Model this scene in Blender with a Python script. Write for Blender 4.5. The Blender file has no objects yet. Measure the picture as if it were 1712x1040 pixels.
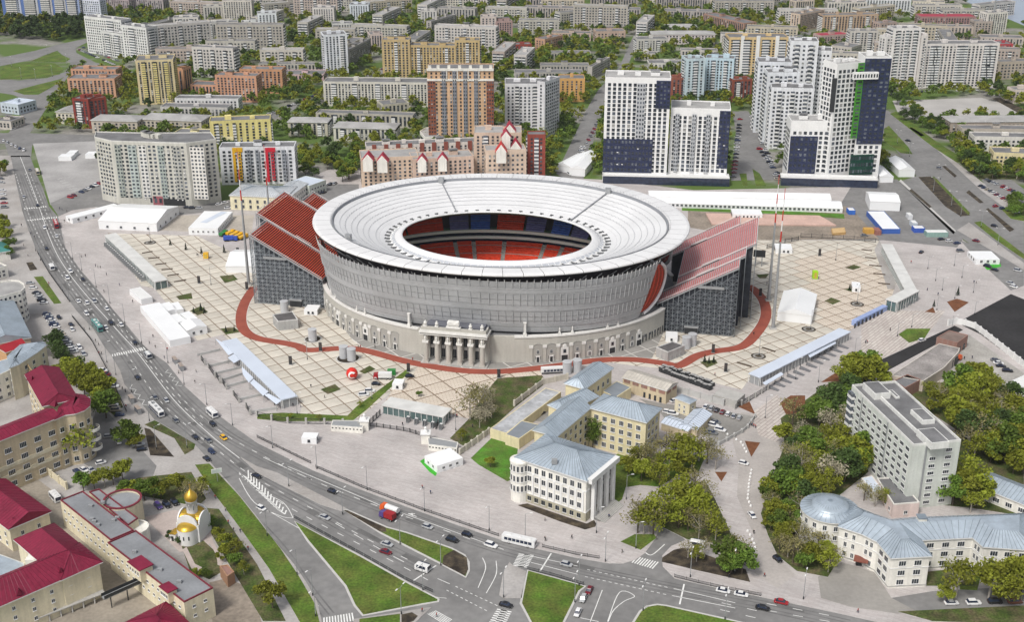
import bpy, math, random
from mathutils import Vector, Matrix
random.seed(7)
R_ = math.radians
SC = bpy.context.scene
COL = SC.collection
# ------------------------------------------------------------------ camera
FPX, PITCH, CAMH, CX, CY = 2050.0, R_(22.5), 232.0, 856.0, 520.0
cd = bpy.data.cameras.new('camera')
cd.sensor_fit = 'HORIZONTAL'; cd.sensor_width = 36.0
cd.lens = FPX / 1712.0 * 36.0
cd.clip_start = 1.0; cd.clip_end = 20000.0
cam = bpy.data.objects.new('camera', cd); COL.objects.link(cam)
cam.location = (0, 0, CAMH); cam.rotation_euler = (math.pi / 2 - PITCH, 0, 0)
SC.camera = cam
# ------------------------------------------------------------------ overcast daylight
SUN_EL, SUN_AZ = R_(52), R_(215)
w = bpy.data.worlds.new('World'); SC.world = w; w.use_nodes = True
nt = w.node_tree; nt.nodes.clear()
sky = nt.nodes.new('ShaderNodeTexSky'); sky.sky_type = 'NISHITA'; sky.sun_disc = False
sky.sun_elevation = SUN_EL; sky.sun_rotation = SUN_AZ; sky.air_density = 1.0; sky.dust_density = 4.0; sky.ozone_density = 1.0
hs = nt.nodes.new('ShaderNodeHueSaturation'); hs.inputs['Saturation'].default_value = 0.35
bg = nt.nodes.new('ShaderNodeBackground'); bg.inputs['Strength'].default_value = 0.115
wo = nt.nodes.new('ShaderNodeOutputWorld')
nt.links.new(sky.outputs[0], hs.inputs['Color']); nt.links.new(hs.outputs[0], bg.inputs['Color']); nt.links.new(bg.outputs[0], wo.inputs['Surface'])
sl = bpy.data.lights.new('sun', 'SUN'); sl.energy = 1.9; sl.angle = R_(11); sl.color = (1.0, 0.965, 0.9)
so = bpy.data.objects.new('sun', sl); COL.objects.link(so)
so.rotation_euler = (math.pi / 2 - SUN_EL, 0, math.pi - SUN_AZ)
so.location = (0, 0, 400)
SC.view_settings.view_transform = 'Standard'; SC.view_settings.look = 'None'
SC.view_settings.exposure = 0.25; SC.view_settings.gamma = 1.0
try: SC.view_settings.use_curve_mapping = False
except Exception: pass
SC.cycles.use_denoising = True
SC.cycles.max_bounces = 5; SC.cycles.diffuse_bounces = 2; SC.cycles.glossy_bounces = 2; SC.cycles.transmission_bounces = 3
SC.cycles.transparent_max_bounces = 6; SC.cycles.volume_bounces = 0
SC.cycles.caustics_reflective = False; SC.cycles.caustics_refractive = False

# ------------------------------------------------------------------ photograph pixel -> point (distance from the height it stands at)
_cp, _sp = math.cos(PITCH), math.sin(PITCH)
def P(px, py, z=0.0):
    u = (px - CX) / FPX; v = (py - CY) / FPX
    t = (z - CAMH) / (-_sp - v * _cp)
    return Vector((u * t, (_cp - v * _sp) * t, z))
def Q(p):
    dz = p[2] - CAMH; zc = p[1] * _cp - dz * _sp; yc = -p[1] * _sp - dz * _cp
    return CX + FPX * p[0] / zc, CY + FPX * yc / zc
def hgt(px, yb, yt):
    g = P(px, yb); lo, hi = 0.0, 200.0
    for _ in range(40):
        m = (lo + hi) / 2
        if Q((g.x, g.y, m))[1] > yt: lo = m
        else: hi = m
    return lo
def pts(s, c=None):
    o = []
    for t in s.split():
        a, b = t.split(','); a = float(a); b = float(b)
        if c is not None:
            a = (0, 430, 860, 1282)[c % 10] + a / 3.981; b = (0, 260, 520, 780)[c // 10] + b / 3.981
        o.append((a, b))
    return o
def G(s, c=None, z=0.0): return [P(a, b, z) for a, b in pts(s, c)]

# ------------------------------------------------------------------ materials
MATS = {}
def mat(name, col=None, rough=0.85, var=0.12, sc=0.25, metal=0.0, spec=0.3, rnd=0.0, fine=0.0, bump=0.0, trans=0.0, streak=0.0, hrnd=0.0, mix=None):
    if name in MATS: return MATS[name]
    m = bpy.data.materials.new(name); m.use_nodes = True; n = m.node_tree; b = n.nodes['Principled BSDF']
    b.inputs['Roughness'].default_value = rough; b.inputs['Metallic'].default_value = metal
    b.inputs['Specular IOR Level'].default_value = spec
    tc = n.nodes.new('ShaderNodeTexCoord')
    def mul(prev, fac):
        x = n.nodes.new('ShaderNodeVectorMath'); x.operation = 'SCALE'
        n.links.new(prev, x.inputs[0]); n.links.new(fac, x.inputs['Scale']); return x.outputs[0]
    def noise(scale, lo, hi, det=5, vec=None):
        t = n.nodes.new('ShaderNodeTexNoise'); t.inputs['Scale'].default_value = scale; t.inputs['Detail'].default_value = det
        n.links.new(vec or tc.outputs['Object'], t.inputs['Vector'])
        r = n.nodes.new('ShaderNodeMapRange'); r.inputs[1].default_value = 0.3; r.inputs[2].default_value = 0.7
        r.inputs[3].default_value = lo; r.inputs[4].default_value = hi
        n.links.new(t.outputs['Fac'], r.inputs[0]); return r.outputs[0]
    c = n.nodes.new('ShaderNodeRGB'); c.outputs[0].default_value = (*col, 1); cur = c.outputs[0]
    if hrnd > 0:
        oi = n.nodes.new('ShaderNodeObjectInfo'); h = n.nodes.new('ShaderNodeHueSaturation')
        r = n.nodes.new('ShaderNodeMapRange'); r.inputs[3].default_value = 0.5 - hrnd; r.inputs[4].default_value = 0.5 + hrnd
        n.links.new(oi.outputs['Random'], r.inputs[0]); n.links.new(r.outputs[0], h.inputs['Hue']); n.links.new(cur, h.inputs['Color']); cur = h.outputs[0]
    if mix:
        mx = n.nodes.new('ShaderNodeMix'); mx.data_type = 'RGBA'; n.links.new(noise(mix[1], mix[2], mix[3], 6), mx.inputs[0]); n.links.new(cur, mx.inputs[6]); mx.inputs[7].default_value = (*mix[0], 1); cur = mx.outputs[2]
    if var > 0: cur = mul(cur, noise(sc, 1 - var, 1 + var))
    if fine > 0: cur = mul(cur, noise(sc * 12, 1 - fine, 1 + fine, 3))
    if streak > 0:
        mp = n.nodes.new('ShaderNodeMapping'); mp.inputs['Scale'].default_value = (1, 1, 0.08)
        n.links.new(tc.outputs['Object'], mp.inputs['Vector'])
        cur = mul(cur, noise(0.8, 1 - streak, 1 + streak * .5, 4, mp.outputs[0]))
    if rnd > 0:
        oi = n.nodes.new('ShaderNodeObjectInfo')
        r = n.nodes.new('ShaderNodeMapRange'); r.inputs[3].default_value = 1 - rnd; r.inputs[4].default_value = 1 + rnd
        n.links.new(oi.outputs['Random'], r.inputs[0]); cur = mul(cur, r.outputs[0])
    n.links.new(cur, b.inputs['Base Color'])
    if bump > 0:
        t = n.nodes.new('ShaderNodeTexNoise'); t.inputs['Scale'].default_value = sc * 20
        n.links.new(tc.outputs['Object'], t.inputs['Vector'])
        bp = n.nodes.new('ShaderNodeBump'); bp.inputs['Strength'].default_value = bump; bp.inputs['Distance'].default_value = 0.1
        n.links.new(t.outputs['Fac'], bp.inputs['Height']); n.links.new(bp.outputs[0], b.inputs['Normal'])
    if trans > 0:
        tr = n.nodes.new('ShaderNodeBsdfTranslucent'); n.links.new(cur, tr.inputs['Color'])
        mx = n.nodes.new('ShaderNodeMixShader'); mx.inputs[0].default_value = trans
        out = n.nodes['Material Output']
        n.links.new(b.outputs[0], mx.inputs[1]); n.links.new(tr.outputs[0], mx.inputs[2]); n.links.new(mx.outputs[0], out.inputs['Surface'])
    MATS[name] = m; return m
def brick_mat(name, col, col2, mortar, bw, bh, ang=0.0, rough=0.9, msize=0.06, var=0.12):
    if name in MATS: return MATS[name]
    m = mat(name, col, rough, var, 0.06, fine=0.05); n = m.node_tree
    tc = n.nodes.new('ShaderNodeTexCoord'); mp = n.nodes.new('ShaderNodeMapping'); mp.inputs['Rotation'].default_value = (0, 0, ang)
    n.links.new(tc.outputs['Object'], mp.inputs['Vector'])
    t = n.nodes.new('ShaderNodeTexBrick'); t.inputs['Scale'].default_value = 1.0
    t.inputs['Brick Width'].default_value = bw; t.inputs['Row Height'].default_value = bh; t.inputs['Mortar Size'].default_value = msize
    t.inputs['Color1'].default_value = (1, 1, 1, 1); k = [b / a for a, b in zip(col, col2)]; t.inputs['Color2'].default_value = (*k, 1)
    k = [b / a for a, b in zip(col, mortar)]; t.inputs['Mortar'].default_value = (*k, 1)
    n.links.new(mp.outputs[0], t.inputs['Vector'])
    b = n.nodes['Principled BSDF']; prev = b.inputs['Base Color'].links[0].from_socket
    x = n.nodes.new('ShaderNodeVectorMath'); x.operation = 'MULTIPLY'
    n.links.new(prev, x.inputs[0]); n.links.new(t.outputs['Color'], x.inputs[1]); n.links.new(x.outputs[0], b.inputs['Base Color'])
    return m
def hexc(h):
    v = [int(h[i:i + 2], 16) / 255 for i in (0, 2, 4)]
    return tuple((x / 12.92 if x <= 0.04045 else ((x + 0.055) / 1.055) ** 2.4) for x in v)
def wallm(h, streak=0.12, var=0.09):
    c = hexc(h); l = sum(c) / 3
    return mat('wall_' + h, tuple((l + (x - l) * 0.9) * 0.86 for x in c), 0.9, var, 0.12, streak=streak, fine=0.05)
GLASS = mat('window_glass', (0.035, 0.042, 0.052), 0.12, 0.35, 0.9, spec=0.6)
GLASSB = mat('tinted_glass', (0.025, 0.035, 0.065), 0.1, 0.3, 0.5, spec=0.7)
WHITE = mat('white_paint', (0.72, 0.72, 0.71), 0.55, 0.05, 0.4, streak=0.04)
FRAMEW = mat('white_frame', (0.74, 0.74, 0.73), 0.5, 0.04, 1.0)
DARK = mat('dark_metal', (0.035, 0.037, 0.04), 0.5, 0.1, 1.0)
GREYM = mat('grey_metal', (0.33, 0.34, 0.35), 0.45, 0.08, 0.8, metal=0.2)
CONC = mat('concrete', (0.42, 0.41, 0.39), 0.9, 0.1, 0.3, fine=0.06)
ROOFG = mat('bitumen_roof', (0.17, 0.17, 0.175), 0.9, 0.25, 0.12, fine=0.1)
ROOFL = mat('light_roof', (0.34, 0.335, 0.33), 0.9, 0.18, 0.12, fine=0.08)
ASPH = mat('asphalt', (0.185, 0.182, 0.18), 0.92, 0.16, 0.03, fine=0.09, mix=((0.24, 0.235, 0.23), 0.09, 0.0, 0.7))
ASPHD = mat('fresh_asphalt', (0.028, 0.027, 0.028), 0.9, 0.3, 0.05, fine=0.15)
LINE = mat('road_paint', (0.72, 0.72, 0.7), 0.8, 0.12, 0.5)
GRASS = mat('grass', (0.075, 0.14, 0.016), 0.95, 0.35, 0.1, fine=0.35, bump=0.4, mix=((0.12, 0.125, 0.03), 0.14, -0.1, 0.8))
GRASSD = mat('sparse_grass', (0.055, 0.085, 0.016), 0.95, 0.35, 0.12, fine=0.4, bump=0.4, mix=((0.12, 0.095, 0.055), 0.2, -0.3, 1.0))
GRASSB = mat('bright_grass', (0.075, 0.22, 0.02), 0.95, 0.25, 0.15, fine=0.25, mix=((0.10, 0.12, 0.03), 0.2, 0.0, 0.8))
SOIL = mat('dark_soil', (0.038, 0.03, 0.024), 0.95, 0.35, 0.3, fine=0.35, mix=((0.10, 0.08, 0.05), 0.3, -0.2, 0.8))
MULCH = mat('red_mulch', (0.16, 0.065, 0.03), 0.95, 0.3, 0.4, fine=0.3)
DIRT = mat('bare_dirt', (0.26, 0.22, 0.18), 0.95, 0.3, 0.06, fine=0.2)
KERB = mat('granite_kerb', (0.5, 0.49, 0.47), 0.9, 0.08, 0.5)

# ------------------------------------------------------------------ mesh collector
class MB:
    def __init__(s): s.v = []; s.f = []; s.m = []; s.mats = []
    def mi(s, m):
        if m not in s.mats: s.mats.append(m)
        return s.mats.index(m)
    def face(s, vs, m):
        i = len(s.v); s.v += [tuple(v) for v in vs]; s.f.append(tuple(range(i, i + len(vs)))); s.m.append(s.mi(m)); return s
    def hexa(s, b, t, m, bottom=True):   # two rings of 4 points
        i = len(s.v); s.v += [tuple(v) for v in b] + [tuple(v) for v in t]; k = s.mi(m); n = len(b)
        fs = [tuple(i + n + j for j in range(n))] + [(i + j, i + (j + 1) % n, i + n + (j + 1) % n, i + n + j) for j in range(n)]
        if bottom: fs.append(tuple(i + n - 1 - j for j in range(n)))
        s.f += fs; s.m += [k] * len(fs); return s
    def box(s, x0, x1, y0, y1, z0, z1, m, bottom=True):
        return s.hexa([(x0, y0, z0), (x1, y0, z0), (x1, y1, z0), (x0, y1, z0)], [(x0, y0, z1), (x1, y0, z1), (x1, y1, z1), (x0, y1, z1)], m, bottom)
    def obox(s, o, u, v, a0, a1, b0, b1, z0, z1, m):   # box in the frame o + a*u + b*v
        c = [(a0, b0), (a1, b0), (a1, b1), (a0, b1)]; q = [(o[0] + a * u[0] + b * v[0], o[1] + a * u[1] + b * v[1]) for a, b in c]
        return s.hexa([(x, y, z0) for x, y in q], [(x, y, z1) for x, y in q], m)
    def prism(s, p, z0, z1, mt, ms=None):
        i = len(s.v); n = len(p); s.v += [(a[0], a[1], z0) for a in p] + [(a[0], a[1], z1) for a in p]
        s.f.append(tuple(i + n + j for j in range(n))); s.m.append(s.mi(mt)); k = s.mi(ms or mt)
        for j in range(n): s.f.append((i + j, i + (j + 1) % n, i + n + (j + 1) % n, i + n + j)); s.m.append(k)
        return s
    def tube(s, p, q, r0, r1, m, n=6, cap=True):
        p = Vector(p); q = Vector(q); d = (q - p); L = d.length
        if L < 1e-6: return s
        d /= L; a = d.orthogonal().normalized(); b = d.cross(a); i = len(s.v); k = s.mi(m)
        for c, r in ((p, r0), (q, r1)):
            for j in range(n):
                t = 2 * math.pi * j / n; s.v.append(tuple(c + a * (r * math.cos(t)) + b * (r * math.sin(t))))
        for j in range(n): s.f.append((i + j, i + (j + 1) % n, i + n + (j + 1) % n, i + n + j)); s.m.append(k)
        if cap: s.f.append(tuple(i + n + j for j in range(n))); s.m.append(k)
        return s
    def lathe(s, prof, m, n=16, c=(0, 0), ang=2 * math.pi, a0=0.0, sx=1, sy=1):
        i = len(s.v); k = s.mi(m); full = abs(ang - 2 * math.pi) < 1e-6; nn = n if full else n + 1
        for r, z in prof:
            for j in range(nn):
                t = a0 + ang * j / n; s.v.append((c[0] + r * sx * math.cos(t), c[1] + r * sy * math.sin(t), z))
        for a in range(len(prof) - 1):
            for j in range(n):
                b = (j + 1) % nn; s.f.append((i + a * nn + j, i + a * nn + b, i + (a + 1) * nn + b, i + (a + 1) * nn + j)); s.m.append(k)
        return s
    def mesh(s, name, smooth=False):
        me = bpy.data.meshes.new(name); me.from_pydata(s.v, [], s.f)
        for m in s.mats: me.materials.append(m)
        me.polygons.foreach_set('material_index', s.m)
        if smooth: me.polygons.foreach_set('use_smooth', [True] * len(s.f))
        me.update(); return me
    def build(s, name, parent=None, smooth=False, loc=None, rz=0.0, kind=None):
        return link(name, s.mesh(name, smooth), parent, loc, rz, kind)
def link(name, me, parent=None, loc=None, rz=0.0, kind=None, scale=None):
    o = bpy.data.objects.new(name, me); COL.objects.link(o)
    if parent: o.parent = parent
    if loc is not None: o.location = loc
    if rz: o.rotation_euler = (0, 0, rz)
    if scale: o.scale = scale
    if kind: o['kind'] = kind
    return o
def tag(o, label, cat, group=None, kind=None):
    o['label'] = label; o['category'] = cat
    if group: o['group'] = group
    if kind: o['kind'] = kind
    return o
def thing(name, label, cat, loc=(0, 0, 0), rz=0.0, group=None):
    o = link(name, None, None, loc, rz); return tag(o, label, cat, group)
def copy_tree(o, parent=None):
    c = o.copy(); COL.objects.link(c)
    if parent: c.parent = parent
    for ch in o.children: copy_tree(ch, c)
    return c
def struct(name, mb, **k):
    o = mb.build(name); o['kind'] = 'structure'
    if k.get('label'): o['label'] = k['label']
    return o
def area2(p): return sum(p[i][0] * p[(i + 1) % len(p)][1] - p[(i + 1) % len(p)][0] * p[i][1] for i in range(len(p)))
def ccw(p): return p if area2(p) > 0 else p[::-1]
def inside(p, x, y):
    r = False; n = len(p)
    for i in range(n):
        x0, y0 = p[i][0], p[i][1]; x1, y1 = p[(i + 1) % n][0], p[(i + 1) % n][1]
        if (y0 > y) != (y1 > y) and x < (x1 - x0) * (y - y0) / (y1 - y0) + x0: r = not r
    return r
def clip(sub, cl):       # polygon sub cut by the convex ccw polygon cl
    out = [(a[0], a[1]) for a in sub]
    for i in range(len(cl)):
        a, b = cl[i], cl[(i + 1) % len(cl)]; inp, out = out, []
        if not inp: return []
        sd = lambda q: (b[0] - a[0]) * (q[1] - a[1]) - (b[1] - a[1]) * (q[0] - a[0])
        for j in range(len(inp)):
            p, q = inp[j - 1], inp[j]; dp, dq = sd(p), sd(q)
            if (dp >= 0) != (dq >= 0):
                t = dp / (dp - dq); out.append((p[0] + (q[0] - p[0]) * t, p[1] + (q[1] - p[1]) * t))
            if dq >= 0: out.append(q)
    return out
def smoothline(p, n=5):  # Catmull-Rom through the points
    o = []
    for i in range(len(p) - 1):
        a, b, c, d = p[max(i - 1, 0)], p[i], p[i + 1], p[min(i + 2, len(p) - 1)]
        for k in range(n):
            t = k / n; t2 = t * t; t3 = t2 * t
            o.append(Vector([0.5 * (2 * b[j] + (c[j] - a[j]) * t + (2 * a[j] - 5 * b[j] + 4 * c[j] - d[j]) * t2 + (3 * b[j] - a[j] - 3 * c[j] + d[j]) * t3) for j in range(2)]))
    o.append(Vector(p[-1][:2])); return o
def ribbon(mb, line, wd, z0, z1, m, off=0.0):
    line = [Vector(q[:2]) for q in line]; l = []; r = []
    for i, q in enumerate(line):
        d = line[min(i + 1, len(line) - 1)] - line[max(i - 1, 0)]
        if d.length < 1e-6: d = Vector((1, 0))
        d.normalize(); nrm = Vector((-d.y, d.x)); l.append(q + nrm * (off + wd / 2)); r.append(q + nrm * (off - wd / 2))
    for i in range(len(line) - 1):
        a, b, c, d = r[i], r[i + 1], l[i + 1], l[i]
        if z0 is None: mb.face([(*a, z1), (*b, z1), (*c, z1), (*d, z1)], m)
        else: mb.hexa([(*a, z0), (*b, z0), (*c, z0), (*d, z0)], [(*a, z1), (*b, z1), (*c, z1), (*d, z1)], m, False)
    return mb
def along(line, step, off=0.0, start=0.0):   # points every step metres along a polyline, with direction
    line = [Vector(q[:2]) for q in line]; o = []; s = start; acc = 0.0
    for i in range(len(line) - 1):
        d = line[i + 1] - line[i]; L = d.length
        if L < 1e-6: continue
        d /= L; nrm = Vector((-d.y, d.x))
        while s <= acc + L: o.append((line[i] + d * (s - acc) + nrm * off, d)); s += step
        acc += L
    return o
# ------------------------------------------------------------------ ground, roads, pavements
NK = pts('50,260 63,295 72,315 82,345 97,362 102,380 108,411 118,428 136,453 161,481 191,520 213,545 236,573 251,588 279,607 309,646 347,681 389,712 430,741 470,761 523,787 600,818 680,848 760,877 842,905 870,913 905,920 960,933 1020,943 1042,943 1062,937 1078,926 1094,904 1104,880 1136,893 1146,904 1122,914 1107,930 1108,948 1128,968 1200,984 1282,1001 1400,1026 1440,1035 1480,1044 1560,1062 1712,1096')
SK = pts('538,1040 530,1006 513,976 493,946 455,900 430,865 392,818 359,782 345,765 327,745 291,721 259,703 241,681 208,643 201,620 186,595 173,578 156,550 128,520 98,478 73,443 60,416 48,386 38,355 28,310 17.6,260')
def W(l, z=0.0): return [P(a, b, z) for a, b in l]
CITY = mat('city_ground', (0.24, 0.23, 0.21), 0.95, 0.3, 0.02, fine=0.2)
_n = CITY.node_tree; _b = _n.nodes['Principled BSDF']; _prev = _b.inputs['Base Color'].links[0].from_socket
_t = _n.nodes.new('ShaderNodeTexNoise'); _t.inputs['Scale'].default_value = 0.018; _t.inputs['Detail'].default_value = 6
_tc = _n.nodes.new('ShaderNodeTexCoord'); _n.links.new(_tc.outputs['Object'], _t.inputs['Vector'])
_r = _n.nodes.new('ShaderNodeMapRange'); _r.inputs[1].default_value = 0.40; _r.inputs[2].default_value = 0.52; _n.links.new(_t.outputs['Fac'], _r.inputs[0])
_mx = _n.nodes.new('ShaderNodeMix'); _mx.data_type = 'RGBA'; _n.links.new(_r.outputs[0], _mx.inputs[0]); _n.links.new(_prev, _mx.inputs[6])
_mx.inputs[7].default_value = (0.09, 0.145, 0.03, 1); _n.links.new(_mx.outputs[2], _b.inputs['Base Color'])
struct('ground', MB().face([(-3500, 40, -0.12), (3500, 40, -0.12), (3500, 5200, -0.12), (-3500, 5200, -0.12)], CITY))
PAVE = brick_mat('herringbone_paving', (0.50, 0.472, 0.46), (0.42, 0.382, 0.372), (0.375, 0.348, 0.338), 3.2, 0.55, R_(25), msize=0.06, var=0.14)
PAVEB = brick_mat('striped_paving', (0.56, 0.52, 0.48), (0.47, 0.42, 0.39), (0.3, 0.25, 0.23), 5.5, 1.5, R_(-52), msize=0.14, var=0.1)
SIDE = mat('sidewalk_tiles', (0.39, 0.372, 0.36), 0.92, 0.14, 0.08, fine=0.1, mix=((0.31, 0.285, 0.265), 0.05, -0.2, 0.8))
PINK = mat('pink_paving', (0.47, 0.40, 0.37), 0.92, 0.12, 0.1, fine=0.08)
LAYERZ = [0.0]
def sheet(name, poly, m, z=0.13, z0=-0.1, side=None, label=None, px=True):
    mb = MB(); q = W(poly) if px else poly
    mb.prism(ccw(q), z0, z, m, side or m); o = struct(name, mb)
    if label: o['label'] = label
    return o
RW = NK + pts('1712,1180 560,1180') + SK
sheet('road', RW, ASPH, 0.0, -0.1)
PAV = NK[4:] + pts('1800,1100 1800,470 1712,455 1640,420 1560,372 1500,318 1440,312 1160,318 1000,300 560,280 420,330 300,345 170,342 120,348')
sheet('pavement', PAV, PAVE, 0.12, -0.1, KERB)
# left bank: pavement beside the prison and the offices
sheet('pavement', SK + pts('-60,260 -60,1120 548,1120'), SIDE, 0.12, -0.1, KERB)
# carriageways in the upper left and right
sheet('road', pts('15,262 8,240 0,240 -30,238 -30,222 14,222 32,196 44,178 44,168 22,158 -30,150 -30,128 30,134 78,130 108,120 118,106 112,98 96,84 50,100 -30,116 -30,102 60,84 96,74 142,64 150,68 126,80 128,88 160,104 228,121 226,126 150,112 126,108 122,118 112,130 96,154 70,192 50,222 170,226 172,236 54,242 52,262'), ASPH, 0.0)
sheet('road', pts('1478,186 1484,184 1580,254 1712,372 1712,470 1640,420 1600,392 1502,304 1532,294 1490,240 1470,215'), ASPH, 0.0)
sheet('road', pts('436,196 538,152 640,112 640,121 545,158 446,204'), ASPH, 0.0)
sheet('road', pts('944,300 930,290 985,175 1000,150 1036,110 1064,48 1072,48 1050,110 1020,160 1002,200 975,300'), ASPH, 0.0)
sheet('road', pts('1236,185 1250,185 1290,300 1262,300'), ASPH, 0.0)
sheet('road', pts('1320,40 1327,38 1372,62 1362,64'), ASPH, 0.0)
sheet('road', pts('-30,300 6,260 14,262 34,355 60,440 52,440 20,350 -30,330'), SIDE, 0.02)
sheet('parking_lot', pts('55,240 160,236 168,300 160,330 95,345 84,342 72,300'), mat('worn_paving', (0.36, 0.35, 0.345), 0.92, 0.18, 0.05, fine=0.08), 0.13)
sheet('road', pts('84,340 168,302 172,318 240,342 300,346 420,332 420,346 300,360 250,356 160,346 120,352 98,362'), ASPH, 0.135)
# far water and its bank
WATER = mat('pond_water', (0.30, 0.36, 0.46), 0.18, 0.06, 0.02, spec=0.5)
sheet('water', pts('1560,-20 1640,12 1712,42 1900,80 2400,80 2400,-140 1500,-140'), WATER, 0.05)
# lawns, beds, courts:  (name, material, layer, crop or None, outline)
ZL = {}
def lay(name, m, s, c=None, z=0.16): return sheet(name, pts(s, c), m, z, 0.05, KERB)
lay('lawn', GRASS, '0,118 12,108 50,104 92,106 106,114 100,124 60,131 0,133', None, 0.1)
lay('lawn', GRASS, '50,102 92,86 118,98 108,104 66,103', None, 0.1)
lay('lawn', GRASS, '22,152 60,142 100,132 108,128 88,145 64,158 40,158', None, 0.1)
lay('lawn', GRASS, '194,122 226,126 230,140 196,135', None, 0.1)
lay('median', SOIL, '1535,296 1557,295 1622,360 1606,362 1580,345', None, 0.14)
lay('median', GRASS, '1557,295 1562,295 1622,356 1619,360', None, 0.15)
lay('median', KERB, '1503,303 1506,300 1598,386 1594,392', None, 0.14)
lay('median', SOIL, '1520,318 1524,316 1558,346 1554,348', None, 0.16)
lay('median', SOIL, '1520,214 1524,213 1546,226 1540,228', None, 0.15)
lay('median', SOIL, '1575,278 1580,277 1600,294 1596,297', None, 0.15)
lay('median', SOIL, '1615,322 1620,318 1645,339 1638,340', None, 0.15)
lay('median', SOIL, '1648,350 1652,348 1696,384 1688,388', None, 0.15)
lay('verge', GRASS, '1488,190 1498,186 1570,240 1600,258 1620,272 1600,272 1560,246', None, 0.15)
lay('verge', GRASS, '1478,215 1486,210 1518,245 1526,258 1506,256 1478,236', None, 0.15)
lay('median', GRASS, '1628,372 1640,370 1712,425 1712,434 1660,398', None, 0.15)
lay('median', SIDE, '1600,385 1620,372 1712,440 1712,452 1660,420', None, 0.14)
lay('verge', SIDE, '1560,244 1600,272 1712,358 1712,372 1640,318', None, 0.12)
lay('car_park', ASPH, '1640,300 1690,300 1712,316 1712,345 1690,336 1650,312', None, 0.14)
lay('lawn', GRASSD, '1600,268 1712,262 1712,300 1640,300 1620,288', None, 0.13)
lay('lawn', GRASS, '1672,348 1712,340 1712,370 1690,366', None, 0.13)
lay('lot', mat('lot_dust', (0.40, 0.385, 0.37), 0.95, 0.12, 0.04), '1492,168 1640,163 1712,182 1712,200 1600,198 1560,212 1500,186', None, 0.06)
lay('lot', SOIL, '1658,164 1672,163 1712,182 1712,194', None, 0.09)
lay('car_park', ASPH, '1224,186 1252,186 1304,300 1222,302 1232,230', None, 0.05)
lay('verge', GRASS, '1236,290 1248,290 1250,312 1242,312', None, 0.12)
lay('verge', GRASS, '1258,282 1270,290 1282,312 1264,312', None, 0.12)
lay('verge', GRASS, '1000,250 1010,250 1004,292 990,294', None, 0.12)
lay('car_park', ASPH, '500,308 600,308 600,330 540,345 480,330', None, 0.14)
lay('yard', ASPH, '1430,300 1500,300 1610,400 1600,414 1478,402 1380,402 1400,350', None, 0.14)
lay('yard', DIRT, '1150,345 1420,345 1470,400 1270,402 1150,380', None, 0.145)
lay('lawn', GRASSB, '1140,346 1290,351.5 1411,358 1412,366 1290,357.5 1140,352.5', None, 0.17)
lay('yard', ASPH, '1605,402 1660,420 1712,452 1712,478 1690,486 1640,440', None, 0.14)
lay('yard', mat('sandy_track', (0.42, 0.38, 0.33), 0.95, 0.2, 0.06, fine=0.12), '205,383 330,388 420,395 425,360 300,360 250,368', None, 0.135)
# museum surroundings
lay('lawn', GRASSB, '787,767 822,733 866,745 862,800 848,806 800,778', None, 0.17)
lay('lawn', GRASSD, '832,633 906,628 914,640 862,681 818,721 774,746 752,734 784,701 808,661', None, 0.17)
lay('lawn', GRASS, '0,690 170,680 600,700 660,640 1010,380 1010,420 880,520 730,660 640,730 600,735 170,738 0,722', 21, 0.17)
lay('lawn', GRASS, '1018,768 1036,758 1180,762 1168,790 1140,792 1102,815 1070,812 1046,816 1040,836 1022,850', None, 0.17)
lay('lawn', GRASSD, '1265,90 1320,190 1450,470 1430,530 1150,490 970,400 935,370 940,320', 32, 0.17)
lay('flower_bed', SOIL, '980,640 985,610 1060,560 1120,545 1190,560 1540,690 1570,775 1190,690 1110,670', 32, 0.17)
lay('lawn', GRASS, '705,505 800,455 930,455 945,480 840,560', 32, 0.17)
lay('flower_bed', SOIL, '20,262 85,250 480,385 530,360 545,385 540,405 470,425 300,370', 32, 0.17)
lay('lawn', GRASSD, '1305,700 1360,660 1400,632 1424,616 1424,660 1440,720 1452,790 1400,832 1352,846 1346,866 1400,940 1384,966 1332,956 1300,930 1284,896 1272,860 1290,800 1312,745', None, 0.17)
lay('lawn', GRASSD, '1500,655 1560,640 1640,640 1712,700 1712,864 1620,850 1570,845 1590,780 1600,720', None, 0.16)
lay('mulch_bed', MULCH, '1245,738 1271,741 1256,765', None, 0.18)
lay('mulch_bed', MULCH, '1195,790 1216,790 1206,806', None, 0.18)
lay('mulch_bed', MULCH, '1372,640 1400,622 1403,638', None, 0.18)
lay('mulch_bed', MULCH, '1304,674 1322,662 1346,662 1346,690 1314,694', None, 0.18)
lay('mulch_bed', MULCH, '1546,522 1560,514 1564,524', None, 0.18)
lay('mulch_bed', MULCH, '1583,505 1600,500 1620,506 1596,522', None, 0.18)
lay('mulch_bed', MULCH, '1234,681 1253,672 1263,694', None, 0.18)
lay('lawn', GRASS, '1502,560 1516,550 1556,550 1546,566 1520,574', None, 0.18)
lay('lawn', GRASS, '1270,705 1300,660 1430,715 1400,830 1285,825', 33, 0.17)
lay('lawn', GRASSD, '1062,800 1070,705 1300,680 1410,800', 33, 0.18)
lay('lawn', GRASSD, '870,970 1712,930 1800,1060 1100,1035', 33, 0.17)
sheet('service_road', pts('830,880 1100,835 1712,800 1800,930 1000,968 870,968', 33), ASPH, 0.14)
sheet('forecourt', pts('340,740 500,640 720,710 830,880 1000,970 870,985 560,940 360,880', 33), mat('court_asphalt', (0.30, 0.285, 0.265), 0.92, 0.14, 0.06, fine=0.07), 0.145)
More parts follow.
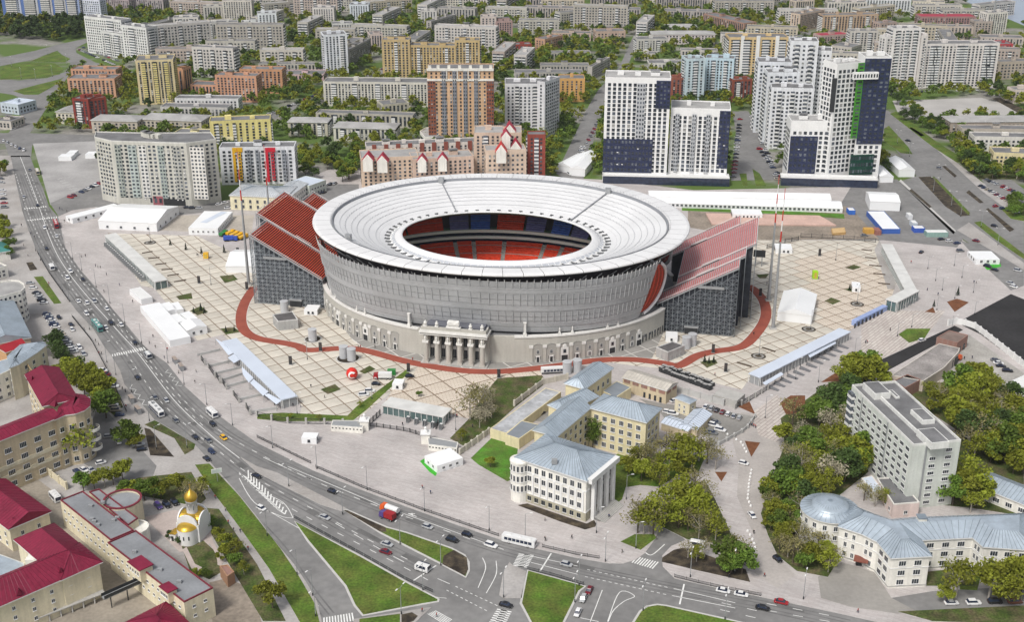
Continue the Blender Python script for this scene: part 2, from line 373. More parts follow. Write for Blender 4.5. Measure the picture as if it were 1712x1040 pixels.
sheet('courtyard', pts('830,585 990,620 1290,650 1600,705 1540,790 1330,905 1250,800 1060,800 980,690', 22), mat('yard_asphalt', (0.25, 0.24, 0.225), 0.92, 0.16, 0.07, fine=0.08), 0.15)
sheet('courtyard', pts('100,730 210,640 300,600 380,560 380,640 250,690 190,740', 22), MATS['yard_asphalt'], 0.15)
sheet('lane', pts('1298,830 1312,790 1330,745 1318,700 1240,690 1220,715 1235,780 1232,830 1262,900 1262,960 1300,985 1330,962 1300,935 1284,900 1270,860 1292,800'), mat('lane_paving', (0.40, 0.37, 0.35), 0.93, 0.12, 0.08, fine=0.08), 0.14)
sheet('striped_walk', pts('1258,690 1300,660 1320,700 1330,730 1310,745 1268,728'), PAVEB, 0.15)
sheet('striped_walk', pts('1440,545 1470,520 1580,520 1560,548 1540,570 1470,602 1440,590'), PAVEB, 0.15)
sheet('fresh_asphalt_yard', pts('1600,540 1690,492 1760,520 1760,640 1712,614 1640,560'), ASPHD, 0.15)
sheet('fresh_asphalt_yard', pts('1380,645 1596,545 1610,552 1470,628 1400,662'), ASPHD, 0.155)
sheet('gravel_yard', pts('1590,600 1620,560 1712,625 1712,650 1640,645 1580,625'), mat('gravel', (0.36, 0.345, 0.32), 0.95, 0.22, 0.1, fine=0.15), 0.155)
# lower left
lay('lawn', GRASS, '326,778 350,776 400,830 430,868 470,920 500,965 526,1010 536,1048 505,1048 450,952 400,882 352,818', None, 0.17)
lay('lawn', GRASSD, '338,850 366,852 430,945 478,1040 440,1040 386,950 345,880', None, 0.17)
lay('lawn', GRASSD, '200,820 230,800 320,790 345,835 330,848 280,838 236,830', None, 0.17)
lay('lawn', GRASSD, '303,912 340,905 362,925 375,955 350,970 318,958', None, 0.18)
lay('lawn', GRASSD, '960,760 1030,730 1300,890 1290,925 1230,960 1160,850', 20, 0.17)
lay('flower_bed', SOIL, '960,780 1000,790 1160,975 1000,965', 20, 0.17)
lay('lawn', GRASSD, '400,300 480,290 760,480 820,640 760,700 640,600 480,420', 20, 0.16)
lay('lawn', GRASS, '225,810 285,805 410,985 360,990', 10, 0.17)
lay('flower_bed', SOIL, '175,715 215,710 250,760 200,768', 10, 0.17)
sheet('prison_yard', pts('60,800 100,830 170,860 230,900 250,990 360,1010 380,1060 -60,1060 -60,800'), mat('prison_yard_dirt', (0.30, 0.265, 0.22), 0.95, 0.2, 0.07, fine=0.12), 0.14)
sheet('rubble_yard', pts('350,975 380,968 420,985 440,1050 356,1050'), DIRT, 0.15)
sheet('church_forecourt', pts('240,866 290,854 345,860 356,905 340,920 300,924 276,900'), PINK, 0.175)
sheet('parking_lot', pts('160,690 180,690 262,780 250,812 200,810 130,770'), ASPH, 0.15)
sheet('parking_lot', pts('62,478 72,474 168,600 190,660 212,700 200,710 165,650 140,600'), SIDE, 0.15)
sheet('courtyard', pts('70,690 92,640 110,655 118,700 92,706'), SOIL, 0.15)
# islands in the roadway
def island(s, c, m, z=0.15):
    q = pts(s, c); sheet('traffic_island', q, KERB, 0.13, -0.1); ctr = W(q); o = ccw(ctr); n = len(o); inn = []
    for i in range(n):
        a, b, d = o[i - 1], o[i], o[(i + 1) % n]; e1 = (b - a).normalized(); e2 = (d - b).normalized()
        nr = Vector((-(e1.y + e2.y), e1.x + e2.x, 0)); nr = nr / max(0.35, nr.length) ; inn.append(b + nr * 0.75)
    sheet('lawn', inn, m, z, 0.05, px=False)
island('245,365 700,600 1000,770 1215,885 1210,905 1100,925 700,1000 640,930 580,800 480,680 330,500', 31, GRASS)
island('570,290 600,288 870,405 1000,440 1300,545 1385,590 1415,640 1415,700 1390,745 1220,655 820,450', 31, GRASS, 0.15)
lay('flower_bed', SOIL, '575,296 600,296 855,410 860,440 820,440', 31, 0.17)
lay('flower_bed', SOIL, '1240,600 1310,560 1395,610 1405,690 1380,732 1232,655', 31, 0.17)
sheet('median_strip', pts('-110,-60 0,2 130,42 600,285 560,300 420,255 0,45', 31), SIDE, 0.14, -0.1, KERB)
island('85,690 480,800 440,835 340,1035 300,1130 150,1130 35,915', 32, GRASS)
island('770,1060 830,965 880,930 950,918 1010,925 1400,1012 1900,1130 760,1130', 32, GRASS)
sheet('traffic_island', pts('640,1020 1160,940 1060,1035 900,1130 650,1130', 31), SIDE, 0.13)
lay('flower_bed', SOIL, '960,990 1030,975 1070,1000 1040,1035 960,1060', 31, 0.16)
lay('lawn', GRASS, '680,1020 950,985 950,1080 680,1130', 31, 0.16)
sheet('traffic_island', pts('1700,660 1680,640 1640,700 1610,860 1640,880 1760,880 1790,700', 31), SIDE, 0.13)

# ------------------------------------------------------------------ painted markings (4 mm sheets)
MK = MB()
def dash(s, c=None, wd=0.25, on=3.0, off=5.0):
    l = smoothline(W(pts(s, c)), 6); run = 0.0; acc = []
    ps = along(l, 0.5)
    i = 0; step = int((on + off) / 0.5); n_on = int(on / 0.5)
    while i + n_on < len(ps):
        ribbon(MK, [ps[i][0], ps[i + n_on // 2][0], ps[i + n_on][0]], wd, None, 0.006, LINE); i += step
def solid(s, c=None, wd=0.25): ribbon(MK, smoothline(W(pts(s, c)), 6), wd, None, 0.006, LINE)
def zebra(s, c, n, wd=0.5):      # a,b = one end line, c,d = other end line of the crossing
    a, b, e, d = W(pts(s, c))
    for i in range(n):
        t = (i + 0.5) / n; k = wd / n
        p = [a.lerp(e, t - k / 2), a.lerp(e, t + k / 2), b.lerp(d, t + k / 2), b.lerp(d, t - k / 2)]
        MK.face([(q.x, q.y, 0.007) for q in p], LINE)
solid('34,262 60,330 86,405 112,452 150,500 196,552 230,590 290,668 350,726 400,766', None, 0.3)
dash('50,290 76,352 98,402 130,452 172,502 214,556 248,600 306,668 364,718 420,752 520,802 640,850 760,893 836,918')
dash('26,290 46,352 70,405 98,452 134,500 178,552 214,596 262,664 312,712 360,750 420,795 520,850 620,905 720,955')
dash('42,290 68,352 92,402 122,452 162,500 206,556 240,598 296,668 352,724')
dash('420,812 500,858 600,910 700,962 740,985'); dash('430,880 470,925 510,985 545,1030', None, 0.25, 6, 6)
solid('200,0 560,150 830,265', 31); solid('440,765 520,802', None); solid('830,265 1000,325 1640,555', 31)
solid('1040,762 1190,662', 31, 0.5); solid('0,255 400,480 700,620 1100,840 1260,880', 31, 0.2)
dash('520,380 850,570 1140,720 1320,800', 31, 0.25, 5, 5); dash('1320,800 1600,930', 31, 0.25, 1, 1.2); dash('1260,825 1560,980', 31, 0.25, 1, 1.2)
solid('1500,610 1520,680 1470,810', 31); solid('1590,630 1590,720 1525,845', 31)
solid('245,580 170,700', 32, 0.5); solid('120,600 420,665', 32); solid('110,640 420,720', 32)
dash('485,688 1030,810', 32, 0.25, 1, 1.2); dash('470,735 1010,855', 32, 0.25, 1, 1.2)
solid('1130,785 1100,920', 32, 0.5); solid('1060,815 1470,910', 32); solid('1050,862 1470,945', 32); dash('1380,910 1712,985', 32); dash('1370,955 1712,1035', 32)
dash('0,915 500,1010', 33); dash('0,960 500,1050', 33)
solid('585,825 505,1035', 32); solid('620,1035 700,840 800,865 730,900 660,960 625,1035', 32); solid('440,1010 560,1035', 32)
solid('865,570 915,590 1000,520', 32, 0.35)
zebra('740,290 745,305 960,240 975,258', 20, 15); zebra('155,350 160,358 310,335 315,342', 10, 10); zebra('175,428 185,435 385,405 380,415', 10, 13)
zebra('775,640 815,600 925,685 965,640', 32, 9); zebra('435,1010 435,1060 640,975 650,1030', 31, 11)
zebra('45,585 0,665 130,590 85,675', 32, 1); zebra('30,580 130,590 -15,665 85,678', 32, 9)
zebra('1600,950 1560,1040 1690,965 1650,1060', 31, 1); zebra('1600,945 1695,965 1540,1045 1650,1060', 31, 7)
zebra('1130,985 1250,1060 1190,960 1300,1020', 31, 6)
for i in range(14):        # chevrons of the painted nose
    t = i / 14; a = P(*pts('-120,50', 31)[0]).lerp(P(*pts('150,300', 31)[0]), t); b = P(*pts('-60,25', 31)[0]).lerp(P(*pts('215,315', 31)[0]), t)
    m_ = P(*pts('-70,70', 31)[0]).lerp(P(*pts('190,325', 31)[0]), t + 0.05)
    ribbon(MK, [a, m_], 0.5, None, 0.006, LINE); ribbon(MK, [m_, b], 0.5, None, 0.0062, LINE)
solid('-120,80 -20,240 150,330 240,345', 31); solid('-120,40 0,155 170,240 240,345', 31)
for s, c in (('1090,395 1120,390 1210,500 1180,510', 20), ('850,500 880,490 990,630 960,640', 20)):
    q = W(pts(s, c)); a0, a1, b1, b0 = q; pr = None
    for i in range(9):
        t = i / 8; p_ = a0.lerp(b0, t) if i % 2 else a1.lerp(b1, t)
        if pr is not None: ribbon(MK, [pr, p_], 0.22, None, 0.006, LINE)
        pr = p_
q = W(pts('1005,315 1060,335', 31)); 
ribbon(MK, [q[0], q[1]], 0.35, None, 0.007, LINE); q2 = W(pts('1005,315 1050,318', 31)); ribbon(MK, [q2[0], q2[1]], 0.35, None, 0.0072, LINE); q2 = W(pts('1030,312 1032,330', 31)); ribbon(MK, [q2[0], q2[1]], 0.35, None, 0.0074, LINE)
WT = mat('tyre_worn_asphalt', (0.15, 0.148, 0.147), 0.85, 0.2, 0.12, fine=0.1); PT = mat('asphalt_patch', (0.13, 0.128, 0.126), 0.9, 0.2, 0.2, fine=0.1)
TK = MB(); rp_ = random.Random(4)
for s in ('50,290 76,352 98,402 130,452 172,502 214,556 248,600 306,668 364,718 420,752 520,802 640,850 760,893 836,918', '26,290 46,352 70,405 98,452 134,500 178,552 214,596 262,664 312,712 360,750 420,795 520,850 620,905 720,955', '42,290 68,352 92,402 122,452 162,500 206,556 240,598 296,668 352,724', '836,918 960,950 1128,985 1282,1015 1420,1046', '430,880 470,925 510,985 545,1030'):
    l = smoothline(W(pts(s)), 6)
    for k, off in enumerate((-2.6, -1.0, 1.0, 2.6)): ribbon(TK, l, 0.55, None, 0.002 + 0.0002 * k, WT, off)
    for p_, d_ in along(l, 23):
        if rp_.random() < 0.5: ribbon(TK, [p_, p_ + d_ * rp_.uniform(3, 12)], rp_.uniform(0.8, 3), None, 0.0035, PT, rp_.uniform(-2, 2))
TK.build('asphalt_wear')['kind'] = 'structure'
o = MK.build('road_markings'); o['kind'] = 'structure'
PL = MB()
for i in range(8):
    a = P(102 + i * 7, 252 + i * 9, 0); 
    ribbon(PL, [P(96 + 4 * i, 300 + i * 3.2), P(104 + 5 * i, 298 + 3.4 * i)], 0.3, None, 0.14, LINE)
o = PL.build('parking_lines'); o['kind'] = 'structure'

# ------------------------------------------------------------------ stadium plaza: slabs over a brown joint bed
SCX, SCY, STH = -6.5, 572.0, R_(-11.8)
SEX = Vector((math.cos(STH), math.sin(STH))); SEY = Vector((-math.sin(STH), math.cos(STH)))
def S(x, y, z=0.0): return Vector((SCX + x * SEX.x + y * SEY.x, SCY + x * SEX.y + y * SEY.y, z))
JOINT = mat('brown_joint', (0.20, 0.145, 0.10), 0.9, 0.12, 0.3)
SLAB = mat('cream_slab', (0.56, 0.522, 0.455), 0.88, 0.12, 0.12, rnd=0.09, fine=0.06)
SLABH = brick_mat('ribbed_slab', (0.62, 0.555, 0.47), (0.66, 0.60, 0.52), (0.40, 0.31, 0.24), 3.0, 0.9, STH, msize=0.12, var=0.06)
SLABG = mat('grey_slab', (0.27, 0.26, 0.245), 0.9, 0.1, 0.15, rnd=0.09, fine=0.06)
PALEJ = mat('pale_joint', (0.62, 0.6, 0.57), 0.9, 0.08, 0.3)
GA = STH + R_(45); GU = Vector((math.cos(GA), math.sin(GA))); GV = Vector((-math.sin(GA), math.cos(GA)))
def plaza(name, poly, slabm, jointm, pitch, gap, z, hole=None, label=None, limit=300, hatch=None):
    q = ccw([Vector(v[:2]) for v in poly]); mb = MB(); mb.prism(q, 0.05, z, jointm); base = struct(name, mb)
    if label: base['label'] = label
    us = [v.dot(GU) for v in q]; vs = [v.dot(GV) for v in q]; cells = []
    for i in range(int(math.floor(min(us) / pitch)), int(math.ceil(max(us) / pitch))):
        for j in range(int(math.floor(min(vs) / pitch)), int(math.ceil(max(vs) / pitch))):
            a0, a1, b0, b1 = i * pitch + gap / 2, (i + 1) * pitch - gap / 2, j * pitch + gap / 2, (j + 1) * pitch - gap / 2
            sq = [GU * a + GV * b for a, b in ((a0, b0), (a1, b0), (a1, b1), (a0, b1))]
            r = clip(q, sq)
            if len(r) < 3 or abs(area2(r)) < 6: continue
            c = sum((Vector(v) for v in r), Vector((0, 0))) / len(r)
            if hole and hole(c): continue
            cells.append((c.y, c, r))
    cells.sort(key=lambda t: t[0]); full = {}
    rest = MB()
    for k, (yy, c, r) in enumerate(cells):
        mm = SLABH if hatch and hatch(c) else slabm
        if k >= limit: rest.prism(r, z, z + 0.02, mm); continue
        mb = MB(); mb.prism([Vector(v) - c for v in r], 0, 0.02, mm)
        mb.build('paving_slab', base, loc=(c.x, c.y, z))
    if rest.f: rest.build('paving_slabs', base, kind='stuff')
    return base
def sloc(c): d = Vector((c.x - SCX, c.y - SCY)); return d.dot(SEX), d.dot(SEY)
def under(c):
    x, y = sloc(c)
    return (x / 84) ** 2 + (y / 67) ** 2 < 1 or (84 < abs(x) < 114 and -18 < y < 45)
ring_px = pts('426,480 410,505 403,530 408,552 430,566 480,575 500,580 515,586 575,583 612,587 680,605 760,619 830,622 910,615 1000,603 1060,602 1110,608 1135,612 1165,596 1195,588 1240,580 1266,556 1280,530 1277,505 1262,486 1250,478')
RING = smoothline(W(ring_px), 6)
plaza('west_plaza', W(pts('180,390 250,392 330,395 425,440 440,395 520,380 545,440 550,500 585,552 690,596 700,614 690,628 600,700 500,697 505,680 430,612 372,560 330,570 258,482 236,478')), SLAB, JOINT, 7.4, 0.48, 0.14, under)
plaza('middle_plaza', W(pts('690,628 700,612 840,622 900,616 906,628 832,633 808,661 784,701 740,690 640,678 655,655')), SLABH, JOINT, 9.5, 0.6, 0.141, under)
plaza('east_plaza', W(pts('1000,604 1040,600 1100,560 1150,520 1150,400 1262,402 1470,402 1500,470 1482,522 1420,552 1250,638 1240,652 1190,640 1100,616 1060,612')), SLAB, JOINT, 7.4, 0.48, 0.142, under, hatch=lambda c: (lambda q: inside(pts('1330,440 1400,415 1470,450 1500,500 1440,560 1390,560 1350,500'), *q))(Q((c.x, c.y, 0))))
# grey apron between the track and the old wall
ap = [S(88 * math.cos(t), 71 * math.sin(t)) for t in [R_(a) for a in range(-165, -14, 5)]]
apo = [P(*q) for q in pts('1105,566 1090,600 1000,602 910,613 830,620 760,617 680,603 612,585 590,570 560,530 545,510')]
plaza('stadium_apron', ap + apo, SLABG, PALEJ, 9.0, 0.45, 0.175, under)
TRK = mat('red_track', (0.29, 0.075, 0.05), 0.85, 0.12, 0.2, fine=0.06)
tr = MB(); ribbon(tr, RING, 5.2, 0.1, 0.215, TRK); ribbon(tr, RING, 0.3, None, 0.219, PALEJ, 2.75); struct('running_path', tr)
for s in ('425,446 432,442 446,446 436,450', '367,462 390,460 398,468 376,474', '294,496 320,490 322,500 300,502', '318,520 336,512 348,522 330,528', '369,550 392,548 402,556 378,560',
          '536,652 560,643 570,652 548,660', '600,622 618,612 628,618 610,626', '1412,448 1428,443 1440,447 1426,452', '1410,484 1440,480 1426,489', '1378,504 1390,498 1406,504 1392,510', '1264,460 1286,458 1280,466 1270,466', '1170,606 1196,602 1200,608 1182,616'):
    lay('planting_bed', GRASSD, s, None, 0.2)
for a, b in (('238,424', '255,421'), ('248,433', '267,431'), ('260,443', '278,441'), ('270,452', '289,450'), ('280,462', '299,459'), ('291,472', '311,469'),
             ('1440,418', '1458,420'), ('1446,431', '1465,433'), ('1453,444', '1474,446'), ('1460,458', '1480,460'), ('1468,474', '1488,476'), ('1232,607', '1256,614'), ('1274,582', '1296,589')):
    lw = MB(); ribbon(lw, W(pts(a) + pts(b)), 1.0, 0.1, 0.5, mat('planter_wood', (0.1, 0.075, 0.055), 0.8)); o = lw.build('planter'); o['kind'] = 'structure'
sheet('plaza_strip', pts('1462,418 1470,402 1500,462 1496,484 1484,484'), SIDE, 0.19)
# ------------------------------------------------------------------ stadium
ST = thing('stadium', 'round football stadium with a white ring roof, grey screen facade and columned old wall', 'stadium', S(0, 0, 0), STH)
MEMB = mat('roof_membrane', (0.65, 0.653, 0.662), 0.6, 0.07, 0.06, fine=0.03)
RIMW = mat('rim_white', (0.70, 0.70, 0.706), 0.5, 0.06, 0.05, fine=0.03, rnd=0.025)
SEAM = mat('membrane_seam', (0.5, 0.51, 0.53), 0.8, 0.05)
REDS = mat('red_seats', (0.62, 0.06, 0.025), 0.6, 0.18, 0.6, fine=0.15)
VIOS = mat('violet_seats', (0.16, 0.15, 0.33), 0.6, 0.2, 0.5)
BLUS = mat('blue_seats', (0.06, 0.13, 0.45), 0.6, 0.2, 0.5)
STEP = mat('stand_concrete', (0.30, 0.29, 0.28), 0.9, 0.12, 0.3)
OLDW = mat('old_wall_stucco', (0.46, 0.445, 0.405), 0.9, 0.06, 0.1, streak=0.06, fine=0.04)
OLDT = mat('old_wall_trim', (0.7, 0.69, 0.665), 0.8, 0.07, 0.3, streak=0.06)
A0, B0 = 92.6, 78.2       # outer roof edge
A1, B1 = 46.6, 36.0       # opening
def ell(t, f, z):         # f = 0 outer edge .. 1 opening
    return Vector((math.cos(t) * (A0 + (A1 - A0) * f), 2.6 - 7.6 * f + math.sin(t) * (B0 + (B1 - B0) * f), z))
def rz(f):                # roof height from rim to opening: it dips towards the middle
    return 44.5 - 9.1 * max(0.0, (f - 0.2) / 0.64)
NS = 128
def ring_surf(prof, m, a0=0.0, a1=2 * math.pi, n=NS, mb=None):   # prof: list of (f, z) or callables
    mb = mb or MB(); k = mb.mi(m); i0 = len(mb.v)
    for f, z in prof:
        for j in range(n + 1): mb.v.append(tuple(ell(a0 + (a1 - a0) * j / n, f, z)))
    for a in range(len(prof) - 1):
        for j in range(n): mb.f.append((i0 + a * (n + 1) + j, i0 + a * (n + 1) + j + 1, i0 + (a + 1) * (n + 1) + j + 1, i0 + (a + 1) * (n + 1) + j)); mb.m.append(k)
    return mb
for j in range(64):
    ring_surf([(0.03, 42.3), (0.004, 42.5), (-0.006, 43.0), (0.002, 43.6), (0.03, 43.95), (0.20, 44.1), (0.213, 43.5)], RIMW, 2 * math.pi * (j + 0.012) / 64, 2 * math.pi * (j + 0.988) / 64, 2).build('rim_panel', ST)
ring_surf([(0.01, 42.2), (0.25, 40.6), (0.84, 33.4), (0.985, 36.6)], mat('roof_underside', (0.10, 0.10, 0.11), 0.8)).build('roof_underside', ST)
ring_surf([(0.212, 43.4), (0.215, 44.3), (0.222, 44.3), (0.235, 42.9)], mat('gutter', (0.22, 0.23, 0.25), 0.5)).build('gutter', ST)
FS = [0.235, 0.36, 0.49, 0.62, 0.74, 0.845]
for i in range(len(FS) - 1):
    ring_surf([(FS[i] + 0.001 * (i > 0), rz(FS[i]) - 0.9), ((FS[i] + FS[i + 1]) / 2, rz((FS[i] + FS[i + 1]) / 2) - 0.75), (FS[i + 1], rz(FS[i + 1]) - 0.9)], MEMB).build('roof_membrane', ST, True)
for i, f in enumerate([0.30, 0.36, 0.43, 0.49, 0.56, 0.62, 0.70]):   # wavy lacing lines
    mb = MB(); n = 640 if i % 3 else 200; k = mb.mi(SEAM); wv = 0.012 if i % 3 else 0.0
    for j in range(n + 1):
        t = 2 * math.pi * j / n; ff = f + wv * (abs(((j / n * 120) % 1) - 0.5) * 2 - 0.5)
        z = rz(ff) - 0.62; mb.v += [tuple(ell(t, ff - 0.0028, z)), tuple(ell(t, ff + 0.0028, z))]
    for j in range(n): mb.f.append((2 * j, 2 * j + 2, 2 * j + 3, 2 * j + 1)); mb.m.append(k)
    mb.build('membrane_seam', ST)
# ring of brackets, glazed band and lip round the opening
BK = mat('bracket_grey', (0.12, 0.125, 0.13), 0.6); BR = MB(); BR.box(-1.5, 1.3, -0.15, 0.15, 0, 0.7, BK); BR.box(0.95, 1.3, -0.9, 0.9, 0, 0.7, BK); BR.box(-2.4, -1.5, -0.8, 0.8, 0, 0.7, WHITE); brm = BR.mesh('roof_bracket')
for j in range(60):
    t = 2 * math.pi * (j + 0.5) / 60; p = ell(t, 0.83, rz(0.83) - 0.7); d = ell(t, 0.7, 0) - ell(t, 0.95, 0)
    link('roof_bracket', brm, ST, p, math.atan2(d.y, d.x))
ring_surf([(0.845, 34.3), (0.86, 35.0), (0.872, 35.2)], RIMW).build('opening_kerb', ST, True)
GB = mat('glazed_band', (0.46, 0.48, 0.52), 0.25, 0.06, 0.2, spec=0.6)
ring_surf([(0.872, 35.2), (0.91, 36.1)], GB).build('glazed_band', ST, True)
gb = MB()
for j in range(96):
    t = 2 * math.pi * j / 96; gb.tube(ell(t, 0.871, 35.25), ell(t, 0.911, 36.25), 0.13, 0.13, FRAMEW, 4, False)
gb.build('glazing_bars', ST, kind='stuff')
ring_surf([(0.91, 36.0), (0.915, 36.3), (0.96, 37.3), (0.985, 37.5), (1.0, 37.4), (1.002, 36.9), (0.985, 36.6)], RIMW).build('opening_lip', ST, True)
# two radial walkways with a cabin at the outer end, railing of the rim, small cameras
for px_, py_ in ((745, 308), (1025, 319), (548, 405)):
    q = P(px_, py_, 43.6); lx = (q.xy - Vector((SCX, SCY))).dot(SEX); ly = (q.xy - Vector((SCX, SCY))).dot(SEY); t = math.atan2(ly / B0, lx / A0)
    mb = MB()
    if px_ > 600: mb.tube(ell(t, 0.24, rz(0.24) - 0.3), ell(t, 0.85, rz(0.85) - 0.3), 0.35, 0.35, mat('walkway_grey', (0.25, 0.26, 0.28)), 4)
    p = ell(t, 0.245, 43.2); mb.box(p.x - 1.4, p.x + 1.4, p.y - 1.0, p.y + 1.0, 42.5, 45.9, GREYM); mb.build('roof_walkway', ST)
rl = MB()
for j in range(220):
    t = 2 * math.pi * j / 220; p = ell(t, 0.195, 44.2); rl.tube(p, p + Vector((0, 0, 1.0)), 0.07, 0.05, GREYM, 4, False)
rl.build('rim_railing', ST, kind='stuff')
# facade screen: leans out upwards, open at both ends where the temporary stands are
SCREEN = mat('facade_screen', (0.40, 0.406, 0.418), 0.45, 0.14, 0.06, metal=0.0, fine=0.06, spec=0.5, rnd=0.06)
SBAR = mat('screen_bar', (0.48, 0.488, 0.5), 0.5, 0.06, 0.5)
SZ = [13.5, 16.5, 19.5, 22.0, 24.6, 28.0, 30.6, 34.0, 37.0, 39.9]
def scr(t, z, o=0.0):
    k = (z - 13.5) / 26.4; a = 84.0 + 3.6 * k ** 0.8 + o; b = 67.0 + 6.4 * k ** 0.8 + o; c_, s_ = math.cos(t), math.sin(t)
    return Vector((a * math.copysign(abs(c_) ** 0.84, c_), b * math.copysign(abs(s_) ** 0.84, s_), z))
def edge(z, lo, hi): return lo + (hi - lo) * (z - 13.5) / 26.4
for s0, s1, nm in ((-157, -23, 'facade_screen'), (23, 157, 'facade_screen')):
    n = 67
    for r in range(len(SZ) - 1):
        mb = MB()
        for j in range(n):
            qs = []
            for jj, zz in ((j, SZ[r]), (j + 1, SZ[r]), (j + 1, SZ[r + 1]), (j, SZ[r + 1])):
                e = (31 - 8 * (zz - 13.5) / 26.4)
                lo_, hi_ = (-180 + e, -e) if s0 < 0 else (e, 180 - e)
                qs.append(scr(R_(lo_ + (hi_ - lo_) * jj / n), zz + (0.05 if zz == SZ[r] else -0.05), 0.04 * (r % 2)))
            mb.face(qs, SCREEN)
        mb.build('screen_band', ST, True)
    bars = MB()
    for j in range(n + 1):
        for r in range(len(SZ) - 1):
            if r in (0, 1) or r == 4 or r == 7: continue
            d_ = 23 + 134 * j / n; e0 = 31 - 8 * (SZ[r] - 13.5) / 26.4
            if not e0 <= d_ <= 180 - e0: continue
            t = R_(d_ - 180 if s0 < 0 else d_); bars.tube(scr(t, SZ[r], 0.3), scr(t, SZ[r + 1], 0.3), 0.17, 0.17, SBAR, 4, False)
    for zz in (14.5, 15.5, 17.5, 18.5, 20.5, 22.5, 25.6, 28.2, 31, 33.8, 36.4, 38.6, 39.8):
        e = 31 - 8 * (zz - 13.5) / 26.4; lo_, hi_ = (-180 + e, -e) if s0 < 0 else (e, 180 - e)
        for j in range(60):
            bars.tube(scr(R_(lo_ + (hi_ - lo_) * j / 60), zz, 0.28), scr(R_(lo_ + (hi_ - lo_) * (j + 1) / 60), zz, 0.28), 0.045, 0.045, SBAR, 3, False)
    for j in range(0, n + 1):
        e = 23; t = R_((-180 + e + (180 - 2 * e) * j / n) if s0 < 0 else (e + (180 - 2 * e) * j / n))
        bars.tube(scr(t, 39.7, 0.3), scr(t, 40.9, 0.5), 0.2, 0.15, FRAMEW, 4)
    bars.build('screen_bars', ST, kind='stuff')
# dark inner shell behind the gap under the rim and the raked end stands seen through the open corners
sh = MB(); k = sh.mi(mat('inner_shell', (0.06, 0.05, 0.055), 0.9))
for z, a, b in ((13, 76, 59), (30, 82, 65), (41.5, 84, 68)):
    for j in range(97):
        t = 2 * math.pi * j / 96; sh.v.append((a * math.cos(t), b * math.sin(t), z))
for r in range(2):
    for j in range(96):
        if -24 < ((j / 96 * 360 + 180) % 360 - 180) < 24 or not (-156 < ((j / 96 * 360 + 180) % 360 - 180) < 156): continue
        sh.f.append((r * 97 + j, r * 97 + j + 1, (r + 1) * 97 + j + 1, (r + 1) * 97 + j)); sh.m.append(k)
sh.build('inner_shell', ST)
tr_ = MB()
for j in range(72):       # roof struts glimpsed in the gap
    t = 2 * math.pi * j / 72; tr_.tube((84 * math.cos(t), 70 * math.sin(t), 36), ell(t, 0.02, 41.0), 0.25, 0.25, GREYM, 4, False)
tr_.build('roof_struts', ST, kind='stuff')
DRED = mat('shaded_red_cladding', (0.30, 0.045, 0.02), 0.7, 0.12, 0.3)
for sg in (-1, 1):
    for half in (-1, 1):
        for r in range(9):        # red ribbed corner panels between screen and end opening
            mb = MB(); z0 = 15 + r * 2.5; z1 = z0 + 2.42
            def ang(z, k): 
                e0 = 31 - 8 * (z - 13.5) / 26.4; tip = e0 - max(0.0, 16 * math.sin(math.pi * min(1, max(0, (z - 13.5) / 25.5)) ** 0.8) ** 0.7)
                return e0 + (tip - e0) * k
            for j in range(8):
                qs = []
                for jj, zz in ((j, z0), (j + 1, z0), (j + 1, z1), (j, z1)):
                    t = R_(half * ang(zz, jj / 8)); p = scr(t, zz, -1.2 - 0.25 * (jj % 2)); qs.append((sg * p.x, p.y, p.z))
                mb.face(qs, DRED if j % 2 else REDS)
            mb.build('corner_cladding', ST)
        mb = MB(); pr = None
        for r in range(25):
            z = 14 + r * 1.0; e0 = 31 - 8 * (z - 13.5) / 26.4; tip = e0 - max(0.0, 16 * math.sin(math.pi * min(1, max(0, (z - 13.5) / 25.5)) ** 0.8) ** 0.7)
            p = scr(R_(half * tip), z, -0.9); p = Vector((sg * p.x, p.y, p.z))
            if pr: mb.tube(pr, p, 0.8, 0.8, RIMW, 5, False)
            pr = p
        mb.build('corner_rim', ST, True)
# seating bowl
def rake(name, pr0, pr1, rows, m, a0, a1, n=24, parent=ST, gap=None):   # stepped tier between two oval profiles (a, b, z)
    mb = MB()
    for r in range(rows):
        f0, f1 = r / rows, (r + 1) / rows; L = lambda f: [pr0[i] + (pr1[i] - pr0[i]) * f for i in range(3)]
        p0, p1 = L(f0), L(f1)
        for j in range(n):
            t0, t1 = a0 + (a1 - a0) * j / n, a0 + (a1 - a0) * (j + 1) / n
            q = lambda p, t, z: (p[0] * math.cos(t), p[1] * math.sin(t), z)
            mb.face([q(p0, t0, p0[2]), q(p0, t1, p0[2]), q(p0, t1, p1[2]), q(p0, t0, p1[2])], m)
            mb.face([q(p0, t0, p1[2]), q(p0, t1, p1[2]), q(p1, t1, p1[2]), q(p1, t0, p1[2])], STEP if r % 4 == 3 else m)
    return mb.build(name, parent)
lowA = (62, 41, 2.0), (76, 57, 12.5)
aisles = [0, 22, 40, 58, 72, 80, 97, 110, 118, 135, 158, 180]
for base in (0, 180):
    for i in range(len(aisles) - 1):
        rake('seat_block', *lowA, 14, REDS, R_(base + aisles[i] + 0.9), R_(base + aisles[i + 1] - 0.9), 6)
        rake('aisle', (61.5, 40.6, 1.8), (75.5, 56.5, 12.2), 14, STEP, R_(base + aisles[i] - 0.9), R_(base + aisles[i] + 0.9), 1)
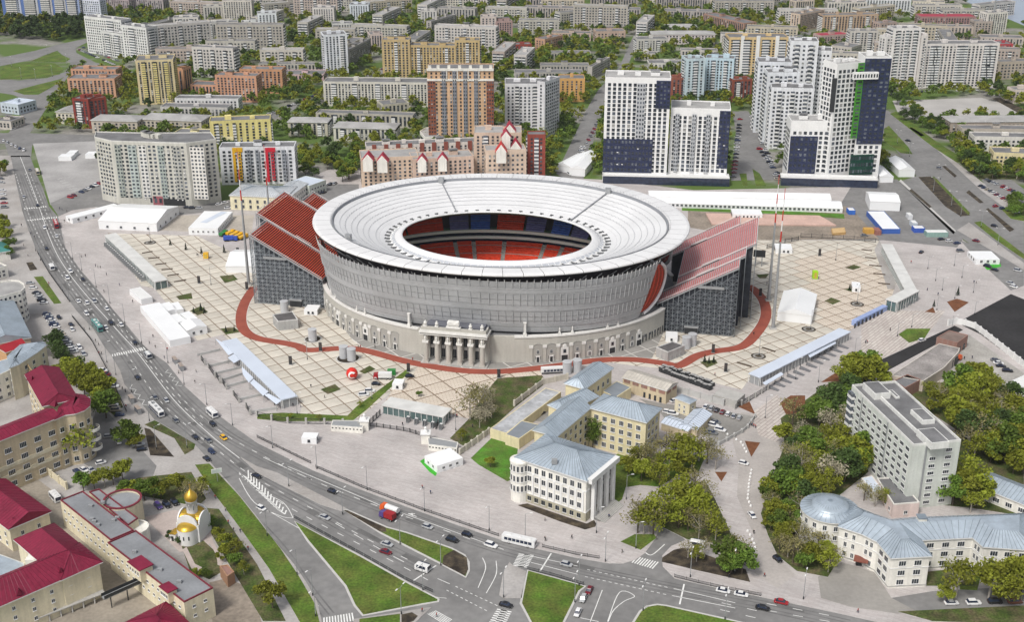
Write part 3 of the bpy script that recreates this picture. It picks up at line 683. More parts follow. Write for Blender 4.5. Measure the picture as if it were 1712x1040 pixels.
for z, a, b in ((14.0, 75.5, 56), (18.2, 73.5, 54)):
    ring_mb = MB()
    for j in range(96):
        t0, t1 = 2 * math.pi * j / 96, 2 * math.pi * (j + 1) / 96
        o_ = [(a * math.cos(t) * k, b * math.sin(t) * k) for t, k in ((t0, 1), (t1, 1), (t1, 1.02), (t0, 1.02))]
        ring_mb.hexa([(x, y, z) for x, y in o_], [(x, y, z + 1.5) for x, y in o_], RIMW)
    ring_mb.build('tier_fascia', ST)
gl = MB()
for j in range(96):
    t0, t1 = 2 * math.pi * j / 96, 2 * math.pi * (j + 1) / 96
    gl.face([(78 * math.cos(t0), 59 * math.sin(t0), 11), (78 * math.cos(t1), 59 * math.sin(t1), 11), (78 * math.cos(t1), 59 * math.sin(t1), 20), (78 * math.cos(t0), 59 * math.sin(t0), 20)], GLASSB)
gl.build('box_glazing', ST)
for base in (0, 180):
    for i, (a, b) in enumerate(((24, 40), (41, 58), (60, 68), (69, 77), (80, 88), (89, 100), (103, 111), (112, 120), (123, 140), (141, 156))):
        m_ = (REDS, REDS, VIOS, BLUS, VIOS, REDS, BLUS, VIOS, REDS, REDS)[i]
        rake('upper_seat_block', (74.5, 55, 19.8), (82, 66, 31), 12, m_, R_(base + a), R_(base + b), 5)
pit = MB(); pit.prism([(74 * math.cos(2 * math.pi * j / 48), 55 * math.sin(2 * math.pi * j / 48)) for j in range(48)], 0.1, 0.3, STEP); pit.build('bowl_floor', ST)
pm = MB(); pm.box(-52.5, 52.5, -34, 34, 0.3, 0.42, GRASSB)
for y in (-34, 34): pm.box(-52.5, 52.5, y - 0.1, y + 0.1, 0.42, 0.43, LINE)
for x in (-52.5, 0, 52.5): pm.box(x - 0.1, x + 0.1, -33.9, 33.9, 0.42, 0.432, LINE)
pm.build('pitch', ST)
# ---- old wall: two storeys of niches, doors, pilasters, statues on top, six column portico
WA, WB = 89.0, 72.0
def ow(deg, o=0.0, z=0.0):
    t = R_(deg); return Vector(((WA + o) * math.cos(t), (WB + o) * math.sin(t), z))
def owframe(deg):
    a, b = ow(deg - 0.3), ow(deg + 0.3); d = (b - a).normalized(); return ow(deg), Vector((d.x, d.y)), Vector((d.y, -d.x))   # pos, along, outward
def wallarc(d0, d1, z0, z1, o0, o1, m, name, step=1.5):
    mb = MB(); n = max(1, int(round((d1 - d0) / step)))
    for j in range(n):
        a, b = d0 + (d1 - d0) * j / n, d0 + (d1 - d0) * (j + 1) / n
        q = [ow(a, o1), ow(b, o1), ow(b, o0), ow(a, o0)]
        mb.hexa([(v.x, v.y, z0) for v in q], [(v.x, v.y, z1) for v in q], m)
    return mb.build(name, ST)
for d0, d1 in ((-162, -104.5), (-75.5, -18), (18, 162)): wallarc(d0, d1, 0, 12.2, -1.6, 0, OLDW, 'old_wall'); wallarc(d0, d1, 12.2, 12.9, -1.8, 0.35, OLDT, 'cornice')
wallarc(-104.5, -75.5, 0, 12.9, -1.6, 0, OLDW, 'old_wall')
wallarc(-162, 162, 12.0, 12.3, -8.5, -1.8, mat('terrace', (0.2, 0.2, 0.21), 0.9), 'terrace', 3)
WIN6 = MB(); WIN6.box(-0.65, 0.65, -0.06, 0, 0, 1.7, FRAMEW)
for i in range(2):
    for j in range(3): WIN6.box(-0.55 + i * 0.58, -0.03 + i * 0.58, -0.09, -0.03, 0.1 + j * 0.53, 0.55 + j * 0.53, GLASS)
win6 = WIN6.mesh('window')
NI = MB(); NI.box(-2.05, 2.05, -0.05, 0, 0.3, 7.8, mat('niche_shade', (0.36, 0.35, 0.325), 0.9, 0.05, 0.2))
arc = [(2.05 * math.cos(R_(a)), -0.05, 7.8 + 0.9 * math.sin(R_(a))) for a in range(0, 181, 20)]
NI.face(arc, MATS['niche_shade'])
ar2 = [(2.3 * math.cos(R_(a)), 7.85 + 1.15 * math.sin(R_(a))) for a in range(0, 181, 20)]
for a, b in zip(ar2, ar2[1:]): NI.tube((a[0], -0.1, a[1]), (b[0], -0.1, b[1]), 0.16, 0.16, MATS['niche_shade'], 4, False)
nim = NI.mesh('niche')
PI_ = MB(); PI_.box(-0.7, 0.7, -0.35, 0, 0, 7.2, OLDW); PI_.box(-0.95, 0.95, -0.5, 0, 7.2, 8.4, OLDT); PI_.box(-0.85, 0.85, -0.45, 0, 0, 0.6, CONC); pim = PI_.mesh('pilaster')
DO = MB(); DO.box(-1.0, 1.0, -0.2, 0, 0, 3.3, OLDT); DO.box(-0.62, 0.62, -0.26, -0.1, 0, 2.7, DARK); DO.box(-1.25, -1.0, -0.22, 0, 1.6, 3.0, DARK); DO.box(1.0, 1.25, -0.22, 0, 1.6, 3.0, DARK); dom = DO.mesh('door')
GT = MB(); GT.box(-1.8, 1.8, -0.2, 0, 0, 6.6, OLDT); GT.box(-1.45, 1.45, -0.26, -0.1, 0, 2.9, DARK); GT.box(-0.65, 0.65, -0.3, -0.1, 4.0, 5.7, GLASS); GT.lathe([(0.001, 8.3), (0.9, 7.9), (1.1, 6.6)], OLDT, 8, sy=0.2); gtm = GT.mesh('gateway')
LW = MB(); LW.box(-0.95, 0.95, -0.15, 0, 0.9, 3.3, OLDT); LW.box(-0.55, 0.55, -0.2, 0, 1.2, 3.0, GLASS); LW.box(-0.05, 0.05, -0.24, 0, 1.2, 3.0, FRAMEW); lwm = LW.mesh('lower_window')
SA = MB(); SA.box(-0.5, 0.5, -0.5, 0.5, 0, 1.0, OLDT); SA.lathe([(0.42, 1.0), (0.3, 1.9), (0.4, 2.6), (0.16, 3.0), (0.2, 3.3), (0.02, 3.6)], OLDT, 8); sam = SA.mesh('statue')
OB = MB(); OB.box(-0.8, 0.8, -0.8, 0.8, 0, 1.3, OLDT); OB.box(-0.5, 0.5, -0.5, 0.5, 1.3, 6.0, OLDT); OB.box(-0.7, 0.7, -0.7, 0.7, 6.0, 6.5, OLDT); obm = OB.mesh('finial_column')
def put(me, nm, deg, o=0.0, z=0.0):
    p, d, nrm = owframe(deg); p = ow(deg, o, z); link(nm, me, ST, p, math.atan2(d.y, d.x))
nb = [(-149 + i * 4.05) for i in range(10)] + [(-68.6 + i * 4.05) for i in range(9)]
for i, d in enumerate(nb):
    k = i % 10 if d < -90 else (i - 10) % 9
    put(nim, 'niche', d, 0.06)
    if d < -90: kind = (0, 1, 2, 1, 0, 1, 2, 1, 1, 1)[k]
    else: kind = (1, 1, 2, 1, 0, 1, 2, 1, 0)[k]
    if kind == 2: put(gtm, 'gateway', d, 0.1)
    elif kind == 1: put(dom, 'door', d, 0.1); put(win6, 'window', d, 0.12, 4.3)
    else: put(lwm, 'window', d, 0.1); put(win6, 'window', d, 0.12, 4.3)
    put(pim, 'pilaster', d - 2.02, 0.02)
for d in (-147, -143, -129, -125, -62, -58, -46, -42): put(sam, 'statue', d, -0.5, 12.9)
for d in (-107.6, -72.4): put(obm, 'finial_column', d, -0.7, 12.9)
for d in (-152.5, -155, -30, -27, -24.5, -22): put(win6, 'window', d, 0.03, 3.0)
for d in (-158, -33): put(gtm, 'gateway', d, 0.05)
# plainer stretch towards the right end: tall slots
SLT = MB(); SLT.box(-0.35, 0.35, -0.1, 0, 1.0, 4.4, GLASS); slm = SLT.mesh('slot_window')
for i in range(8): put(slm, 'slot_window', -31 + i * 1.7, 0.05)
# portico
ST0 = ST; ST = link('portico', None, ST0, (-3.5, 0.6, 0)); fy = -78.0; by = -72.9
pf = MB(); pf.box(-15.2, 15.2, fy - 1.4, by + 2, 0.1, 0.75, CONC); pf.build('portico_floor', ST)
en = MB(); en.box(-15.0, 15.0, fy - 1.1, by + 1, 14.4, 16.2, OLDW); en.box(-15.6, 15.6, fy - 1.8, by + 1, 15.3, 15.9, OLDT); en.box(-15.4, 15.4, fy - 1.5, by + 1, 14.3, 14.6, OLDT)
en.box(-14.8, 14.8, fy - 0.8, fy, 16.2, 18.0, OLDW); en.box(-15.1, 15.1, fy - 1.2, fy + 0.3, 16.0, 16.4, OLDT); en.box(-14.8, -14.2, fy, by, 16.2, 17.6, OLDW); en.box(14.2, 14.8, fy, by, 16.2, 17.6, OLDW); en.build('entablature', ST)
pt = MB(); pt.box(-14.2, 14.2, fy, by + 6, 16.2, 16.5, mat('portico_roof', (0.14, 0.145, 0.17), 0.8, 0.2, 0.2)); pt.box(-13, 13, by - 2, by + 4, 16.5, 17.4, MATS['portico_roof']); pt.build('portico_roof', ST)
CO = MB(); CO.box(-1.2, 1.2, -1.2, 1.2, 0.7, 1.5, OLDW); CO.lathe([(1.15, 1.5), (1.1, 10.0), (1.05, 10.2)], OLDW, 12); CO.box(-1.35, 1.35, -1.3, 1.3, 10.2, 11.2, OLDT); CO.box(-0.95, 0.95, -0.75, 1.1, 11.2, 14.3, OLDW)
com = CO.mesh('column')
FG = MB(); FG.lathe([(0.42, 11.2), (0.38, 12.2), (0.5, 13.0), (0.2, 13.4), (0.26, 13.7), (0.02, 14.1)], OLDT, 8, c=(0, -1.0)); fgm = FG.mesh('column_statue')
PWI = MB(); PWI.box(-0.9, 0.9, -0.1, 0, 1.0, 11.5, OLDT)
for z in (1.2, 7.0):
    for i in (0, 1):
        PWI.box(-0.75 + i * 0.8, -0.05 + i * 0.8, -0.16, 0, z, z + (4.2 if z < 5 else 4.2), GLASS)
pwm = PWI.mesh('portico_window')
for i in range(6):
    x = -12.9 + i * 5.16; c_ = link('column', com, ST, (x, fy, 0)); link('statue', fgm, ST, (x, fy, 0))
    if i < 5:
        mx = x + 2.58
        arcb = MB()
        for a in range(0, 180, 20):
            p, q_ = [(1.75 * math.cos(R_(t)), 13.0 + 1.2 * math.sin(R_(t))) for t in (a, a + 20)]
            arcb.face([(mx + p[0], fy - 0.7, p[1]), (mx + q_[0], fy - 0.7, q_[1]), (mx + q_[0], fy - 0.7, 14.4), (mx + p[0], fy - 0.7, 14.4)], OLDW)
        arcb.build('arch', ST); link('window', pwm, ST, (mx - 1, by - 0.05, 0)); link('window', pwm, ST, (mx + 1, by - 0.05, 0))
        PB = MB(); PB.box(mx - 0.0 - 2.58 - 0.6, mx - 2.58 + 0.6, by - 1.2, by, 0.7, 14.4, OLDW); PB.build('pier', ST)
bw = MB(); bw.box(-15, 15, by, by + 1, 0.7, 14.4, OLDW); bw.build('portico_wall', ST)
for x in (-12.9, -7.7, 7.7, 12.9):
    v = MB(); v.box(x - 0.8, x + 0.8, fy - 0.9, fy + 0.7, 18.0, 18.5, OLDT); v.lathe([(0.3, 18.5), (0.75, 19.1), (0.8, 19.8), (0.35, 20.0), (0.5, 20.5), (0.05, 20.8)], OLDT, 8, c=(x, fy - 0.1)); v.build('vase', ST)
em = MB(); em.box(-3.3, 3.3, fy - 1.1, fy + 0.9, 18.0, 18.7, OLDT); em.box(-2.4, 2.4, fy - 0.6, fy + 0.4, 18.7, 21.6, OLDT)
for i in range(9): em.lathe([(0.05, 18.9), (0.6, 19.6), (0.7, 20.6 + 0.6 * math.sin(i)), (0.05, 21.9)], OLDT, 6, c=(-2.2 + i * 0.55, fy - 0.5))
em.build('coat_of_arms', ST)
ST = ST0
# ------------------------------------------------------------------ temporary end stands on scaffolding
SCAF = mat('scaffold_steel', (0.34, 0.37, 0.40), 0.4, 0.1, 0.5, metal=0.5)
SCAFD = mat('scaffold_shade', (0.055, 0.062, 0.075), 0.9, 0.3, 0.3)
STRED = mat('stand_red', (0.66, 0.10, 0.05), 0.6, 0.15, 0.5, rnd=0.08)
STPINK = mat('stand_pale_red', (0.52, 0.12, 0.125), 0.6, 0.12, 0.5, rnd=0.08)
STTRD = mat('stand_tread', (0.07, 0.035, 0.032), 0.8, 0.1); STTRP = mat('stand_tread_pale', (0.62, 0.52, 0.52), 0.7, 0.08)
def grandstand(sg, secs, mseat, mtread, label, xl=83.0, zl=15.5):
    T = thing('temporary_grandstand', label, 'grandstand', S(0, 0, 0), STH, 'scaffold end stands of the stadium')
    k = 0.56; zz = lambda x: zl + (x - xl) * k
    for (y0, y1, x0, x1) in secs:
        n = int((x1 - x0) / 0.95)
        row = MB(); row.box(-0.2, 0.2, y0 + 0.15, y1 - 0.15, 0.0, 0.24, mseat); rowm = row.mesh('seat_row')
        trd = MB(); trd.box(-0.42, 0.38, y0, y1, -0.25, -0.05, mtread); trdm = trd.mesh('tread')
        for i in range(n):
            x = x0 + (i + 0.5) * (x1 - x0) / n
            link('seat_row', rowm, T, (sg * x, 0, zz(x))); link('tread', trdm, T, (sg * x, 0, zz(x)))
        rail = MB()
        for y in (y0, y1): rail.tube((sg * x0, y, zz(x0) + 1.0), (sg * x1, y, zz(x1) + 1.0), 0.12, 0.12, FRAMEW, 4); rail.hexa([(sg * x0, y - 0.3, zz(x0) - 0.6), (sg * x1, y - 0.3, zz(x1) - 0.6), (sg * x1, y + 0.3, zz(x1) - 0.6), (sg * x0, y + 0.3, zz(x0) - 0.6)], [(sg * x0, y - 0.3, zz(x0) + 0.25), (sg * x1, y - 0.3, zz(x1) + 0.25), (sg * x1, y + 0.3, zz(x1) + 0.25), (sg * x0, y + 0.3, zz(x0) + 0.25)], GREYM)
        rail.tube((sg * x1, y0, zz(x1) + 1.4), (sg * x1, y1, zz(x1) + 1.4), 0.12, 0.12, FRAMEW, 4)
        for j in range(int(y1 - y0) // 2 + 1): rail.tube((sg * x1, y0 + j * 2, zz(x1) - 0.3), (sg * x1, y0 + j * 2, zz(x1) + 1.4), 0.06, 0.06, GREYM, 3, False)
        for x in (x0, x1): rail.hexa([(sg * x - 0.2, y0, zz(x) - 1.0), (sg * x + 0.2, y0, zz(x) - 1.0), (sg * x + 0.2, y1, zz(x) - 1.0), (sg * x - 0.2, y1, zz(x) - 1.0)], [(sg * x - 0.2, y0, zz(x) + 0.1), (sg * x + 0.2, y0, zz(x) + 0.1), (sg * x + 0.2, y1, zz(x) + 0.1), (sg * x - 0.2, y1, zz(x) + 0.1)], GREYM)
        rail.build('side_rail', T)
        vm = MB()                                    # vomitory with its rails
        for q in range(1):
            xm = x0 + (x1 - x0) * 0.5; vm.box(sg * xm - 3.4, sg * xm + 3.4, y0 - 0.7, y0 + 0.9, zz(xm) - 1.6, zz(xm) + 1.6, DARK) if y0 > -12 else None
        if vm.f:
            xm = x0 + (x1 - x0) * 0.42
            vm = MB(); vm.hexa([(sg * (xm - 4), y0 - 0.6, zz(xm - 4) - 0.2), (sg * (xm + 4), y0 - 0.6, zz(xm + 4) - 0.2), (sg * (xm + 4), y0 + 0.8, zz(xm + 4) - 0.2), (sg * (xm - 4), y0 + 0.8, zz(xm - 4) - 0.2)], [(sg * (xm - 4), y0 - 0.6, zz(xm - 4) + 0.65), (sg * (xm + 4), y0 - 0.6, zz(xm + 4) + 0.65), (sg * (xm + 4), y0 + 0.8, zz(xm + 4) + 0.65), (sg * (xm - 4), y0 + 0.8, zz(xm - 4) + 0.65)], DARK)
            for y in (y0 - 0.7, y0 + 0.9): vm.tube((sg * (xm - 4), y, zz(xm - 4) + 1.3), (sg * (xm + 4), y, zz(xm + 4) + 1.3), 0.14, 0.14, FRAMEW, 4)
            vm.build('stair_opening', T)
    # scaffold lattice on the outer faces and a solid block behind it, coloured dark for the shade inside
    ylo = min(s[0] for s in secs); yhi = max(s[1] for s in secs)
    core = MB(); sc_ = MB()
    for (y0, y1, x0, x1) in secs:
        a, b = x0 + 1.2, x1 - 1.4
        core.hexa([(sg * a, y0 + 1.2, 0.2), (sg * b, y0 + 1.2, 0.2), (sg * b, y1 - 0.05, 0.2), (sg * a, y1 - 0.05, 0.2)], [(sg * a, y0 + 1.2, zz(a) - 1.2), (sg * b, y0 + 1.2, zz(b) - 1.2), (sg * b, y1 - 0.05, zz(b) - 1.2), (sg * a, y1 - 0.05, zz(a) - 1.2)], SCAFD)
    core.build('scaffold_shade_core', T)
    def lattice(p0, p1, h0, h1, depth):     # vertical bay grid between two ground points
        L = (Vector(p1) - Vector(p0)).length; n = max(2, int(L / 2.4)); d = (Vector(p1) - Vector(p0)) / n
        for i in range(n + 1):
            q = Vector(p0) + d * i; h = h0 + (h1 - h0) * i / n
            sc_.tube((q.x, q.y, 0.2), (q.x, q.y, h), 0.16, 0.16, SCAF, 4, False)
            if i < n:
                q2 = Vector(p0) + d * (i + 1); hh = min(h, h0 + (h1 - h0) * (i + 1) / n); m = int(hh / 2.0)
                for j in range(m):
                    z = 0.5 + j * 2.0
                    sc_.tube((q.x, q.y, z), (q2.x, q2.y, z), 0.1, 0.1, SCAF, 3, False)
                    a, b = (z, z + 2.0) if (i + j) % 2 else (z + 2.0, z)
                    if b <= hh and a <= hh: sc_.tube((q.x, q.y, a), (q2.x, q2.y, b), 0.09, 0.09, SCAF, 3, False)
    y0, y1, x0, x1 = secs[0]
    for dy in (0.0, 1.0): lattice((sg * x0, y0 + dy), (sg * x1, y0 + dy), zz(x0) - 0.8, zz(x1) - 0.8, 0)
    for (a0, a1, b0, b1) in secs: lattice((sg * b1, a0), (sg * b1, a1), zz(b1) - 0.8, zz(b1) - 0.8, 0)
    lattice((sg * x0, y0), (sg * x0, y0 + 14), zz(x0) - 0.8, zz(x0) - 0.8, 0)
    yb0, yb1, xb0, xb1 = secs[-1]; lattice((sg * xb0, yb1), (sg * xb1, yb1), zz(xb0) - 0.8, zz(xb1) - 0.8, 0)
    sc_.build('scaffold_frame', T, kind='stuff')
    gt = MB(); xm = x0 + (x1 - x0) * (0.45 if sg > 0 else 0.4); gt.box(sg * xm - 3, sg * xm + 3, y0 - 0.6, y0 + 0.4, 0.2, 3.4, DARK); gt.box(sg * xm - 3.4, sg * xm + 3.4, y0 - 0.9, y0 + 0.3, 3.4, 4.2, GREYM); gt.build('gateway', T)
    ts = MB(); xm = x1 - 12 if sg > 0 else x0 + 24; zc = zz(xm) - 4.5; ts.box(sg * xm - 6, sg * xm + 6, y0 - 0.35, y0 - 0.1, zc, zc + 1.3, GREYM); ts.build('ledger_beam', T)
    return T
grandstand(-1, [(-27, -4.4, 83, 119.5), (-3.6, 35, 83, 125.5), (35.8, 53, 83, 116)], STRED, STTRD, 'temporary scaffold grandstand with dark red rows left of the stadium')
grandstand(1, [(-21, -9, 81, 117.5), (-8.2, 2.5, 88.5, 120), (3.2, 44, 88.5, 124.5), (44.8, 61, 81, 115.5)], STPINK, STTRP, 'temporary scaffold grandstand with pale red rows right of the stadium')
# ------------------------------------------------------------------ building kit
def rect3(A, B, C, h):
    a, b, c = P(*A, h), P(*B, h), P(*C, h); u = (b - a).xy.normalized(); n = Vector((-u.y, u.x)); w_ = (c - a).xy.dot(n)
    q = [a.xy, b.xy, b.xy + n * w_, a.xy + n * w_]
    return ccw(q)
def polyz(s, h, c=None): return ccw([P(a, b, h).xy for a, b in pts(s, c)])
def facing(a, b):
    d = b - a; nrm = Vector((d.y, -d.x)); m = (a + b) / 2; return nrm.dot(-m) > 0
WM = {}
def winmesh(w, h, fr, mull=2, gl=None, sill=True):
    k = (round(w, 2), round(h, 2), fr.name, mull, gl.name if gl else '')
    if k not in WM:
        mb = MB(); mb.box(-w / 2, w / 2, -0.10, 0, 0, h, fr); t = 0.12
        pw = (w - t * (mull + 1)) / mull
        for i in range(mull): x = -w / 2 + t + i * (pw + t); mb.box(x, x + pw, -0.13, -0.02, t, h - t, gl or GLASS)
        if sill: mb.box(-w / 2 - 0.1, w / 2 + 0.1, -0.28, 0, -0.12, 0, fr)
        WM[k] = mb.mesh('window')
    return WM[k]
GL2 = mat('window_glass_pale', (0.11, 0.125, 0.15), 0.15, 0.4, 0.9, spec=0.6)
GL3 = mat('window_curtain', (0.30, 0.30, 0.29), 0.4, 0.3, 0.9)
RNG = random.Random(11)
def wins(root, o, a, b, z0, dz, nf, nc, w=1.5, h=1.6, fr=FRAMEW, indiv=True, mb=None, mull=2, m0=1.2, m1=1.2, skip=None, gl=None, off=0.02):
    d = b - a; L = d.length; u = d / L; ang = math.atan2(u.y, u.x); nr = Vector((u.y, -u.x))
    if nc <= 0: return
    st = (L - m0 - m1) / nc
    for i in range(nc):
        x = m0 + st * (i + 0.5); p = a + u * x + nr * off - o
        for f in range(nf):
            if skip and skip(i, f): continue
            z = z0 + f * dz
            if indiv: link('window', winmesh(w, h, fr, mull, gl), root, (p.x, p.y, z), ang)
            else:
                r = RNG.random(); g = gl or (GLASS if r < 0.72 else GL2 if r < 0.92 else GL3)
                q0 = p - u * (w / 2); mb.obox(q0, u, nr, 0, w, -0.05, 0.09, z, z + h, g)
                if r > 0.93: mb.obox(q0, u, nr, w * 0.2, w * 0.75, 0.02, 0.45, z - 0.75, z - 0.2, FRAMEW)
def seams(mb, e0, e1, t0, t1, m, step=1.5, r=0.1):   # ribs from eave line e0-e1 up to ridge line t0-t1
    n = max(2, int((e1 - e0).length / step))
    for i in range(n + 1):
        f = i / n; a = e0.lerp(e1, f) + Vector((0, 0, 0.03)); b = t0.lerp(t1, f) + Vector((0, 0, 0.03)); mb.tube(a, b, r, r, m, 3, False)
def roof_hip(root, q, h, rise, over, m, hip=1.0, seam=None, ridge=None, fascia=FRAMEW):
    c = sum(q, Vector((0, 0))) / 4; e = []
    u = (q[1] - q[0]).normalized(); v = (q[3] - q[0]).normalized(); L0 = (q[1] - q[0]).length; L1 = (q[3] - q[0]).length
    ex = [q[0] - u * over - v * over, q[1] + u * over - v * over, q[2] + u * over + v * over, q[3] - u * over + v * over]
    if (ridge == 1) or (ridge is None and L1 > L0): ex = [ex[1], ex[2], ex[3], ex[0]]; L0, L1 = L1, L0; u, v = v, -u
    E3 = [Vector((p.x, p.y, h)) for p in ex]; hw = L1 / 2 + over; ins = hip * hw
    r0 = (ex[0] + ex[3]) / 2 + u * ins; r1 = (ex[1] + ex[2]) / 2 - u * ins
    T0 = Vector((r0.x, r0.y, h + rise)); T1 = Vector((r1.x, r1.y, h + rise)); mb = MB()
    mb.hexa([(p.x, p.y, h - 0.35) for p in ex], [(p.x, p.y, h) for p in ex], fascia)
    for f in ([E3[0], E3[1], T1, T0], [E3[2], E3[3], T0, T1], [E3[1], E3[2], T1], [E3[3], E3[0], T0]): mb.face([p + Vector((0, 0, 0.02)) for p in f], m)
    rf = mb.build('roof', root, loc=-root.location)
    if seam:
        s = MB(); seams(s, E3[0], E3[1], T0, T1, seam); seams(s, E3[3], E3[2], T0, T1, seam)
        if hip > 0.01: seams(s, E3[1], E3[2], T1, T1, seam, 2.0); seams(s, E3[0], E3[3], T0, T0, seam, 2.0)
        s.tube(T0, T1, 0.12, 0.12, seam, 4); s.build('roof_seams', rf, kind='stuff')
    return rf
def inset(q, d):
    n = len(q); o = []
    for i in range(n):
        a, b, c = q[i - 1], q[i], q[(i + 1) % n]; e1 = (b - a).normalized(); e2 = (c - b).normalized(); n1 = Vector((-e1.y, e1.x)); n2 = Vector((-e2.y, e2.x))
        s = n1 + n2; k = s.length_squared; s = s * (2 / max(k, 0.6)) if k > 1e-6 else n1; o.append(b + s * d)
    return o
def roof_cap(root, q, h, rise, over, m, ins, seam=None, fascia=FRAMEW):
    ex = inset(q, -over); t = inset(q, ins); mb = MB(); n = len(q)
    mb.prism(ex, h - 0.35, h, fascia)
    for i in range(n): j = (i + 1) % n; mb.face([(*ex[i], h + 0.02), (*ex[j], h + 0.02), (*t[j], h + rise), (*t[i], h + rise)], m)
    mb.face([(*p, h + rise) for p in t], m); rf = mb.build('roof', root, loc=-root.location)
    if seam:
        s = MB()
        for i in range(n): j = (i + 1) % n; seams(s, Vector((*ex[i], h)), Vector((*ex[j], h)), Vector((*t[i], h + rise)), Vector((*t[j], h + rise)), seam)
        s.build('roof_seams', rf, kind='stuff')
    return rf
def roof_flat(root, q, h, m, par, ph=0.7, pw=0.35, clutter=0, cm=None):
    mb = MB(); i = inset(q, pw); n = len(q)
    for k in range(n):
        j = (k + 1) % n; mb.hexa([(*q[k], h), (*q[j], h), (*i[j], h), (*i[k], h)], [(*q[k], h + ph), (*q[j], h + ph), (*i[j], h + ph), (*i[k], h + ph)], par)
    mb.build('parapet', root, loc=-root.location)
    mb = MB(); mb.face([(*p, h + 0.05) for p in i], m); rf = mb.build('roof', root, loc=-root.location)
    c = sum(q, Vector((0, 0))) / n; u = (q[1] - q[0]).normalized(); v = Vector((-u.y, u.x))
    if clutter:
        for k in range(clutter):
            f = (k + 0.5) / clutter; L = max((q[1] - q[0]).length, (q[-1] - q[0]).length); ax = u if (q[1] - q[0]).length >= (q[-1] - q[0]).length else v
            p = c + ax * ((f - 0.5) * L * 0.8) + (v if ax is u else u) * RNG.uniform(-1, 1); s = RNG.uniform(1.3, 3.2)
            bx = MB(); bx.obox(p, u, v, -s, s, -s * 0.7, s * 0.7, h, h + RNG.uniform(1.6, 3.2), cm or CONC); bx.obox(p, u, v, -s - 0.2, s + 0.2, -s * 0.7 - 0.2, s * 0.7 + 0.2, h + 3.21, h + 3.4, ROOFG) if s > 2.6 else None
            bx.build('roof_hut', rf, loc=(0, 0, 0))
    return rf
def body(root, q, h, m, z0=0.0, name='wall', plinth=None, bands=()):
    mb = MB(); mb.prism(q, z0, h, m); o = mb.build(name, root, loc=-root.location)
    if plinth:
        b = MB(); b.prism(inset(q, -0.12), 0, plinth[0], plinth[1]); b.build('plinth', root, loc=-root.location)
    for z, t, m2 in bands:
        b = MB(); b.prism(inset(q, -0.15), z, z + t, m2); b.build('cornice', root, loc=-root.location)
    return o
def edges(q): return [(q[i], q[(i + 1) % len(q)]) for i in range(len(q))]
def bld(name, label, q, h, wall, cat='building', roof='flat', rm=None, par=None, floors=0, sp=3.2, win=(1.5, 1.6), z0=1.2, dz=None, indiv=False, fr=FRAMEW, mull=2, hidden=True,
        plinth=None, bands=(), clutter=0, rise=3.0, over=0.5, hip=1.0, seam=None, bal=(), balm=None, group=None, ridge=None, ins=4.0, gl=None, ph=0.7, m0=1.2, balw=3.2, root=None, skip=None, top=0.6):
    c = sum(q, Vector((0, 0))) / len(q)
    if root is None: root = thing(name, label, cat, (c.x, c.y, 0), 0, group)
    o = Vector((root.location.x, root.location.y)); body(root, q, h, wall, 0.0, 'wall', plinth, bands)
    L = root
    if roof == 'flat': roof_flat(root, q, h, rm or ROOFG, par or wall, ph, clutter=clutter, cm=wall)
    elif roof in ('hip', 'gable'):
        r = roof_hip(root, q, h + 0.35, rise, over, rm, hip if roof == 'hip' else 0.0, seam, ridge)
    elif roof == 'cap': roof_cap(root, q, h + 0.35, rise, over, rm, ins, seam)
    if floors:
        dz = dz or (h - z0 - top) / floors; mb = MB(); bm = MB()
        for k, (a, b) in enumerate(edges(q)):
            f = facing(a, b)
            if not f and not hidden: continue
            Ln = (b - a).length; nc = int((Ln - 2 * m0 * 0.7) / sp)
            wins(root, o, a, b, z0, dz, floors, nc, win[0], win[1], fr, indiv and f, mb, mull, m0, m0, skip, gl)
            if f and bal:
                u = (b - a).normalized(); nr = Vector((u.y, -u.x))
                for t in (bal if not isinstance(bal, dict) else bal.get(k, ())):
                    p = a + u * (Ln * t) - o
                    for fl in range(floors):
                        z = z0 + fl * dz - 0.5
                        bm.obox(p, u, nr, -balw / 2, balw / 2, 0.06, 1.05, z - 0.1, z + 1.05, balm or FRAMEW); bm.obox(p, u, nr, -balw / 2 + 0.1, balw / 2 - 0.1, 0.05, 0.95, z + 1.06, z + 2.3, GL2 if RNG.random() < 0.6 else GLASS)
        if mb.f: mb.build('windows', root, kind='stuff')
        if bm.f: bm.build('balconies', root, kind='stuff')
    return root
MAROON = mat('maroon_metal', (0.20, 0.012, 0.04), 0.55, 0.16, 0.15, spec=0.35, streak=0.18, fine=0.06); MAROOND = mat('maroon_seam', (0.16, 0.01, 0.035), 0.5)
BLUER = mat('zinc_roof', (0.42, 0.485, 0.55), 0.4, 0.14, 0.18, metal=0.3, streak=0.1); BLUES = mat('zinc_seam', (0.2, 0.24, 0.28), 0.5)
CREAM = wallm('eadfc0'); IVORY = wallm('f2efe6'); PALEY = wallm('ecdfb4'); BEIGE = wallm('d8c7a6'); PINKW = wallm('e6d2cb'); GREYW = wallm('d3d4cf')
MARP = mat('maroon_parapet', (0.19, 0.03, 0.045), 0.6, 0.12, 0.3)
BRICK = brick_mat('red_brick', (0.30, 0.095, 0.055), (0.24, 0.075, 0.05), (0.3, 0.2, 0.17), 0.5, 0.16)
TENT = mat('tent_pvc', (0.80, 0.81, 0.82), 0.4, 0.03, 0.1)
PAVR = mat('pavilion_roof', (0.62, 0.68, 0.78), 0.35, 0.05, 0.1, metal=0.1)
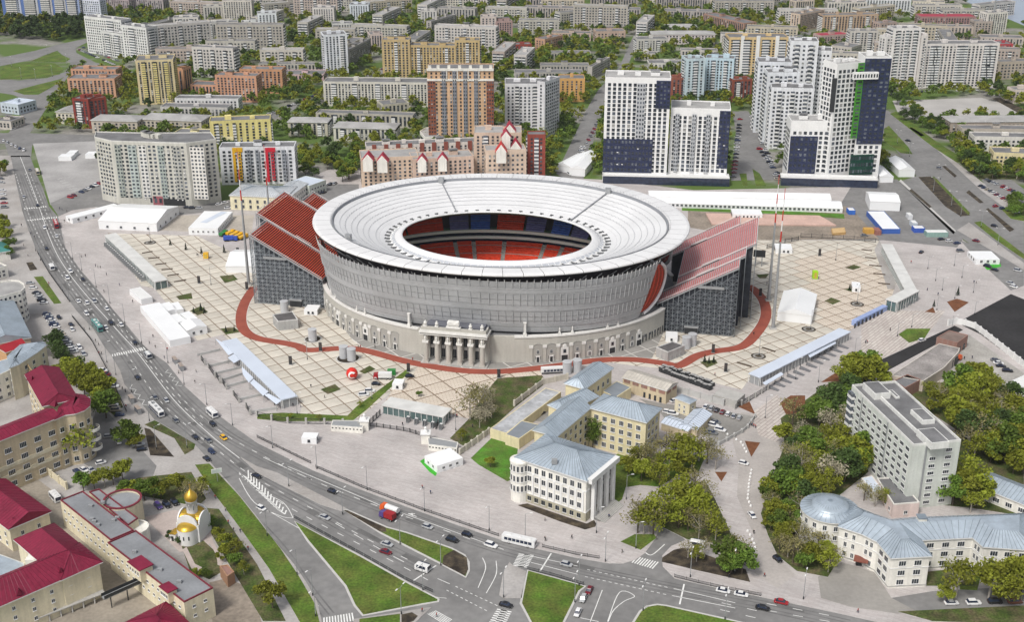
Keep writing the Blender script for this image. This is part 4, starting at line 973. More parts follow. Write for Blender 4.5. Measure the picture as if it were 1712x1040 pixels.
# ---- museum-like white building with its wings
h0 = hgt(980.5, 873.5, 804.3)
MU = bld('corner_office_building', 'ivory four storey building with round corner turret and zinc hip roof', rect3((864, 766), (980.5, 804.3), (1025.5, 763.6), h0), h0, IVORY, roof='hip', rm=BLUER, seam=BLUES, rise=4.2, over=0.8,
         plinth=(3.6, wallm('b9b39c')), bands=((h0 - 4.6, 0.5, FRAMEW), (h0 - 0.9, 0.9, FRAMEW), (3.6, 0.35, FRAMEW)))
q = rect3((864, 766), (980.5, 804.3), (1025.5, 763.6), h0); o = MU.location.xy
for a, b in edges(q):
    if not facing(a, b): continue
    L = (b - a).length
    if L > 20:
        dz = (h0 - 4.2) / 4 + 0.6
        wins(MU, o, a, b, 1.0, 1, 1, 8, 1.7, 1.9, m0=4); wins(MU, o, a, b, 5.0, 4.0, 2, 8, 1.7, 2.2, m0=4); wins(MU, o, a, b, h0 - 3.9, 4, 1, 8, 1.7, 2.4, m0=4)
        u = (b - a).normalized(); nr = Vector((u.y, -u.x)); pm = MB()
        for i in range(9): p = a + u * (4 + (L - 5.2) * i / 8) - o; pm.obox(p, u, nr, -0.35, 0.35, 0, 0.3, 4.0, h0 - 4.6, FRAMEW)
        pm.build('pilasters', MU, kind='stuff')
    else:
        u = (b - a).normalized(); nr = Vector((u.y, -u.x))
        cm = MB(); cm.box(-0.7, 0.7, -1.9, -0.6, 0, h0 - 1.0, FRAMEW); cmm = cm.mesh('column')
        for i in range(4): p = a + u * (L * (0.16 + 0.225 * i)) - o; link('column', cmm, MU, (p.x, p.y, 0.1), math.atan2(u.y, u.x))
        eb = MB(); eb.obox(a - o, u, nr, 0.2, L - 0.2, 0.3, 2.1, h0 - 1.0, h0 + 0.9, FRAMEW); eb.build('portico_beam', MU)
        wins(MU, o, a, b, 6.5, 4.5, 2, 3, 2.2, 3.2, m0=L * 0.16); dr = MB(); p = a + u * (L / 2) - o; dr.obox(p, u, nr, -1.6, 1.6, 0, 0.25, 1.2, 5.2, DARK); dr.build('entrance_door', MU)
        stp = MB()
        for i in range(6): stp.obox(p, u, nr, -7, 7, 2.2 + i * 0.6 - 2.2, 3.0 + i * 0.6, 0.1, 1.2 - i * 0.17, CONC)
        stp.build('entrance_steps', MU)
tc_ = P(868, 841.5).xy + Vector((0.3, 3.3)); ht = hgt(868, 841.5, 778); tm = MB(); tl = tc_ - o
tm.lathe([(3.4, 0), (3.4, ht), (3.7, ht), (3.7, ht + 0.6), (3.0, ht + 0.7), (0.01, ht + 1.6)], IVORY, 20, c=tl); tw = tm.build('corner_turret', MU)
for k in range(7):
    for f in range(3):
        a = R_(-175 + k * 24); link('window', winmesh(0.95, 2.4, FRAMEW, 1), tw, (tl.x + 3.42 * math.cos(a), tl.y + 3.42 * math.sin(a), 4.6 + f * 4.0), a + math.pi / 2)
dm = MB(); cpx = P(927, 772, h0 + 2.2).xy - o; dm.box(cpx.x - 1, cpx.x + 1, cpx.y - 0.8, cpx.y + 0.8, h0 + 1.4, h0 + 3.1, GREYM); dm.build('dormer', MU)
h3 = hgt(1080, 772, 706.9)
SCHOOL = bld('cream_office_wing', 'cream four storey angled office wings with zinc roofs behind the ivory turret building', rect3((986, 682.5), (1080, 706.9), (1107, 685.3), h3), h3, PALEY, roof='hip', rm=BLUER, seam=BLUES, rise=3.6, over=0.7)
o = SCHOOL.location.xy; q = rect3((986, 682.5), (1080, 706.9), (1107, 685.3), h3)
for a, b in edges(q):
    if facing(a, b): wins(SCHOOL, o, a, b, 1.6, (h3 - 2) / 4, 4, 6 if (b - a).length > 18 else 3, 1.9, 2.1, mull=3)
q2 = rect3((930, 730), (985.5, 683), (898, 716), h3); body(SCHOOL, q2, h3 - 0.05, PALEY); roof_hip(SCHOOL, q2, h3 + 0.3, 3.4, 0.7, BLUER, 0.0, BLUES)
for a, b in edges(q2):
    if facing(a, b) and (b - a).length > 14: wins(SCHOOL, o, a, b, 1.6, (h3 - 2) / 4, 4, 6, 1.6, 2.0)
q4 = rect3((977, 650.6), (1022.8, 617), (944, 643), 12.0); body(SCHOOL, q4, 12, PALEY); roof_hip(SCHOOL, q4, 12.3, 3.0, 0.7, BLUER, 0.6, BLUES)
for a, b in edges(q4):
    if facing(a, b) and (b - a).length > 14: wins(SCHOOL, o, a, b, 2.2, 4.4, 2, 5, 1.5, 2.2)
q5 = rect3((944, 690), (1000, 664), (930, 672), 12.5); body(SCHOOL, q5, 12.5, PALEY); roof_hip(SCHOOL, q5, 12.8, 2.6, 0.5, BLUER, 0.5, BLUES)
bld('garage_row', 'long low yellow garage row with striped grey roof beside the sparse lawn', rect3((819.4, 717.2), (912, 649), (844.7, 726.5), 4.2), 4.2, PALEY, rm=mat('streaky_grey_roof', (0.42, 0.43, 0.45), 0.7, 0.25, 0.2, streak=0.2), ph=0.15)
bld('garage_annex', 'low shed with slate grey roof between garage row and zinc roofed wing', polyz('844.7,727 871.9,703.5 901.9,710.6 868,734.5', 4.6), 4.6, PALEY, rm=mat('slate_roof', (0.22, 0.245, 0.275), 0.7, 0.12, 0.2), ph=0.12)
bld('grey_shed', 'grey roofed shed in the courtyard behind the cream office wing', polyz('1007,654 1031,637.5 1055.6,648 1029,665.6', 5.0), 5.0, PALEY, rm=MATS['slate_roof'], ph=0.12)
WKS = bld('workshop', 'beige workshop with ribbed arched roof and brick infill panels', rect3((1041.5, 632), (1114, 654), (1120, 637.5), 6.2), 6.2, BEIGE, roof='gable', rm=mat('ribbed_fibre_roof', (0.5, 0.47, 0.42), 0.9, 0.12, 0.2, streak=0.15), seam=mat('fibre_seam', (0.36, 0.34, 0.31), 0.9), rise=1.4, over=0.4)
q = rect3((1041.5, 632), (1114, 654), (1120, 637.5), 6.2); o = WKS.location.xy
for a, b in edges(q):
    if facing(a, b):
        u = (b - a).normalized(); nr = Vector((u.y, -u.x)); L = (b - a).length; n = max(1, int(L / 4.2))
        for i in range(n): m_ = MB(); m_.obox(a + u * (L * (i + 0.5) / n) - o, u, nr, -1.5, 1.5, 0.02, 0.14, 4.4, 5.9, BRICK); m_.build('brick_panel', WKS)
        if L > 15: wins(WKS, o, a, b, 0.4, 1, 1, 4, 1.0, 2.2, fr=DARK, m0=L * 0.45)
bld('gatehouse', 'small cream two storey gatehouse with grey roof beside parked cars', rect3((1128.7, 666.5), (1153, 676), (1160.6, 668.8), 6.0), 6.0, CREAM, roof='hip', rm=BLUER, rise=0.8, over=0.3, floors=2, sp=2.2, win=(0.9, 1.2), indiv=True)
bld('blue_roof_shed', 'shed with pale blue gable roof at the end of the parking yard', rect3((1165, 719), (1189, 694), (1146.7, 701), 3.6), 3.6, BEIGE, roof='gable', rm=PAVR, seam=BLUES, rise=1.5, over=0.4)
bld('blue_roof_annex', 'low annex with pale blue roof joined to the cream office wing', rect3((1106, 708), (1150, 722), (1106.6, 692.5), 3.2), 3.2, BEIGE, roof='gable', rm=PAVR, seam=BLUES, rise=1.0, over=0.3)
# ---- prison quarter, lower left
hP = 10.2
GREYR = mat('grey_membrane_roof', (0.235, 0.245, 0.26), 0.85, 0.22, 0.09, fine=0.06)
PR1 = bld('long_prison_block', 'long pale yellow two storey block with grey flat roof and maroon parapet', rect3((180, 909), (307.7, 1008.7), (353, 982.3), hP), hP, CREAM, cat='prison block', rm=GREYR, par=MARP, floors=2, z0=3.6, dz=3.4, sp=3.0, win=(1.1, 1.0), indiv=True, ph=0.5)
PR2 = bld('prison_block', 'pale yellow block with maroon edged grey flat roof and round corner towers', rect3((101, 838), (185, 905.4), (223.5, 888.5), hP), hP + 0.1, CREAM, cat='prison block', rm=GREYR, par=MARP, floors=2, z0=3.6, dz=3.4, sp=3.0, win=(1.1, 1.0), indiv=True, ph=0.5)
o = PR2.location.xy
q = polyz('149,824 166,819 231,868 214,880', hP - 1.5); body(PR2, q, hP - 1.5, CREAM); roof_flat(PR2, q, hP - 1.5, GREYR, MARP, 0.5)
tc_ = P(205, 838, hP - 1.5).xy - o; m_ = MB(); m_.lathe([(6.5, 0), (6.5, hP - 0.9), (6.0, hP - 0.9), (6.0, hP - 1.6)], CREAM, 20, c=tc_); m_.lathe([(6.0, hP - 1.6), (0.01, hP - 1.55)], GREYR, 20, c=tc_); m_.lathe([(6.6, hP - 0.89), (6.6, hP - 0.5), (5.9, hP - 0.5), (5.9, hP - 0.89)], MARP, 20, c=tc_); m_.build('round_tower', PR2)
tc_ = P(226, 884, 6).xy - o; m_ = MB(); m_.lathe([(4.6, 0), (4.6, 6.6), (4.2, 6.6), (4.2, 6.1), (0.01, 6.1)], IVORY, 16, c=tc_); m_.build('round_tower', PR2)
for (x, y, s, hh) in ((236, 946, 3.4, 4.0), (282, 985, 2.3, 3.6)):
    p = P(x, y, hP + 1).xy - PR1.location.xy; u = (P(307.7, 1008.7, hP).xy - P(180, 909, hP).xy).normalized(); v = Vector((-u.y, u.x)); m_ = MB()
    m_.obox(p, u, v, -s, s, -s * 0.7, s * 0.6, hP - 2.5, hP + hh - 2.2, CREAM); m_.obox(p, u, v, -s - 0.3, s + 0.3, -s * 0.7 - 0.3, s * 0.6 + 0.3, hP + hh - 2.2, hP + hh - 1.9, MAROON); h_ = m_.build('entrance_hut', PR1)
    for i in range(4): w_ = p + u * (-s * 0.7 + i * s * 0.45) - v * (s * 0.7 + 0.02); link('window', winmesh(0.8, 1.3, FRAMEW, 1), h_, (w_.x, w_.y, hP + hh - 4.6), math.atan2(u.y, u.x))
hB = 12.6
PR3 = bld('cell_block', 'cream cell block on stilts with bright maroon roof in the lower left corner', rect3((-70, 1044), (166, 941.4), (14, 962), hB), hB, CREAM, cat='prison block', roof='hip', rm=MAROON, seam=MAROOND, rise=4.2, over=0.9, floors=3, z0=2.6, dz=3.3, sp=5.5, win=(1.1, 1.3), indiv=True)
q = rect3((165.5, 941.6), (89, 879.5), (100.5, 966), hB + 0.1); body(PR3, q, hB + 0.02, CREAM); roof_hip(PR3, q, hB + 0.42, 4.0, 0.9, MAROON, 0.9, MAROOND)
m_ = MB(); p = P(68, 925, hB).xy - PR3.location.xy; m_.box(p.x - 4, p.x + 4, p.y - 3, p.y + 3, 0, hB - 0.6, IVORY); m_.build('stair_tower', PR3)
st_ = MB(); cb = MB(); cb.box(-0.2, 0.2, -0.2, 0.2, 0, 2.6, CONC); cbm = cb.mesh('stilt')
a, b = P(60, 1040).xy, P(172, 997).xy; u = (b - a).normalized()
dk = MB(); nr = Vector((u.y, -u.x))
for i in range(7): p = a + u * ((b - a).length * i / 6) + nr * 2.6 - PR3.location.xy; link('stilt', cbm, PR3, (p.x, p.y, 0.1))
dk.obox(a + nr * 0.2 - PR3.location.xy, u, nr, 0, (b - a).length, 0, 2.8, 2.6, 2.9, CONC); dk.build('walkway_deck', PR3)
bld('prison_office', 'cream prison building with maroon gable roof behind the cell block', rect3((15.6, 885), (81.7, 857), (14, 803), 9.0), 9.0, CREAM, cat='prison block', roof='gable', rm=MAROON, seam=MAROOND, rise=3.4, over=0.8, floors=2, z0=1.4, sp=4.2, win=(1.2, 1.6), indiv=True, ridge=None)
bld('prison_store', 'low building with maroon roof cut off by the bottom edge of the view', polyz('214,1042 277.6,1010 316,1046 256,1082', 6.5), 6.5, CREAM, cat='prison block', roof='hip', rm=MAROON, seam=MAROOND, rise=2.2, over=0.6)
bld('grey_roof_shed', 'grey blue shed roof between the prison buildings on the left edge', polyz('-40,940 -20,920 40,942 44,955 -40,985', 5), 5, GREYW, cat='shed', rm=BLUER, ph=0.1)
hC = hgt(95, 785, 701.5)
OF = bld('cream_office_building', 'cream four storey office with maroon roofs and a rounded corner', rect3((-60, 762), (100, 698), (-72, 744), hC), hC, BEIGE, roof='gable', rm=MAROON, seam=MAROOND, rise=1.6, over=0.5, floors=4, z0=1.8, dz=(hC - 3.2) / 4, sp=5.4, win=(2.7, 2.1), indiv=True, mull=4, bands=((5.4, 1.6, CREAM), (9.4, 1.6, CREAM)))
q = rect3((128, 667), (97, 617), (80, 692), hC + 0.6); body(OF, q, hC + 0.6, BEIGE); roof_hip(OF, q, hC + 0.95, 3.2, 0.7, MAROON, 0.25, MAROOND)
for a, b in edges(q):
    if (b - a).length > 14: wins(OF, OF.location.xy, a, b, 1.8, (hC - 3.2) / 4, 4, 6, 1.8, 2.0)
q = polyz('93,702 108,695 126,692.5 140,687.5 149,680 150,669 140,662 128,660 100,682', hC + 0.2); body(OF, q, hC + 0.2, BEIGE); roof_cap(OF, q, hC + 0.5, 1.2, 0.4, MAROON, 3.5, MAROOND)
for a, b in edges(q):
    if facing(a, b) and (b - a).length > 2.5: wins(OF, OF.location.xy, a, b, 1.8, (hC - 3.2) / 4, 4, 1, 1.8, 2.0, m0=0.3, m1=0.3)
for f in range(3):
    m_ = MB(); p = P(150, 700 + 0 * f, 6).xy - OF.location.xy; p = P(149, 680, hC).xy - OF.location.xy; m_.lathe([(2.6, 3.4 + f * 4.0), (2.8, 3.4 + f * 4), (2.8, 4.6 + f * 4), (2.6, 4.6 + f * 4)], IVORY, 14, c=p, ang=math.pi * 1.3, a0=-math.pi * 0.85); m_.build('balcony', OF)
m_ = MB()
for i in range(7):      # scaffolding in the inner court of the office
    for f in range(6):
        a = P(50 + i * 4.2, 650 + i * 6.5, 0).xy - OF.location.xy; b = P(54.2 + i * 4.2, 656.5 + i * 6.5, 0).xy - OF.location.xy
        m_.tube((a.x, a.y, 0), (a.x, a.y, 13), 0.1, 0.1, mat('scaffold_timber', (0.4, 0.28, 0.14), 0.8), 4, False); m_.tube((a.x, a.y, f * 2.2 + 2), (b.x, b.y, f * 2.2 + 2), 0.22, 0.22, MATS['scaffold_timber'], 4, False)
o_ = m_.build('scaffolding', OF, kind='stuff')
bld('grey_roof_office', 'cream building with curved blue grey roof left of the maroon roofed office', polyz('12.7,597 34,578 72,573 77,578 64,589 32,610 17,616', 15), 15, CREAM, roof='cap', rm=BLUER, seam=BLUES, rise=1.5, ins=3, over=0.3, floors=4, z0=1.6, sp=4, win=(1.6, 1.8), indiv=True)
bld('white_office_annex', 'small white annex at the left edge beside the curved grey roof', polyz('-30,612 14,600 20,618 -30,640', 12), 12, IVORY, rm=BLUER, floors=3, sp=3.4, indiv=True, ph=0.2)
bld('red_roof_annex', 'ochre annex with small red gable roof behind the curved grey roof', rect3((10, 590), (44, 579), (7, 578), 13), 13, wallm('d9a877'), roof='gable', rm=mat('red_metal', (0.33, 0.02, 0.03), 0.5, 0.1, 0.3), rise=2.2, over=0.4)
bld('blue_roof_hall', 'wide hall with pale blue metal roof at the left edge', rect3((-30, 580), (50.8, 565), (-30, 500), 12), 12, wallm('e2c9ae'), roof='gable', rm=BLUER, seam=BLUES, rise=3.4, over=0.6)
RO = bld('round_end_office', 'white five storey office with rounded end at the left edge', polyz('-40,486 0,473 18,470 32,471 40,476 42,483 36,489 20,493 -40,510', 15.5), 15.5, IVORY, rm=ROOFL, ph=0.8)
q = polyz('-40,486 0,473 18,470 32,471 40,476 42,483 36,489 20,493 -40,510', 15.5)
for a, b in edges(q):
    if facing(a, b) or (b - a).x > 0: 
        n = max(1, int((b - a).length / 2.0)); wins(RO, RO.location.xy, a, b, 1.5, 3.0, 5, n, 1.3, 1.5, mull=1, m0=0.1, m1=0.1)
bld('teal_roof_house', 'small house with teal roof at the left edge by the road', rect3((-10, 424), (16, 420), (-10, 408), 5), 5, IVORY, roof='hip', rm=mat('teal_metal', (0.06, 0.22, 0.2), 0.5, 0.1), rise=2, over=0.5)
bld('white_kiosk_building', 'white low building beside the parked cars at the left edge', rect3((-10, 452), (12, 446), (-10, 436), 6), 6, IVORY, rm=ROOFL, floors=2, sp=2.6, indiv=True)
def vent(root, x, y, z, a):
    p = P(x, y, z).xy - root.location.xy; u = Vector((math.cos(a), math.sin(a))); v = Vector((-u.y, u.x)); q_ = [p - u * 1.6 - v * 0.9, p + u * 1.6 - v * 0.9, p + u * 1.6 + v * 0.9, p - u * 1.6 + v * 0.9]
    m_ = MB(); m_.hexa([(*k, z - 1.4) for k in q_], [(*(p - u * 1.6), z + 0.9), (*(p + u * 0.2), z + 0.3), (*(p + u * 0.2 + v * 0.05), z + 0.3), (*(p - u * 1.6 + v * 0.05), z + 0.9)], MAROOND); m_.build('roof_vent', root)
for x, y in ((50, 630), (77, 652), (89, 672)): vent(OF, x, y, hC + 2.6, R_(150))
for x, y in ((40, 838), (14, 850), (30, 868)): vent(bpy.data.objects['prison_office'], x, y, 10.6, R_(20))
for x, y in ((80, 912), (30, 985), (100, 950)): vent(PR3, x, y, hB + 2.4, R_(120))
for x, y in ((152, 848), (154, 870), (158, 874), (164, 880), (196, 868), (190, 872), (172, 842), (268, 955), (300, 975), (225, 925)):
    R0 = PR2 if x < 200 else PR1; p = P(x, y, hP).xy - R0.location.xy; m_ = MB(); m_.box(p.x - 0.7, p.x + 0.7, p.y - 0.5, p.y + 0.5, hP, hP + 0.9, GREYM); m_.build('roof_vent', R0)
# ---- lower right quarter
hR = 11.6
RBp = '1403.6,881.5 1441.6,893.8 1468,907 1490.7,934 1555,930.6 1537.5,903.8 1626.8,899.4 1644.6,915 1730,921 1730,861 1535,868 1490,872 1459,862 1428,849'
RB = bld('curved_white_building', 'white three storey building with zinc roof and domed rotunda end', polyz(RBp, hR), hR, IVORY, roof='cap', rm=BLUER, seam=BLUES, rise=3.2, over=0.6, ins=5.2, bands=((7.6, 0.25, FRAMEW), (0.8, 0.3, CONC)))
q = polyz(RBp, hR); o = RB.location.xy
for a, b in edges(q):
    if facing(a, b):
        L = (b - a).length
        if L > 9: wins(RB, o, a, b, 1.5, 3.5, 3, max(2, int(L / 4.6)), 2.4, 1.9, mull=3)
        elif L > 5: wins(RB, o, a, b, 1.5, 3.5, 3, 2, 1.1, 1.9)
rc = P(1387, 851, hR).xy; m_ = MB(); m_.lathe([(9.2, 0), (9.2, hR), (9.8, hR), (9.8, hR + 0.3)], IVORY, 32, c=rc - o); ro = m_.build('rotunda_wall', RB)
m_ = MB(); m_.lathe([(9.8, hR + 0.3), (6.4, hR + 1.3), (6.4, hR + 1.6), (5.8, hR + 2.1), (4.2, hR + 2.8), (2.2, hR + 3.2), (0.01, hR + 3.3)], BLUER, 32, c=rc - o); m_.build('rotunda_dome', RB, True)
sm = MB()
for j in range(32): t = 2 * math.pi * j / 32; c_, s_ = math.cos(t), math.sin(t); x0, y0 = (rc - o); sm.tube((x0 + 9.8 * c_, y0 + 9.8 * s_, hR + 0.35), (x0 + 6.4 * c_, y0 + 6.4 * s_, hR + 1.35), 0.07, 0.07, BLUES, 3, False); sm.tube((x0 + 6.4 * c_, y0 + 6.4 * s_, hR + 1.65), (x0 + 4.2 * c_, y0 + 4.2 * s_, hR + 2.85), 0.06, 0.06, BLUES, 3, False); sm.tube((x0 + 4.2 * c_, y0 + 4.2 * s_, hR + 2.85), (x0, y0, hR + 3.35), 0.05, 0.05, BLUES, 3, False)
sm.build('dome_seams', RB, kind='stuff')
for k in range(9):
    for f in range(3): t = R_(-200 + k * 22); link('window', winmesh(1.4, 1.9, FRAMEW, 2), ro, (rc.x - o.x + 9.22 * math.cos(t), rc.y - o.y + 9.22 * math.sin(t), 1.5 + 3.5 * f), t + math.pi / 2)
m_ = MB(); p = P(1539, 880, hR + 1).xy - o; m_.box(p.x - 1.3, p.x + 1.3, p.y - 1.3, p.y + 1.3, hR, hR + 4.5, IVORY); m_.box(p.x - 1.5, p.x + 1.5, p.y - 1.5, p.y + 1.5, hR + 4.5, hR + 4.8, BLUES); m_.build('chimney', RB)
m_ = MB(); p = P(1438, 950).xy - o; a, b = q[0], q[1]; m_.obox(p, Vector((0.94, -0.34)), Vector((0.34, 0.94)), -2.3, 2.3, -1.6, 2.2, 3.0, 3.3, mat('brown_canopy', (0.2, 0.07, 0.05), 0.6)); m_.box(p.x - 1, p.x + 1, p.y + 1, p.y + 2.2, 0.1, 2.8, DARK); m_.build('porch', RB)
hG = hgt(1592, 840, 735)
qG = rect3((1424, 646.5), (1527, 747), (1599.7, 733), hG)
WG = wallm('d6dbd3')
GB_ = bld('slab_office_block', 'pale grey eight storey slab block with dark flat roof among trees', qG, hG, WG, rm=ROOFG, par=wallm('e8e8e4'), ph=0.9)
o = GB_.location.xy
for a, b in edges(qG):
    L = (b - a).length
    if facing(a, b) and L > 25:
        wins(GB_, o, a, b, 1.6, (hG - 2) / 8, 8, 11, 2.6, 1.5, mull=3)
        u = (b - a).normalized(); nr = Vector((u.y, -u.x)); pm = MB()
        for t in (0.2, 0.62): p = a + u * (L * t) - o; pm = MB(); pm.obox(p, u, nr, -0.2, 0.2, 0, 0.35, 0, hG, GREYM); pm.build('drainpipe', GB_)
        bm = MB()
        for f in range(8): p = a - o; bm.obox(p, u, nr, -0.2, 3.6, 0.03, 1.3, 1.0 + f * (hG - 2) / 8, 2.1 + f * (hG - 2) / 8, FRAMEW); bm.obox(p, u, nr, -0.1, 3.5, 0.03, 1.2, 2.1 + f * (hG - 2) / 8, 3.4 + f * (hG - 2) / 8, GL2)
        bm.build('loggia_stack', GB_)
    elif facing(a, b):
        wins(GB_, o, a, b, 1.6, (hG - 2) / 8, 8, 2, 2.4, 1.4, mull=3, m0=5, skip=lambda i, f: i == 0 and f == 7)
        u = (b - a).normalized(); nr = Vector((u.y, -u.x)); pm = MB(); pm.obox(a + u * 5 - o, u, nr, -0.25, 0.25, 0, 0.4, 0, hG, GREYM); pm.build('drainpipe', GB_)
u = (qG[1] - qG[0]).normalized(); v = Vector((-u.y, u.x)); 
for (x, y, la, lb, hh) in ((1466, 648, 5, 3.2, 2.6), (1543, 693, 4.5, 2.4, 1.8), (1560, 728, 5.2, 3.4, 2.6), (1495, 658, 3, 0.8, 0.8)):
    p = P(x, y, hG + hh).xy - o; lu = u if abs(u.x) > abs(u.y) * 3 else u; m_ = MB(); a_ = (P(1527, 747, hG).xy - P(1424, 646.5, hG).xy).normalized(); b_ = Vector((-a_.y, a_.x))
    m_.obox(p, a_, b_, -la, la, -lb, lb, hG, hG + hh, wallm('e8e8e4')); m_.obox(p, a_, b_, -la + 0.4, la - 0.4, -lb + 0.4, lb - 0.4, hG + hh, hG + hh + 0.05, ROOFG); m_.build('roof_hut', GB_)
m_ = MB(); a_ = (P(1527, 747, hG).xy - P(1424, 646.5, hG).xy).normalized(); b_ = Vector((-a_.y, a_.x)); p = P(1500, 694, hG).xy - o; m_.obox(p, a_, b_, -21, 22, -0.3, 0.3, hG, hG + 1.3, wallm('e8e8e4')); m_.build('roof_wall', GB_)
bld('flat_annex', 'low pink annex with dark flat roof in front of the grey slab block', polyz('1466,801 1500,800 1537.5,841.4 1494,845', 5.4), 5.4, PINKW, rm=ROOFG, par=IVORY, floors=1, z0=1.4, sp=4, win=(1.4, 1.4), indiv=True, ph=0.4)
bld('glazed_lean_to', 'lean-to with pale blue roof and windows beside the pink annex', polyz('1440,800 1458,796 1478,822 1462,826', 4.2), 4.2, IVORY, rm=PAVR, floors=1, z0=0.9, sp=2.0, win=(1.6, 2.0), indiv=True, ph=0.15)
bld('blue_roof_pavilion', 'long single storey building with pale blue roof at the right edge', rect3((1631, 812), (1770, 868), (1628, 781), 4.6), 4.6, IVORY, roof='gable', rm=BLUER, seam=BLUES, rise=2.6, over=0.5, floors=1, z0=1.3, sp=4.5, win=(2.4, 1.8), indiv=True, mull=3)
GR = bld('vehicle_garage', 'long low garage with worn flat roof and dark bays beside the orange tanker', polyz('1490,628 1530,602 1570,575 1605,583 1602,590 1578,616 1544,638', 5), 5, wallm('cfc2b4'), rm=mat('patched_roof', (0.27, 0.25, 0.24), 0.95, 0.35, 0.12, fine=0.2), par=wallm('d9d2c8'), ph=0.3)
a, b = P(1544, 652).xy, P(1602, 606).xy; u = (b - a).normalized(); nr = Vector((u.y, -u.x))
for i in range(7):
    m_ = MB(); m_.obox(a + u * ((b - a).length * (i + 0.5) / 7.2) - GR.location.xy, u, nr, -1.6, 1.6, -0.6, 0.4, 0.2, 3.8, DARK); m_.build('bay_door', GR)
bld('brick_garage', 'brick garage with brown roof at the far end of the garage row', polyz('1565.8,565 1586.7,553 1618.7,561 1600.7,574', 6), 6, BRICK, rm=mat('brown_roof', (0.2, 0.15, 0.13), 0.9, 0.2, 0.2), ph=0.3, floors=1, z0=0.5, sp=3.4, win=(2.0, 2.6), fr=DARK, indiv=True)
bld('brick_boiler_house', 'brick boiler house with felt roof next to the grey slab block', polyz('1493.8,638 1516.8,627 1540,636 1512.8,650', 5), 5, BRICK, rm=ROOFG, ph=0.4)
bld('white_shed', 'white flat roofed shed at the right edge beyond the gravel yard', polyz('1692,637 1712,628 1760,640 1740,664', 5), 5, TENT, rm=WHITE, ph=0.2)
ORD = 'first second third fourth fifth sixth seventh eighth ninth tenth eleventh twelfth thirteenth fourteenth fifteenth sixteenth seventeenth eighteenth nineteenth twentieth'.split()
ORD += ['twenty-' + w_ for w_ in ORD[:9]] + ['thirtieth'] + ['thirty-' + w_ for w_ in ORD[:9]] + ['fortieth'] + ['forty-' + w_ for w_ in ORD[:9]] + ['fiftieth'] + ['fifty-' + w_ for w_ in ORD[:9]] + ['sixtieth'] + ['sixty-' + w_ for w_ in ORD[:9]]
# ------------------------------------------------------------------ tents, pavilions, gates round the stadium
def tentb(name, label, A, B, C, h, rise=1.6, ridge=None, m=TENT, floors=0, cat='tent', sp=4.0, win=(1.4, 1.2), over=0.1):
    q = rect3(A, B, C, h)
    return bld(name, label, q, h, m, cat=cat, roof='gable', rm=m, rise=rise, over=over, ridge=ridge, floors=floors, sp=sp, win=win, z0=1.3, indiv=True, fr=GREYM, hidden=False)
tentb('event_hall', 'large white gabled event hall on the upper left of the plaza', (164, 369.5), (261.4, 374), (312, 346), 5.0, 3.2, floors=1, sp=7, ridge=0)
bld('white_modular_office', 'white L shaped modular office behind the left grandstand', rect3((314.7, 381), (364, 382), (401.6, 354), 4.2), 4.2, TENT, rm=TENT, ph=0.1, floors=1, sp=3, win=(1.2, 1.2), indiv=True, z0=1.5)
m_ = MB(); a = P(340, 372, 4.3); b = P(375, 354, 4.3); d = (b - a).normalized(); n_ = Vector((-d.y, d.x, 0)); m_.hexa([a - n_ * 2, b - n_ * 2, b + n_ * 2, a + n_ * 2], [p + Vector((0, 0, 0.06)) for p in (a - n_ * 2, b - n_ * 2, b + n_ * 2, a + n_ * 2)], PAVR); o_ = m_.build('skylight_strip'); o_.parent = bpy.data.objects['white_modular_office']; o_.matrix_parent_inverse = Matrix.Translation(-o_.parent.location)
bld('long_white_cabins', 'long low strip of white cabins behind the event hall', rect3((121, 365.5), (201.6, 344.5), (113.7, 360), 3.4), 3.4, TENT, rm=TENT, ph=0.15, cat='cabins', floors=1, sp=5, indiv=True)
tentb('white_marquee', 'big white gabled tent on the right plaza beside the tall masts', (1300, 523), (1358, 529.5), (1354.7, 492), 4.2, 2.6, ridge=1)
tentb('white_marquee', 'white tent with sloping roof half hidden by the left grandstand', (377, 446), (440, 446), (440, 418), 3.6, 3.4, ridge=0)
tentb('long_marquee', 'front one of the two very long white marquees behind the stadium', (1090, 339.5), (1409, 349.5), (1408, 336.5), 2.6, 1.8, ridge=0, floors=1, sp=2.6, win=(1.5, 1.2))
tentb('long_marquee', 'rear one of the two very long white marquees behind the stadium', (1085, 329), (1390, 334), (1389, 324), 4.6, 1.8, ridge=0)
tentb('white_storage_hall', 'white storage hall on the work yard right of the long marquees', (1455, 337), (1505.6, 339), (1503, 323), 5.5, 1.6, ridge=0)
bld('container_row', 'row of white topped blue containers on the work yard', rect3((1475, 383), (1505.6, 383), (1490, 353), 3.0), 3.0, mat('container_blue', (0.05, 0.12, 0.4), 0.5, 0.1), cat='containers', rm=TENT, ph=0.1)
for A, B, C, m, lab in (((1446, 384), (1462, 384), (1460, 380), 'd8a544', 'yellow'), ((1464, 386), (1474, 386), (1472, 380), 'a06a60', 'brown red')):
    bld('container', lab + ' container stored beside the white topped container row', rect3(A, B, C, 2.8), 2.8, wallm(m), cat='container', ph=0.05, rm=wallm(m))
for x, y, w_, hx, lab in ((1425, 352, 11, '2f6fd0', 'bright blue'), (1523, 360, 7, 'd8dade', 'white'), (1530, 373, 9, 'c9d2dc', 'pale grey'), (1538, 382, 18, '3a63c8', 'white and blue'), (1568, 389, 36, '8fb0a8', 'pale green')):
    bld('container', lab + ' site container on the grey work yard', rect3((x - w_ / 2, y), (x + w_ / 2, y), (x + w_ / 2, y - 5), 2.8), 2.8, wallm(hx), cat='container', ph=0.05, rm=WHITE)
